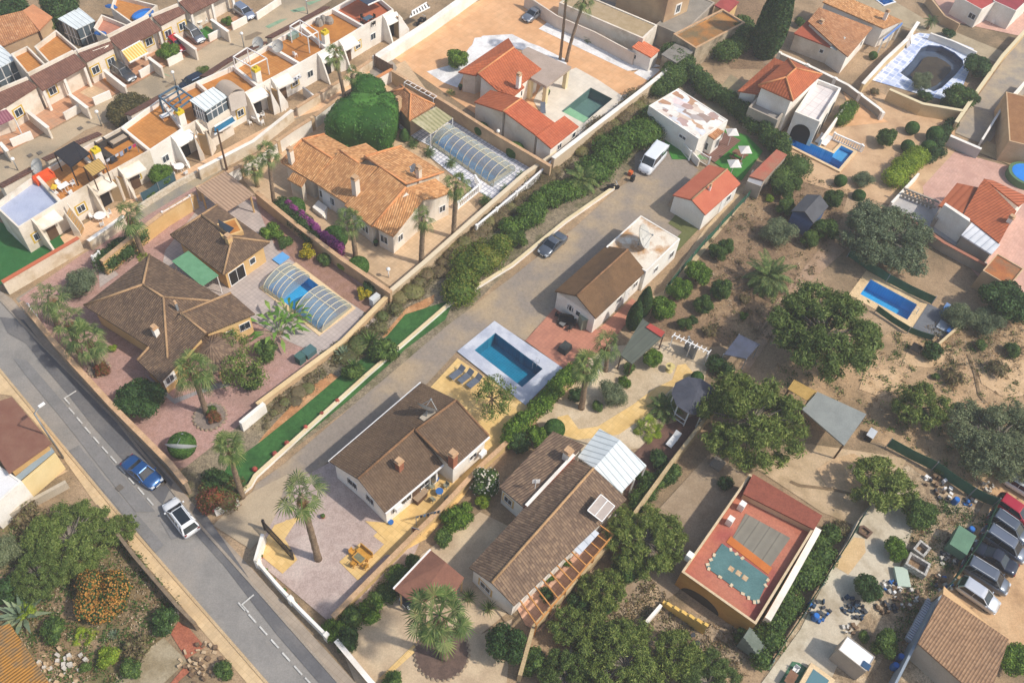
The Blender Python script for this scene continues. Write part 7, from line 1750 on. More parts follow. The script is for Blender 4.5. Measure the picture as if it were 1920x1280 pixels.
for (x,y),a_,lb in (((660,1035),YAW-R(90),'teak armchair nearest the tall palm'),((663,1058),YAW,'teak armchair nearest the road'),((685,1062),YAW+R(90),'teak armchair nearest the planted bed')):c=G(x,y,.3);chair((c.x,c.y,.06),a_,TEAK,lb,'teak armchairs on the yellow slab')
def lounger(px,az,label,mat,fm,z=0.1,group=None,L=1.55):
 c=G(px[0],px[1],.3+z);d=Vector((math.cos(az),math.sin(az),0));n=Vector((-d.y,d.x,0));c.z=z;t=thing('sun_lounger',label,'sun lounger',c,group)
 MB().solid([c+d*L*.25-n*.3+Vector((0,0,.36)),c+d*L*.25+n*.3+Vector((0,0,.36)),c-d*L*.5+n*.3+Vector((0,0,.36)),c-d*L*.5-n*.3+Vector((0,0,.36))],.06).build('seat',mat,t)
 MB().solid([c+d*L*.25-n*.3+Vector((0,0,.36)),c+d*L*.25+n*.3+Vector((0,0,.36)),c+d*L*.52+n*.3+Vector((0,0,.75)),c+d*L*.52-n*.3+Vector((0,0,.75))],.06).build('backrest',mat,t);mb=MB()
 for sx in (-.42,.22):
  for sy in (-.27,.27):mb.beam(c+d*L*sx+n*sy,c+d*L*sx+n*sy+Vector((0,0,.33)),.05,.05)
 mb.build('legs',fm,t)
LB=plain('lounger_slate','5a6270','666e7a',2,grain=.05)
for (x,y),lb in (((857,700),'blue grey sun lounger farthest from the tree'),((873,707),'middle one of the three blue grey sun loungers'),((889,716),'blue grey sun lounger nearest the tree')):lounger((x,y),YAW-R(5),lb,LB,WPAINT,group='blue grey sun loungers by the teal pool')
lounger((313,215),YAW-R(10),'white sun lounger on the orange roof terrace',WPL,WPL,2.95)
lounger((1537,262),YAW,'left white sun lounger beside the blue pool',WPL,WPL,.05,'white loungers by the royal blue pool');lounger((1549,266),YAW,'right white sun lounger beside the blue pool',WPL,WPL,.05,'white loungers by the royal blue pool')
lounger((1018,205),YAW+R(40),'dark reclining chair on the cream terrace',LB,ALU,.05)
c=G(1262,825,.4);lounger((1262,825),YAW,'white garden bench in the dark bed below the gazebo',WPL,WPL,.02,L=1.6)
# rattan set on the red patio
for (x,y),a_,lb in (((1045,592),YAW-1.5,'black rattan armchair nearest the driveway'),((1068,616),YAW+1.5,'black rattan armchair farthest from the driveway')):c=G(x,y,.3);chair((c.x,c.y,.07),a_,BLK,lb,'rattan armchairs on the red patio')
def sofa(px,az,label,mat,L=1.7,z=.07,cush=None,name='sofa',cat='sofa'):
 c=G(px[0],px[1],z+.35);c.z=z;t=thing(name,label,cat,c);n=Vector((-math.sin(az),math.cos(az),0));d=Vector((math.cos(az),math.sin(az),0));MB().box(c,.75,L,.38,az).build('base',mat,t);MB().box(c+Vector((0,0,.382)),.7,L-.3,.1,az).build('cushion',cush or mat,t);MB().box(c-d*.36,.16,L+.002,.75,az).build('backrest',mat,t)
 for s in (-1,1):MB().box(c+n*(s*L/2),.78,.15,.6,az).build('armrest',mat,t)
sofa((1063,600),YAW-2.6,'black rattan sofa against the white gable on the red patio',BLK,cush=plain('black_cushion','252527',grain=.03))
c=G(1055,607,.3);t=thing('coffee_table','small rattan coffee table on the red patio','table',(c.x,c.y,.07));MB().box((c.x,c.y,.07),.6,.5,.35,YAW).build('base',BLK,t);MB().box((c.x,c.y,.421),.64,.54,.03,YAW).build('table_top',plain('table_glass','7c7a78',grain=.03),t)
c=G(1059,653,.3);t=thing('covered_grill','dark covered box on the red patio beside the pool deck','cover',(c.x,c.y,.07));MB().solid([c+UA*.5*a+UB*.4*b+Vector((0,0,.45)) for a,b in ((-1,-1),(1,-1),(1,1),(-1,1))],0,[Vector((c.x,c.y,.07))+UA*.6*a+UB*.5*b for a,b in ((-1,-1),(1,-1),(1,1),(-1,1))]).build('cover',plain('tarp_black','3f4240','4a4d4a',grain=.06),t)
h=House('storage_box','grey green storage cabinet against the white gable','cabinet',G(1098,610));h.part('body',MB().box(G(1096,612,0)+Vector((0,0,.065)),1.2,.9,1.5,YAW-R(33)),plain('cabinet_green','7d8574','88907e',grain=.05));h.part('lid',MB().box(G(1096,612,0)+Vector((0,0,1.567)),1.3,1.0,.08,YAW-R(33)),plain('cabinet_lid','8f9683',grain=.05))
# red flower pots on the turf and along the wall
RP=plain('red_pot','a8201e','b32a26',grain=.04);CLAY=plain('clay_pot','a8583a','b26343',grain=.06)
def pot(px,label,mat=RP,r=.2,h=.3,plantm=L_RED,group=None,z=0.0,pl=True):
 c=G(px[0],px[1],z);t=thing('flower_pot',label,'flower pot',c,group);MB().tube([c,c+Vector((0,0,h*.9)),c+Vector((0,0,h))],[r*.7,r,r*1.1],12).build('pot',mat,t)
 if pl:MB().ball(c+Vector((0,0,h+.08)),r*1.0,r*.95,r*.85,9,6,.22).build('flowers',plantm,t)
for (x,y),lb in (((633,755),'red pot on the turf strip nearest the palms clump'),((604,779),'second red pot on the turf strip from the palms clump'),((574,804),'third red pot on the turf strip from the palms clump'),((539,834),'fourth red pot on the turf strip from the palms clump'),((516,853),'fifth red pot on the turf strip, just above the last one'),((479,882),'red pot on the turf strip nearest the street end')):pot((x,y),lb,RP,.2,.3,L_RED,'red pots along the turf strip',.04)
for (x,y),lb in (((490,1045),'clay pot behind the front wall nearest the gate'),((499,1071),'second clay pot from the gate behind the front wall'),((514,1089),'third clay pot from the gate behind the front wall'),((535,1109),'fourth clay pot from the gate behind the front wall'),((556,1135),'fifth clay pot from the gate behind the front wall'),((585,1165),'clay pot behind the front wall nearest the bed'),((606,970),'clay pot with a plant beside the tall palm crown')):pot((x,y),lb,CLAY,.18,.3,L_MID,'clay pots in the lilac gravel',.04)
for i,((x,y),lb) in enumerate((((655,395),'black pot by the orange villa steps'),((705,460),'black pot at the corner column of the orange villa'),((863,168),'dark pot at the white corner of the red roofed villa'),((1027,178),'pot plant under the carport near its outer column'))):pot((x,y),lb,plain('black_pot','2c2a29',grain=.04),.25,.5,L_MID,None,.05)
# wooden hutch, blue things and laundry beside the central house
h=House('timber_hutch','small timber hutch against the white house wall, near the patio chairs','hutch',G(785,935));c=G(785,933,0)+Vector((0,0,.06));h.part('body',MB().box(c,1.2,.9,.8,YAW),WOODD);h.part('roof',MB().box(c+Vector((0,0,.8)),1.35,1.05,.06,YAW),plain('hutch_roof','a58d72','97806a',grain=.1))
table_set((824,922),'blue topped round table beside the white house',BLUEC,.32,.6,chairs=4,cm=plain('faded_chair','7d7d6c','8a8a78',grain=.08),zb=.06,lab2='blue topped round table',cd=.85)
for (x,y),lb in (((818,900),'blue parasol base tub by the house door'),((733,981),'blue laundry tub at the house corner')):pot((x,y),lb,BLUEC,.22,.3,L_MID,None,.06,pl=False)
def laundry(a,b,label,cols,h=1.7,n=8,z=.06):
 p,q=G(*a,h),G(*b,h);t=thing('washing_line',label,'washing line',Vector((p.x,p.y,z)));mb=MB();mb.beam(p,q,.02,.02)
 for s in (p,q):mb.beam(Vector((s.x,s.y,z)),s,.05,.05)
 mb.build('line',GREYM,t);d=(q-p).normalized();L=(q-p).length;rd=random.Random(int(a[0]))
 for k in range(n):
  s=p+d*(L*(k+.15)/n);w_=L/n*.75;ht=rd.uniform(.4,.75);nn=Vector((-d.y,d.x,0))*.12;mb=MB();mb.solid([s,s+d*w_,s+d*w_*.95+nn-Vector((0,0,ht)),s+d*.03+nn-Vector((0,0,ht))],0,[v+Vector((-d.y,d.x,0))*.015 for v in (s,s+d*w_,s+d*w_*.95+nn-Vector((0,0,ht)),s+d*.03+nn-Vector((0,0,ht)))])
  c_=cols[k % len(cols)];o=mb.build('garment',plain('cloth_'+c_,c_,grain=.03),t)
laundry((780,968),(825,956),'line of blue and dark washing beside the white house',['3f5f7c','2f3340','6c8db0','2b2e3a','4a4f68'],n=7)
laundry((198,300),(255,268),'line of white, blue and pink washing on the roof terrace',['d6dae6','3a4556','dfe2ea','a8b5d0','39434f','2f6fb8','cf3f6c'],h=4.2,n=7,z=2.95)
t=thing('towel_rail','brown cloth on a rail at the edge of the yellow paving','towel',G(780,1000));a,b=G(772,988,1.2),G(786,992,1.2);MB().solid([a,b,b+Vector((.1,-.1,-.8)),a+Vector((.1,-.1,-.8))],.0,[v+Vector((.01,.03,0)) for v in (a,b,b+Vector((.1,-.1,-.8)),a+Vector((.1,-.1,-.8)))]).build('cloth',plain('brown_cloth','6b4536',grain=.05),t);MB().beam(Vector((b.x,b.y,.06)),b,.04,.04).beam(Vector((a.x,a.y,.06)),a,.04,.04).beam(a,b,.04,.04).build('rail',GREYM,t)
# roof terraces
sofa((82,332),YAW-1.57,'orange outdoor sofa on the terrace roof',plain('orange_fabric','d9562a','e0602f',grain=.03),1.8,2.95,name='sofa');
table_set((120,352),'white rectangular table beside the turf mat on the terrace roof',WPL,.5,.72,False,2.95,4,WPL,lab2='white terrace roof table');umbrella((101,351),'small yellow parasol on the terrace roof',.4,3.9,plain('yellow_cloth','d9b43a',grain=.03))
sofa((200,290),YAW,'dark wicker corner sofa on the washing terrace',BLK,2.2,2.95);sofa((222,262),YAW-1.57,'pale cushioned wicker sofa on the washing terrace',BLK,2.0,2.95,plain('beige_cushion','b3a18c',grain=.05));sofa((190,268),YAW+1.57,'short wicker seat by the flower pots',BLK,1.0,2.95,plain('brown_cushion','8f7a66',grain=.05))
table_set((337,316),'round white table in the pink yard by the orange paving',WPL,.55,chairs=4,lab2='round white table by the orange paving');table_set((480,222),'round table with white chairs in front of the white terrace',WPL,.5,chairs=4,lab2='round table before the white terrace');table_set((189,408),'white table on the patio behind the big palm',WPL,.6,chairs=3,lab2='white table behind the big palm')
table_set((690,38),'dark dining table on the brick red terrace',plain('blue_grey_top','4c6070',grain=.03),.55,rnd=False,zb=2.95,chairs=4,cm=IRON,lab2='dark dining table on the brick terrace');table_set((292,84),'round timber table under the tiled porch',plain('table_wood','b98755',grain=.05),.5,chairs=0);table_set((374,44),'white porch table beside the turf mat',WPL,.45,chairs=3,lab2='white porch table');table_set((1866,36),'white garden table on rose paving, top right',WPL,.4,chairs=4,lab2='white table top right');table_set((100,180),'white table on the tiled porch at left',WPL,.5,rnd=False,chairs=2,lab2='white table on the left porch')
c=G(553,102,3.3);chair((c.x,c.y,2.95),YAW,WPL,'white deck chair on the roof with the pale dish');t=thing('storage_chest','grey green chest on the roof under a white pergola','chest',Vector((G(550,68,3.2).x,G(550,68,3.2).y,2.95)));MB().box(t.location,1.3,.6,.55,YAW).build('body',plain('chest_green','7f9184',grain=.04),t);MB().box(t.location+Vector((0,0,.55)),1.36,.66,.06,YAW).build('lid',plain('chest_lid','8b9c90',grain=.04),t)
for (x,y),lb in (((598,42),'left one of three covered heaps of furniture on the roof'),((607,37),'middle one of three covered heaps of furniture on the roof'),((617,38),'right one of three covered heaps of furniture on the roof')):
 c=G(x,y,3.3);one('covered_furniture',lb,'cover',MB().ball(Vector((c.x,c.y,2.95)),.55,.5,.9,9,4,.12,True),plain('grey_cover','8a8278','978f85',2,grain=.06),group='covered furniture on the roof terrace')
t=thing('paddling_pool','blue oval paddling pool on the terrace, top left','paddling pool',Vector((G(268,29,3.0).x,G(268,29,3.0).y,2.9)));mb=MB();c=t.location;rg=[c+UA*1.3*math.cos(2*math.pi*k/16)+UB*.8*math.sin(2*math.pi*k/16)+Vector((0,0,.2)) for k in range(17)];mb.tube(rg,.16,7,False);mb.build('rim',BLUEC,t,True);MB().poly([p+Vector((0,0,-.05)) for p in rg[:-1]]).build('water',plain('paddling_water','2f7fd0',grain=.02),t)
t=thing('above_ground_pool','round blue pool in a green surround at the right edge','pool',G(1918,338));c=G(1918,336,0);MB().cyl(c,2.1,.9,24).build('surround',plain('pool_green','5b7a55',grain=.06),t);MB().cyl(c+Vector((0,0,.9)),1.7,.02,24).build('water',plain('pool_blue_top','1f78d0','2a86dc',grain=.02),t);
for (x,y),lb in (((208,12),'blue folded parasol cover on the terrace, top left'),((188,62),'blue seesaw tube on the brick terrace'),):c=G(x,y,3);one('blue_cover',lb,'cover',MB().ball(Vector((c.x,c.y,2.9)),.8,.35,.3,8,4,.1,True),BLUEC)
# picnic set on the turf
for (x,y),lb in (((1385,293),'wooden picnic table between the parasols'),):
 c=G(x,y,.4);c.z=.05;t=thing('picnic_table',lb,'picnic table',c);MB().box(c+Vector((0,0,.7)),1.6,.8,.06,YAW-R(90)).build('table_top',plain('brown_timber','7c5a44','8a6650',grain=.08),t)
 for s in (-1,1):MB().box(c+UA*(s*.75)+Vector((0,0,.42)),1.6,.28,.05,YAW-R(90)).build('bench_seat',plain('brown_timber','7c5a44'),t)
 mb=MB()
 for s in (-1,1):mb.beam(c+UB*(s*.55)-UA*.7+Vector((0,0,0)),c+UB*(s*.55)+UA*.3+Vector((0,0,.7)),.07,.07);mb.beam(c+UB*(s*.62)+UA*.7,c+UB*(s*.62)-UA*.3+Vector((0,0,.7)),.07,.07);mb.beam(c+UB*s*.58-UA*.75+Vector((0,0,.4)),c+UB*s*.58+UA*.75+Vector((0,0,.4)),.07,.07)
 mb.build('legs',plain('brown_timber','7c5a44'),t)
# white trellis
t=thing('trellis','white wooden trellis row beside the gravel garden','trellis',G(1265,632));mb=MB();a,b=G(1263,628,2.0),G(1330,660,2.0);mb.beam(a,b,.1,.1)
for k in range(9):p=lerp(a,b,k/8);mb.beam(p-UA*.35,p+UA*.35,.07,.07)
for k in (0,4,8):p=lerp(a,b,k/8);mb.beam(Vector((p.x,p.y,0)),p,.09,.09)
mb.build('slats',WPAINT,t)
t=thing('statue_pot','yellow painted fountain in the gravel garden','fountain',G(1254,695));c=G(1254,695);MB().tube([c,c+Vector((0,0,.3)),c+Vector((0,0,.7)),c+Vector((0,0,.75))],[.4,.15,.12,.45],12).build('basin',plain('fountain_yellow','c9b87c',grain=.06),t);MB().ball(c+Vector((0,0,.9)),.14).build('finial',plain('fountain_yellow','c9b87c'),t)
t=thing('garden_swing','white garden frame between the two palms in the gravel garden','frame',G(1105,728));a=G(1105,726,0);mb=MB()
for k in range(5):mb.beam(a+UA*(k*.3),a+UA*(k*.3)+Vector((0,0,1.6)),.05,.05)
mb.beam(a+Vector((0,0,1.6)),a+UA*1.2+Vector((0,0,1.6)),.06,.06);mb.beam(a+Vector((0,0,.8)),a+UA*1.2+Vector((0,0,.8)),.06,.06);mb.build('bars',WPAINT,t)
# misc boxes, bins, tanks
def box(px,label,name,cat,sx,sy,sz,mat,lid=None,z=0.03,rz=0.0,group=None):
 c=G(px[0],px[1],z+sz*.5);c.z=z;t=thing(name,label,cat,c,group);MB().box(c,sx,sy,sz,YAW+rz).build('body',mat,t);MB().box(c+Vector((0,0,sz)),sx+.06,sy+.06,.05,YAW+rz).build('lid',lid or mat,t);return t
GT=plain('green_tank','3c5c58','466862',grain=.05)
box((563,672),'dark green bin beside the yellow coped wall','waste_bin','bin',.7,.7,.9,GT);box((580,660),'flat green table beside the dark green bin','garden_table','table',1.1,.8,.6,plain('teal_top','4a6a6c',grain=.04))
box((703,563),'pale pump cabinet at the end of the pool terrace','pump_cabinet','cabinet',1.0,.5,1.0,plain('cabinet_white','c9cac8',grain=.03));box((1405,361),'white box at the back of the red bungalow','box','box',.6,.5,.5,WPL)
box((1325,404),'grey table by the salmon roofed bungalow door','table','table',1.0,.6,.7,plain('table_grey','8c857c',grain=.05));box((527,485),'blue square cover in the patio paving','drain_cover','cover',1.3,1.0,.12,plain('sky_blue','5f9fd6','6aa8dc',grain=.03))
box((515,398),'black rain barrel box by the tan wall','box','box',.5,.5,.7,TRIMB);box((1690,425),'blue barrel on the wall by the orange roofed villa','barrel','barrel',.5,.5,.6,BLUEC) if False else None
box((1345,870),'old square metal frame in the shaded yard','metal_frame','frame',1.1,1.0,.25,plain('frame_grey','8d8478',grain=.1));box((1716,655),'small square open tank in the dusty yard','water_tank','tank',1.0,.9,.5,plain('tank_grey','8f8578',grain=.08),DARK)
box((1632,816),'dark wheeled grill beside the grey metal shed','grill','grill',1.0,.6,.7,TRIMB,ALU);box((1768,612),'dark cage panel beside the deep blue pool','solar_heater','panel',1.2,1.0,.15,plain('panel_grey','9fa7b0',grain=.03));box((1772,580),'blue and white roller at the end of the deep blue pool','pool_roller','roller',1.5,.4,.4,plain('roller_blue','4a78b0','c3ccd6',grain=.03));box((1780,620),'blue tub near the corner of the pool terrace','tub','tub',.9,.4,.4,BLUEC)
patch('terrace',Q(3,1,'1200 1000 1420 1110 1340 1270 1080 1185'),plain('terrace_slate','66696e','74767a',.9,grain=.1),4)
# junk yard
GRC=plain('green_cover','5c7d66','678a70',.8,grain=.06)
c=G(1800,1017,.9);t=thing('covered_trailer','green tarpaulin covered trailer in the junk yard','trailer',(c.x,c.y,0));MB().box((c.x,c.y,.35),2.2,1.5,1.1,YAW).build('cover',GRC,t);mb=MB()
for s in (-1,1):p=Vector((c.x,c.y,.3))+UB*(s*.8);mb.tube([p-UB*.08,p+UB*.08],.3,10)
mb.build('wheels',TYRE,t);MB().beam(Vector((c.x,c.y,.35))-UA*1.1,Vector((c.x,c.y,.3))-UA*1.9,.08,.08).build('drawbar',IRON,t)
CG=plain('block_grey','b5afa6','c3bdb4',2,grain=.08)
def ring_wall(px,h,label,mat,th=.18,name='planter',cat='planter'):
 o=rect(px,h) if len(px) == 4 else GP(px,h);i=inset(o,th);t=thing(name,label,cat,(o[0].x,o[0].y,0));mb=MB();n=len(o)
 for k in range(n):
  a,b,c_,d=o[k],o[(k+1) % n],i[(k+1) % n],i[k];Z0=lambda v:Vector((v.x,v.y,0));mb.poly([a,b,c_,d]);mb.poly([Z0(a),Z0(b),b,a]);mb.poly([Z0(d),Z0(c_),c_,d])
 mb.build('block_rim',mat,t);MB().poly([p-Vector((0,0,h*.6)) for p in i]).build('soil',LOAM,t);return t
ring_wall(Q(3,3,'1020 370 1180 485 1230 380 1080 310'),.9,'square pen of grey hollow blocks in the junk yard',plain('hollow_block','c9c4bc','8f8a82',5,grain=.1));ring_wall(Q(3,3,'1080 280 1140 210 1230 260 1180 330'),.7,'smaller pen of hollow blocks beside the square pen',plain('hollow_block','c9c4bc'))
box(Q(3,3,'1000 490')[0],'pale green chest freezer lid among junk','chest','chest',1.6,1.0,.4,plain('pale_green','b5c4b4',grain=.04),rz=.6);
mb=MB();rd=random.Random(8)
def pile(px,r,n,label,mats,z=0.02,s=(.1,.38),name='scrap_heap',cat='scrap heap'):
 c=G(*px);t=thing(name,label,cat,c);rd=random.Random(int(px[0]));
 for mi,m_ in enumerate(mats):
  mb=MB()
  for k in range(n//len(mats)):
   a,q=rd.uniform(0,6.28),r*math.sqrt(rd.random());p=c+Vector((q*math.cos(a),q*math.sin(a),z));mb.box(p,rd.uniform(*s),rd.uniform(*s),rd.uniform(.08,.45),rd.uniform(0,3))
  mb.build('pieces',m_,t)
DK=plain('dark_junk','3c4048','4a4d52',2,grain=.1);LTJ=plain('light_junk','b9b2a6','d0cac0',2,grain=.08);BRJ=plain('brown_junk','7f6750','6c5844',2,grain=.1)
pile((1597,1142),1.0,30,'pile of dark plant trays in the junk yard',[DK,plain('dark_blue_junk','31465c',grain=.05)]);pile(Q(3,3,'370 740')[0],.95,26,'dark tarpaulin heap with a blue tub on the pale slab',[DK,DK,plain('dark_blue_junk','31465c'),DK,BLUEC]);pile(Q(3,3,'1010 620')[0],1.2,40,'heap of grey boards and rubble in the junk yard',[LTJ,BRJ]);pile(Q(3,3,'920 570')[0],.7,16,'white and blue buckets beside the board heap',[WPL,LTJ,BRJ,BLUEC]);pile(Q(3,3,'880 720')[0],.8,16,'brown scrap between the two heaps',[BRJ,DK])
pile((1757,915),1.3,26,'heap of white boxes and boards by the green screen',[WPL,BRJ,DK]);pile(Q(3,3,'1350 360')[0],.8,18,'loose bits below the green trailer',[LTJ,DK]);pile(Q(3,3,'1310 540')[0],.8,16,'dark and blue drums by the green screen',[DK,BRJ,LTJ,BLUEC]);pile(Q(3,3,'610 880')[0],.6,12,'light scrap beside the white topped hut',[LTJ,BRJ]);pile((1815,935),.8,14,'blue and grey junk behind the green screen',[DK,LTJ,BRJ,BLUEC])
pile(Q(0,3,'1500 1130')[0],1.5,40,'loose bricks and stones by the left pavement',[plain('stone_bits','c2a988',grain=.1),BRJ],s=(.1,.35));pile(Q(0,3,'450 1180')[0],1.8,50,'pale stones in the bottom left garden',[plain('stone_bits','c2a988'),LTJ],s=(.1,.3));pile((1850,915),.6,14,'white stone chippings near the crimson car',[LTJ],s=(.08,.2))
for (x,y),lb in (((1664,943),'blue barrel beside the slab yard trees'),((1787,943),'blue barrel nearest the green screen corner'),((1815,998),'blue barrel above the green trailer'),((1683,1236),'upper blue barrel beside the long grey wall'),((1673,1252),'lower blue barrel beside the long grey wall'),((1525,1160),'blue barrel on the pale slab')):
 c=G(x,y);t=thing('barrel',lb,'barrel',c,'blue barrels');MB().tube([c,c+Vector((0,0,.15)),c+Vector((0,0,.7)),c+Vector((0,0,.8))],[.24,.28,.28,.24],12).build('body',BLUEC,t);MB().cyl(c+Vector((0,0,.8)),.2,.03,12).build('lid',plain('blue_lid','2f72c0',grain=.02),t)
ring_wall(Q(3,3,'690 100 720 95 790 150 750 190 680 145'),.35,'rusty floor grate set in the pale slab',plain('rust','6e5648',grain=.1),name='grate',cat='grate')
t=thing('pipe_stack','long stack of white roof tiles lying along the grey wall','tile stack',G(1720,1160));mb=MB();a,b=G(1701,1200,.3),G(1742,1125,.3);n=int((b-a).length/.22)
for k in range(n):mb.obox(lerp(a,b,(k+.5)/n),UB*.22,(b-a).normalized()*.07,Vector((0,0,.28)))
mb.build('tiles',plain('tile_white','c6c5cb','d2d1d6',grain=.05),t)
t=thing('corner_spa','tan rimmed tub at the bottom edge below the green mat','spa',G(1525,1275));c=G(1528,1283,.4);MB().box((c.x,c.y,.06),2.4,2.0,.6,YAW).build('rim',COPT,t);MB().box((c.x,c.y,.661),1.7,1.3,.02,YAW).build('water',plain('tub_water','5a7f88',grain=.03),t)
table_set(Q(3,3,'165 1250')[0],'brown square table on the green mat, bottom right',plain('brown_timber','7c5a44'),.5,rnd=False,chairs=2,cm=WPL,lab2='brown table on the green mat')
# bicycles / scooters and van side clutter
def motorbike(px,az,label):
 c=G(px[0],px[1],.4);t=thing('motorbike',label,'motorbike',(c.x,c.y,.03));c=Vector((c.x,c.y,.03));d=Vector((math.cos(az),math.sin(az),0));n=Vector((-d.y,d.x,0))
 for s in (-.65,.65):w_=c+d*s+Vector((0,0,.3));MB().tube([w_-n*.06,w_+n*.06],.3,12).build('wheel',TYRE,t)
 MB().ball(c+d*.1+Vector((0,0,.75)),.32,.2,.18).ball(c-d*.1+Vector((0,0,.42)),.35,.16,.2).build('tank',IRON,t,True);MB().box(c-d*.35+Vector((0,0,.72)),.6,.24,.1,az).build('seat',TRIMB,t);MB().beam(c+d*.5+n*.33+Vector((0,0,1.0)),c+d*.5-n*.33+Vector((0,0,1.0)),.04,.04).beam(c+d*.62+Vector((0,0,.35)),c+d*.48+Vector((0,0,1.0)),.05,.05).build('handlebar',ALU,t)
motorbike((1078,262),YAW,'black motorbike beside the low red roof');motorbike((790,40),YAW,'dark scooter under the slatted awning');motorbike((1147,352),YAW-.6,'black scooter at the hedge end of the driveway')
box((1186,335),'dark gas bottle box beside the white van','box','box',.4,.4,.7,TRIMB);box((1182,325),'orange crate beside the white van','crate','crate',.4,.4,.5,plain('orange_crate','c8602c',grain=.04))
pile((1310,1203)[:2] if False else (1292,1205),.7,14,'small dark cart and junk on the speckled yard',[DK,BRJ])
t=thing('diving_frame','white fountain frame over the dry cream pool ladder','frame',G(1690,85)) if False else None
t=thing('tilted_gate','pair of pale boards leaning on the wall of the tiled yard','boards',G(1692,85));a=G(1690,88,0);MB().solid([a+Vector((0,0,1.4)),a+UA*1.2+Vector((0,0,1.4)),a+UA*1.2+UB*.8,a+UB*.8],.08).build('board',plain('pale_board','b5aca6',grain=.04),t);MB().solid([a+UA*1.5+Vector((0,0,1.4)),a+UA*2.4+Vector((0,0,1.4)),a+UA*2.4+UB*.8,a+UA*1.5+UB*.8],.08).build('board',WHITE,t)
for x,y in ((402,985),(530,975),(640,1000)):pass
for (x,y),nm in (((306,905),'d'),((225,915),'d'),((151,242),'d'),((75,288),'d'),((57,293),'d')):
 c=G(x,y);o=MB().box(Vector((c.x,c.y,.1)),.5,.5,.03,YAW).build('manhole_cover',plain('manhole','6d655c',grain=.06));o['kind']='structure'
for nm_,px_,d_ in (('swimming_pool',(1003,681),0),('swimming_pool.006',(1712,585),0)):
 c=G(*px_,0);t=bpy.data.objects[nm_];mb=MB()
 for s_ in (-.2,.2):p=c+UB*s_*0+UA*s_;mb.tube([p+UB*.35+Vector((0,0,.1)),p+UB*.3+Vector((0,0,.7)),p+Vector((0,0,.75)),p-UB*.1+Vector((0,0,.1)),p-UB*.1-Vector((0,0,.7))],.03,6)
 mb.build('ladder',ALU,t)
# ============================================================ PALMS
palm((268,478),(240,400),'tall fan palm by the lane with the clay coped wall behind it',r=2.2,tr=.25)
palm((515,388),(503,285),'tall slim fan palm in the corner of the orange villa court',r=1.5,tr=.2)
palm((483,350),(474,310),'shorter fan palm beside the slim one on the lane wall',r=1.5,tr=.2)
palm((649,203),(627,100),'taller one of two fan palms at the clipped ficus',r=1.4,tr=.2)
palm((666,198),(661,140),'shorter thick fan palm touching the clipped ficus',r=1.5,tr=.32)
palm((667,482),(657,410),'fan palm in front of the orange villa, left one',r=1.7,tr=.24)
palm((790,495),(794,408),'fan palm in front of the orange villa, middle one',r=1.6,tr=.26)
palm((850,445),(856,345),'fan palm in front of the orange villa, right one',r=1.6,tr=.24)
palm((110,612),(92,555),'upper palm of the three by the street corner',r=2.1,tr=.25);palm((150,660),(125,598),'middle palm of the three by the street corner',r=2.1,tr=.25);palm((190,690),(160,632),'lower palm of the three by the street corner',r=2.2,tr=.27)
palm((388,775),(360,692),'leaning fan palm in the round grey bed of the pink gravel',r=2.3,tr=.23);palm((455,932),(426,832),'fan palm at the end of the turf strip near the street',r=1.9,tr=.22)
palm((597,1048),(564,928),'tallest fan palm on the lilac gravel near the black gate',r=2.3,tr=.26)
palm((833,1232),(824,1152),'broad fan palm in a dark stone ring on the tan forecourt',r=2.8,tr=.3);palm((1050,112),(1063,-20),'left one of two very tall thin palms, leaning upright',r=1.5,tr=.17);palm((1062,116),(1097,-2),'right one of two very tall thin palms, leaning right',r=1.7,tr=.2)
palm((1135,695),(1140,645),'fan palm above the gravel garden, right one',r=1.9,tr=.2);palm((1090,765),(1100,680),'fan palm above the gravel garden, left one',r=2.2,tr=.26)
low_frond((1435,535),3.0,'broad feathery date palm in the brown garden','feather',1.2,'palm tree',z=0);low_frond((1090,352),2.4,'feathery date palm on the bank above the driveway','feather',.9,'palm tree')
for (x,y),r_,lb in (((775,275),.95,'cycad left of the long pool vault'),((806,292),.95,'cycad beside the long pool vault, by the orange roof'),((846,312),.9,'cycad at the foot of the raised terrace'),((910,382),1.0,'cycad below the white balustrade'),((948,362),.9,'cycad beside the pool vault end'),((978,336),.9,'cycad near the wall right of the vault')):low_frond((x,y),r_,lb,'cycad',.5,'cycad')
for (x,y),r_,lb in (((1103,78),.9,'small palm in the middle of the white bed'),((1058,55),.7,'yucca behind the thin palms in the white bed'),((1132,345),.01,None)):
 if lb:low_frond((x,y),r_,lb,'cycad',.2,'palm shrub')
low_frond((45,1155),2.3,'giant grey green agave in the bottom left garden','agave',.1,'agave');low_frond((215,1190),.6,'small agave on the bare earth','agave',0,'agave');low_frond((645,668),1.3,'grey green agave clump above the turf strip','agave',.1,'agave')
low_frond((160,1195),1.2,'lime green fan shrub in the bottom left garden','fan',.1,'palm shrub');low_frond((1215,808),1.7,'low fan palm at the lower side of the gazebo bed','fan',.4,'palm shrub');low_frond((1245,770),1.9,'dark fan palm left of the gazebo','feather',.4,'palm shrub');low_frond((1738,55),1.2,'cycad at the head of the oval pool','cycad',1.2,'cycad')
low_frond((525,625),2.1,'banana like plant beside the front pool vault','banana',.1,'banana plant');low_frond((545,600),1.6,'second banana like plant behind the front one','banana',.1,'banana plant');low_frond((268,482),.8,'yellow green fan shrub at the foot of the tall lane palm','fan',.1,'palm shrub')
for (x,y),lb in (((695,650),'yucca clump in the turf strip, upper one'),((715,665),'yucca clump in the turf strip, right one'),((665,700),'yucca clump in the turf strip, lower one'),((878,1125),'yucca beside the carport end'),((915,1145),'yucca between carport and brown ribbed house')):low_frond((x,y),1.5 if y < 800 else .95,lb,'yucca',.5,'yucca')
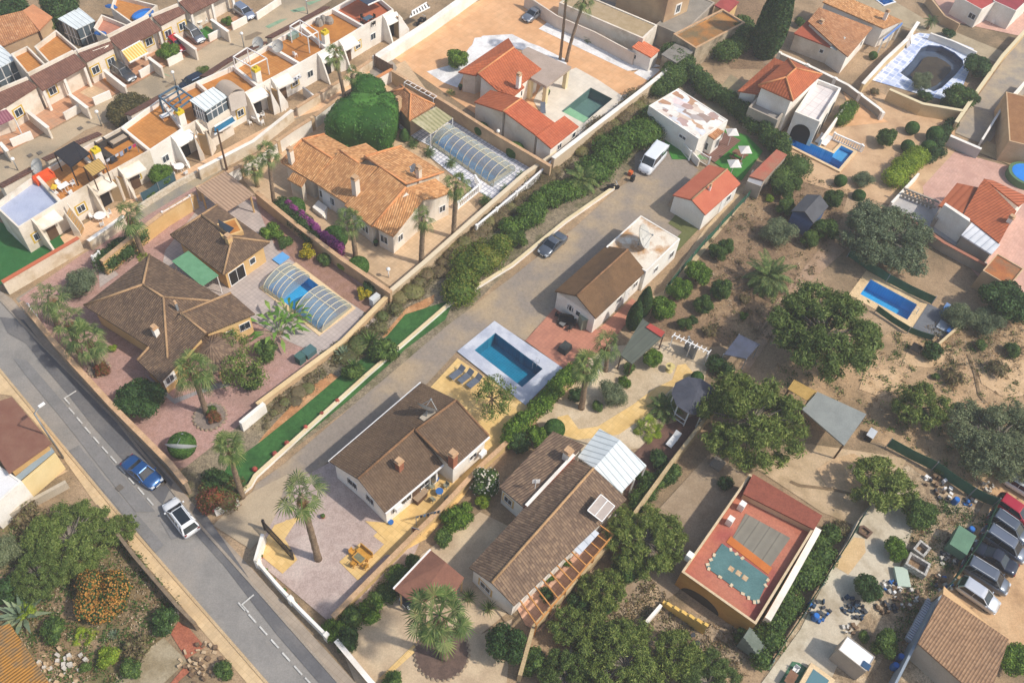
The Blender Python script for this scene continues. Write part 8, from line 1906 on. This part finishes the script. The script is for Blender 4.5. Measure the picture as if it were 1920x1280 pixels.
# ============================================================ CLIPPED FICUS (one big shaped mass)
t=thing('clipped_ficus','huge rounded clipped ficus with a smaller lobe behind, beside the pavilion','tree',G(690,270));mb=MB();C,N,lob=[],[],[]
for x,y,hc,rx,rz in ((665,232,2.5,2.5,2.4),(698,236,2.5,2.5,2.4),(650,236,2.4,1.9,2.3),(712,220,2.5,2.0,2.3),(722,205,2.3,1.3,2.1),(685,220,2.5,2.4,2.4),(693,180,2.4,1.7,2.2),(684,170,2.3,1.3,2.1),(706,195,2.3,1.3,1.9),(632,238,2.0,1.2,1.9)):
 c=G(x,y,hc);lob.append((np.array([c.x,c.y,rz*.95]),np.array([rx,rx,rz])))
for c_,r_ in lob:
 d=rng.normal(size=(int(330*r_[0]*r_[2]),3));d /= np.linalg.norm(d,axis=1)[:,None];d4=np.sign(d)*np.abs(d)**.6;d4 /= (np.abs(d4)**4).sum(1)[:,None]**.25
 p=c_+d4*r_;k=np.ones(len(p),bool)
 for c2,r2_ in lob:
  if c2 is c_:continue
  k &= (((p-c2)/r2_)**4).sum(1) > .9
 k &= p[:,2] > .05;C.append(p[k]);N.append(d[k])
 n_=16
 for i in range(1):pass
C,N=np.vstack(C),np.vstack(N);f=leaf_mesh('crown',C+N*(rng.random(len(C))*.06)[:,None],.17*(.7+.6*rng.random(len(C))),leafmat('leaf_ficus','2f5a1e','3e6c28','4f7e34',trans=.12),t,N,.4,1.3,off=t.location)
for c_,r_ in lob:
 b0=len(mb.v);n_,m_=18,12
 for i in range(m_+1):
  a=-math.pi/2+math.pi*i/m_
  for k in range(n_):
   q=2*math.pi*k/n_;v=np.array([math.cos(a)*math.cos(q),math.cos(a)*math.sin(q),math.sin(a)]);v=np.sign(v)*np.abs(v)**.6;v=v/((np.abs(v)**4).sum()**.25+1e-9);mb.v.append(Vector((c_+v*r_*.985).tolist()))
 for i in range(m_):
  for k in range(n_):mb.f.append([b0+i*n_+k,b0+i*n_+(k+1) % n_,b0+(i+1)*n_+(k+1) % n_,b0+(i+1)*n_+k]);mb.uv += [(0,0)]*4
mb.build('foliage_core',bpy.data.materials['leaf_ficus'],f,True)
# ============================================================ HEDGES
L_HDG=leafmat('leaf_hedge','42602a','5b7c2e','73913e')
hedge('long green hedge bank along the driveway, from the date palm to the white van',P('1228,238 1190,262 1150,295 1110,330'),4.4,2.6,L_HDG,leaf=.2,dens=30,rough=.3)
hedge('bushy green bank between the date palm and the parked dark saloon',P('1075,362 1030,382 990,412 960,437'),2.6,1.9,L_HDG,leaf=.18,dens=38,rough=.35)
hedge('yellow green shrub mass at the end of the turf strip',P('925,470 890,505 860,535 850,555'),3.6,2.2,leafmat('leaf_yellowgreen','55702c','6f8634','8c8c3c'),leaf=.16,dens=42,rough=.35)
hedge('creeper covered wall top, from the rusty roof down to the arched villa',P('1255,120 1280,135 1330,185 1390,225 1440,270 1465,300'),2.6,2.4,L_MID,leaf=.18,dens=40)
hedge('thick green hedge behind the patchwork shack',P('1265,115 1262,150 1230,175'),3.0,2.4,L_MID,leaf=.18,dens=40,rough=.35)
hedge('dry brown hedge on the bank below the terracotta yard',P('1190,190 1160,225 1120,260 1085,285'),3.2,1.2,L_DRY,leaf=.14,dens=34,rough=.4)
hedge('dry brown growth on the bank below the beige wall',P('1040,325 980,375 920,420 860,470 800,520 750,560'),2.4,.8,L_DRY,leaf=.13,dens=30,rough=.45)
hedge('dry growth on the bank below the tan wall',P('740,585 690,630 650,665'),2.6,1.0,leafmat('leaf_dry_green','5f6040','7a7650','6d7a48'),leaf=.13,dens=34,rough=.45)
hedge('dry weeds on the orange bank near the turf strip',P('590,720 540,760 500,800'),1.6,.35,L_DRY,leaf=.12,dens=24,rough=.5)
hedge('dark green hedge with purple flowered neighbour on the villa wall',P('530,400 560,425 590,455'),2.0,1.9,L_DRK,leaf=.13,dens=60,rough=.15)
hedge('purple bougainvillea trailing along the tan wall top',P('545,402 580,432 610,460 640,477'),.8,1.9,L_PUR,name='bougainvillea',cat='bougainvillea',leaf=.12,dens=95,rough=.25,core_m=L_DRK)
hedge('dense dark hedge behind the lane wall at the tall palm',P('205,500 235,480 265,455'),2.6,2.0,L_DRK,leaf=.15,dens=50,rough=.2)
hedge('tall leafy hedge between the teal pool deck and the gravel garden',P('1075,705 1040,740 1005,775 980,800 950,830'),1.6,1.8,L_CIT,leaf=.15,dens=55)
hedge('vine like hedge along the ochre house side wall',P('1555,1010 1510,1075 1470,1130 1430,1200 1420,1240'),2.4,1.6,L_MID,leaf=.16,dens=48,rough=.35)
hedge('dark green shrubs behind the lower pavement wall',P('390,925 420,940 440,920'),2.0,1.4,leafmat('leaf_mixed_red','5d5c34','7d5c44','5c7a3c'),leaf=.13,dens=50,rough=.4,name='shrub_border',cat='shrub border')
hedge('planted border between the yellow wall and the carport drive',P('640,1190 665,1165 690,1140 720,1110 740,1085'),1.8,1.1,L_MID,leaf=.13,dens=55,rough=.45,name='shrub_border',cat='shrub border')
hedge('overgrown strip of shrubs left of the pine, below the pergola wall',P('1190,960 1215,930 1240,895'),1.6,1.2,L_MID,leaf=.13,dens=50,rough=.4)
hedge('climber covered garden edge below the trellis',P('1340,690 1360,700'),1.8,1.8,L_DRK,leaf=.14,dens=50)
hedge('sunlit creeper on the left boundary of the green turf, behind the tin shed',P('1480,320 1470,345'),3.2,2.0,L_MID,leaf=.16,dens=44,rough=.3)
hedge('two clipped hedges joined beside the white sloping wall',P('1575,235 1590,210'),1.9,1.6,L_CIT,leaf=.13,dens=60,rough=.12)
hedge('lime topped hedge at the corner of the tan court',P('1710,300 1690,325 1675,345'),2.6,1.8,L_LIM,leaf=.15,dens=50,rough=.25)
hedge('green strip with shrubs along the right edge of the tan court',P('1780,240 1765,262 1750,290 1735,300'),2.0,1.6,L_DRK,leaf=.15,dens=44,rough=.4)
hedge('dark shrub row behind the long path wall, beside the cypress',P('1360,110 1385,85 1400,60'),4.0,2.6,L_MID,leaf=.2,dens=30,rough=.35)
# ============================================================ TREES AND SHRUBS
T=plant
T('pine',(1415,775),4.8,'big sunlit pine right of the slate roofed gazebo','pine tree',sz=1.0,rz=.4);T('pine_b',(1555,610),5.3,'largest dark pine, beside the deep blue pool','pine tree',sz=.95,rz=2.1)
T('olive_big',(1672,440),5.2,'broad grey green olive beside the raised grey terrace','olive tree',sz=.8,rz=1.0);T('olive_big',(1880,815),4.6,'dark spreading tree above the parked cars, right edge','tree',sz=.95,rz=3.0)
T('pine',(1175,1240),3.4,'pine cut by the bottom edge, below the yellow zigzag wall','pine tree',rz=4.0,sz=.8);T('pine',(1215,1005),3.3,'pine between the pergola and the ochre roof terrace','pine tree',rz=5.2,sz=.85)
T('pine_small',(1130,1100),1.9,'low dark pine below the pergola wall','pine tree');T('pine_small',(1070,1175),1.7,'lime tinted young pine below the pergola end','pine tree');T('pine',(125,1005),3.4,'large pine in the bottom left garden beside the pavement','pine tree',rz=1.5,sz=.62);T('pine_small',(1730,755),2.5,'small round pine alone on the dusty yard','pine tree');T('pine_small',(1660,905),2.9,'loose pine over the green screen corner','pine tree',sz=.8);T('pine_b',(1330,1275),2.4,'dark bushy pine at the bottom edge','pine tree',sz=.7)
T('round_tree',(1890,560),3.0,'dark round trees by the rusty flat hut','tree',sz=.9);T('round_tree',(260,745),2.5,'glossy round tree in the pink gravel beside the street wall','tree',sz=.75);T('feathery',(452,690),2.4,'loose feathery tree left of the banana plants','tree',sz=1.2);T('feathery',(435,640),1.8,'feathery tree against the yellow villa wall','tree');T('feathery',(925,735),2.3,'airy conifer beside the teal pool corner','tree',sz=1.3)
T('olive',(150,528),1.9,'grey olive behind the palm trio on the lane','olive tree');T('olive',(1462,432),2.0,'grey olive left of the blue shed','olive tree',sz=.9);T('olive',(1150,735),1.5,'grey willow like shrub in the gravel garden','shrub',sz=1.1);T('olive',(1620,335),1.3,'sparse young olive below the tan court','olive tree',sz=.9);T('olive',(1730,150),1.5,'sparse dark tree over the oval pool edge','tree');T('olive',(1800,590),1.7,'dry thin tree beside the slate pool terrace','tree');T('olive',(1640,1010),.01,'x','tree') if False else None
T('bush_dry',(1730,615),.01,'x') if False else None
T('round_tree',(1815,150),.01,'x') if False else None
T('round_tree',(1835,120),2.4,'dense tree at the right end of the oval pool','tree',sz=.8);T('citrus_b',(1800,178),2.3,'bushy tree at the near corner of the oval pool','tree',sz=.8);T('citrus',(858,107),1.6,'sparse citrus tree by the white bed of the red villa','tree');T('feathery',(845,172),.7,'tiny olive on the tan tiles by the white gable','tree',sz=.6);T('citrus',(1149,87),.8,'little tree in the white bed nearest the tool house','tree')
T('citrus',(315,95),1.5,'round bright green bush beside the red hatchback','bush',sz=.8);T('citrus',(302,325),1.5,'round green tree in the terrace yard above the lane','tree',sz=.9);T('brown_bush',(248,195),2.2,'large brown green bush on the worn street, right part','bush');T('brown_bush',(225,210),2.0,'large brown green bush on the worn street, left part','bush')
T('cypress',(1452,40),1.9,'very tall dark cypress beside the tiled houses','cypress',hc=5.0,sz=.95);T('citrus_b',(1395,60),2.2,'green tree left of the tall cypress','tree',sz=1.0);T('citrus_b',(1370,90),1.7,'lower green tree beside the rusty flat roof','tree')
T('cypress',(1208,570),.7,'thin conifer beside the brown gabled bungalow','conifer',hc=1.6,sz=.9);T('cypress',(1190,595),.7,'second thin conifer on the patio hedge','conifer',hc=1.6,sz=.9);T('round_tree',(948,1205),1.8,'dark conical tree on the tan forecourt edge','tree',sz=1.3)
for x,y,r_,lb in ((1243,575,1.5,'citrus tree nearest the thin conifers'),(1275,540,1.4,'citrus tree second from the thin conifers'),(1310,510,1.5,'citrus tree by the green screen, third from the conifers'),(1348,470,1.2,'small lime tinted tree right of the green screen'),(1320,568,1.2,'round dark bush in the brown garden, left one'),(1355,540,1.4,'round dark bush in the brown garden, right one'),(1285,605,.9,'small bush above the white trellis'),(1363,460,1.1,'grey green shrub near the white garden seat'),(1470,350,1.6,'green tree behind the tin shed'),(1475,385,1.3,'shrub left of the blue shed'),(1550,425,1.7,'green tree right of the blue shed'),(1520,445,1.2,'light shrub below the blue shed'),(1565,370,1.4,'shrubby tree right of the charcoal roof'),(1490,340,1.2,'tree at the tool shed end'),(1225,670,1.1,'bright bush right of the grey green shelter'),(1320,690,.01,None)):
 if lb:T('citrus' if 'citrus' in lb or 'bright' in lb else 'citrus_b',(x,y),r_,lb,'tree' if 'tree' in lb else 'bush')
for key,x,y,r_,lb in (('citrus_b',1665,255,1.5,'round clipped tree in the tan court'),('ball',1712,238,.8,'small clipped ball at the tan court wall'),('ball',1755,250,1.0,'clipped ball near the lane gate wall'),('ball',1703,272,.75,'smallest clipped ball in the tan court'),('ball',1742,275,.9,'clipped ball beside the lime topped hedge'),('ball',1638,103,.55,'small ball tree by the pink steps'),('ball',1775,235,.0,None),('ball',903,240,.8,'left drum bush on the white mosaic strip'),('drum',966,278,1.0,'right drum bush on the white mosaic strip'),('cone',758,250,.6,'small clipped cone beside the pavilion'),('ball',1040,802,.9,'clipped ball by the gravel garden path'),('ball',1308,706,.6,'clipped ball beside the slate gazebo roof'),('ball',1577,337,.7,'clipped ball at the path corner'),('drum',1612,364,.7,'low clipped bush below the young olive'),('ball',340,832,1.1,'green ring bush around the large white dish'),('drum',628,440,1.2,'clipped green half round hedge at the orange villa, middle one'),('drum',551,385,1.1,'clipped green half round hedge at the orange villa, left one'),('drum',672,495,1.0,'clipped green half round hedge at the orange villa, front one'),('ball',1135,1135,.6,'grey green clipped ball on the crumbling wall')):
 if lb:T(key,(x,y),r_,lb,'clipped bush')
for key,x,y,r_,lb in (('bush_b',510,432,1.2,'bright bush in the pink bed near the garage roof'),('bush',535,453,.9,'darker bush beside the bright one in the pink bed'),('bush_yellow',577,470,1.0,'yellow flowering bush in the pink bed'),('bush_yellow',682,548,.8,'yellow flowering bush near the pump cabinet'),('bush_dark',695,535,1.0,'dark bush behind the lower yellow one'),('bush',608,485,.9,'spiky bush beside the yellow flowers'),('bush_lime',640,497,.7,'thin lime bush under the tan wall'),('bush',500,655,1.4,'broad bush below the banana plants'),('bush_dark',470,705,1.3,'dark bush left of the pink gravel path'),('red_bush',190,690,.9,'red green flower clump at a palm foot'),('red_bush',400,780,.8,'flower clump in the round grey bed'),('bush',397,770,.7,'green clump in the round grey bed'),('bush_lime',209,652,.5,'tiny shrub on the pink gravel'),('bush',660,695,1.2,'spiky green bush at the turf strip'),('bush',720,655,1.6,'tall green bush at the turf strip'),('bush_dark',405,900,1.3,'dark shrub under the turf end palm'),('red_bush',395,935,1.4,'reddish shrub at the entrance wall'),('oleander',912,902,1.5,'white flowered oleander beside the white house'),('bush_lime',908,940,.8,'lime bush below the oleander'),('bush_b',850,975,1.2,'bright green bush on the planted bed'),('bush_b',870,958,1.0,'second bright bush on the planted bed'),('bush',832,1005,1.0,'grey green bush on the planted bed'),('bush_dark',970,825,1.2,'dark bush behind the ribbed roof corner'),('bush_b',1010,815,1.1,'bright bush behind the ribbed roof'),('bush_b',750,1075,.9,'bush left of the carport'),('bush',775,1055,.9,'grey green bush at the carport edge'),('bush_b',695,1140,1.1,'lime green bush in the border near the palm shadow'),('bush',660,1155,1.0,'round spiky bush in the border'),('bush_b',625,1180,1.0,'bush at the street corner of the border'),('bush_dark',650,1200,1.1,'dark bush at the forecourt corner'),('bush',1015,1275,.01,None),('bush',735,1275,.9,'bush on the bottom edge of the forecourt'),('bush_b',1060,1050,.6,'small plant under the pergola, upper one'),('bush_b',1030,1080,.5,'small plant under the pergola, lower one'),('bush_dark',1025,1115,.7,'dark plant at the lower pergola bay'),('bush',1210,895,.9,'bush beside the veranda post'),('bush',1175,835+20,.8,'bush in the dark bed behind the white roof'),('bush_dark',1235,860,1.0,'blue green bush in the dark bed'),('bush',1260,885,1.2,'bush outside the weathered wall'),('bush',1120,760,.7,'small bush in the gravel garden'),('bush_b',1170,715,.7,'leafy clump below the grey green shelter'),('bush',1180,690,.8,'clump along the shelter edge'),('bush_dark',1080,740,.9,'bush at the foot of the left gravel garden palm'),('orange_bush',190,1115,2.3,'large orange flowered bush in the bottom left garden'),('bush',100,1180,1.2,'round green bush between agave and lime shrub'),('bush_lime',200,1235,1.0,'light green bush at the bottom left'),('bush',160,1250,.5,'small green bush left of the light one'),('bush_dark',310,1160,1.2,'dark bush at the stone faced wall'),('bush',420,1255,.9,'bush by the left pavement near the bottom edge'),('olive',0,1030,1.6,'blue green shrub cut by the left edge'),('bush_dry',60,970,1.6,'dry shrub behind the left pine'),('bush_dark',40,960,.01,None),('bush_lime',50,1140,.9,'lime shrub behind the agave'),
                          ('citrus_b',1725,960,1.6,'round tree beside the heap of white boxes'),('citrus',1680,1028,1.1,'tree with a blue tub at its foot in the slab yard'),('round_tree',1628,1100,1.4,'dark round tree in the middle of the slab yard'),('citrus_b',1662,1205,1.3,'tree right of the white topped hut'),('bush',1620,1192,.6,'bush above the white topped hut'),('citrus',1905,1235,1.5,'bright round tree at the bottom right corner'),('bush_dry',1575,990,1.0,'dry bush beside the white side wall'),('bush',1395,1190,.9,'bush at the grey green stair'),('bush_dark',1750,655,1.2,'dark bush below the cream low wall'),('bush_dry',1790,705,1.3,'dry shrub on the sandy yard, left one'),('bush_dry',1870,690,1.3,'dry shrub on the sandy yard, right one'),('bush',1755,705,.5,'small weed on the sandy yard'),('bush',1840,645,.8,'green weed on the sandy yard near the top'),('bush',1900,655,1.0,'green weed at the right edge of the sandy yard'),('bush_dry',1800,760,.5,'tiny dry weed near the small round pine'),('olive',1850,600,1.8,'shrub left of the dark round trees'),('bush',1765,880,.7,'bush at the green screen above the white boxes'),('bush_dark',1780,62,1.0,'yucca like bush above the oval pool'),('bush_dark',1705,305,.01,None),('bush',1640,340+10,.01,None),('bush_lime',1445,372,.6,'yellow green shrub near the tool sheds'),('bush',1455,330+20,.8,'low shrub at the turf fence'),('citrus_b',1505,20,.01,None),('bush',1500,40,1.0,'bush between cypress and tiled house'),('bush_dark',1830,185,.8,'low dark bush at the lane wall'),('bush_dry',1640,172,.8,'bush at the foot of the tiled yard wall'),('bush_dark',1735,180,1.1,'bush below the oval pool, left one'),('bush_dark',1775,192,1.0,'bush below the oval pool, right one'),('bush',460,18,.6,'shrub in the brick yard by the silver blue hatchback'),('bush_b',425,38,.8,'yucca shrub in the brick yard'),('round_tree',20,15,2.5,'dark trees in the top left corner'),('round_tree',110,10,3.0,'green trees above the orange terrace, top left'),('citrus_b',90,45,1.6,'olive green tree beside the left sunroom'),('bush',242,40,.7,'bush on the terrace by the paddling pool'),('bush',385,130,.7,'potted tree on the worn street side'),('feathery',378,132,1.0,'small leafy tree behind the roof terraces'),('bush',280,365,.8,'spiky plant behind the dark green screen'),('bush_dark',1315,478,.01,None),('bush_dry',1395,560,.8,'dry patch shrub in the brown garden'),('bush_dark',1300,600,.6,'small dark shrub by the garden path'),('bush_b',1395,590,.5,'tuft beside the brown path'),('bush_dry',1330,620,.9,'dry shrub above the slate shelter'),('citrus_b',970,445,1.3,'low green bush above the driveway kerb'),('bush_dark',1115,320,.01,None),('bush',1000,390,.01,None)):
 if lb:T(key,(x,y),r_,lb,'bush' if r_ < 1.4 else 'shrub')
# dense scrub in the bottom left garden, more growth along the lower edge
for key,x,y,r_,lb in (('pine_small',225,990,1.3,'pine crown leaning over the left pavement'),('pine_b',70,1075,2.0,'dark pine behind the giant agave'),('brown_bush',150,1040,1.6,'brown scrub under the left pines'),('bush_dark',20,1105,1.5,'dark green bush at the left edge above the agave'),('bush_dry',260,1215,1.3,'dry shrub on the bank of the stained slab'),('bush',245,1250,1.0,'green shrub beside the stained slab'),('pine_small',1275,1225,2.0,'pine branch mass at the lower edge, right of the cut pine'),('pine_b',1060,1265,2.0,'shaded pine at the bottom edge left of the big cut pine'),('pine_small',1120,1185,1.8,'pine between the crumbling wall and the dusty yard'),('citrus_b',1180,1060,1.5,'shrubby tree under the pine by the pergola'),('bush_dark',1090,1130,1.1,'shaded bush outside the pergola wall'),('bush_dark',1100,1250,1.4,'dark bush in the shaded lower corner'),('bush',1000,1240,1.3,'bush by the cone tree at the bottom'),('bush_dark',1360,905,.8,'small bush under the big pine edge')):
 T(key,(x,y),r_,lb,'shrub' if 'bush' in key else 'tree')
def weeds(nm,poly,n,mat,sz,clump,lab=None):
 w_=GP(poly);xs=[p.x for p in w_];ys=[p.y for p in w_];C=[];pl=[Vector((p.x,p.y)) for p in w_]
 while len(C) < n:
  c=np.array([rng.uniform(min(xs),max(xs)),rng.uniform(min(ys),max(ys))])
  if not inside(Vector(c.tolist()),pl):continue
  k=int(rng.integers(*clump));C += [[*(c+rng.normal(size=2)*sz*2.2),.11+rng.random()*sz] for _ in range(k)]
 o=leaf_mesh(nm,C,sz*(.5+rng.random(len(C))),mat);o['kind']='stuff'
STONE=plain('pale_stones','c9b79a','a08d72',3,grain=.1)
for i,(pl,n_) in enumerate(((P('1330,440 1440,340 1600,330 1560,470 1440,640 1330,650'),3800),(P('1450,690 1560,640 1700,620 1920,600 1920,900 1870,940 1650,830 1500,800'),4500),(P('1730,615 1920,560 1920,700 1760,690'),2200),(P('20,980 190,962 340,1130 310,1180 220,1280 0,1280'),9000),(P('1010,1280 1110,1170 1230,1080 1250,1130 1150,1280'),3500),(P('1240,1140 1400,1190 1400,1270 1200,1270'),2200),(P('1720,930 1860,960 1760,1100 1670,1270 1690,1080'),3500))):
 weeds('weeds',pl,n_,(L_DRY,L_MID,L_DRY,L_MID,L_DRY,L_DRY,L_MID)[i],.1,(6,40));weeds('dry_litter',pl,n_//2,L_DEAD,.07,(3,30));weeds('pebbles',pl,n_//3,STONE,.08,(1,12))
weeds('weeds',P('1150,215 1260,150 1180,230 1100,330 1000,400 870,490 760,572 640,680 500,800 450,805 520,738 735,548 870,440 1035,312'),8000,L_DRY,.11,(8,50))
for (x,y,r_,lb) in ((394,782,1.35,'stone edged grey bed round the leaning palm'),(828,1224,2.0,'ring of dark stones round the broad forecourt palm'),(186,692,.9,'small stone ring at the lower palm of the trio')):
 c=G(x,y);t=thing('planting_ring',lb,'planter',c);mb=MB();rd=random.Random(x);k_=int(r_*16)
 for k in range(k_):a=2*math.pi*k/k_;mb.ball(c+Vector((r_*math.cos(a),r_*math.sin(a),.08)),.19*rd.uniform(.7,1.1),.16,.14,6,4,.15)
 mb.build('stone_edge',plain('edge_rubble','a8957c','8a7a68',3,grain=.15),t);MB().poly([c+Vector((r_*math.cos(k*.3),r_*math.sin(k*.3),.17)) for k in range(21)]).build('soil',plain('bed_soil','8f8176' if x < 500 else '6c574c','7f7268' if x < 500 else '5d4b42',2,grain=.15) if x != 828 else plain('bed_soil_dark','6c574c','5d4b42',2,grain=.15),t)
haze()
# remove template roots that were never placed
for k,(t,used) in TPL.items():
 if not used:
  for c in list(t.children_recursive):bpy.data.objects.remove(c)
  bpy.data.objects.remove(t)
bpy.context.view_layer.update()
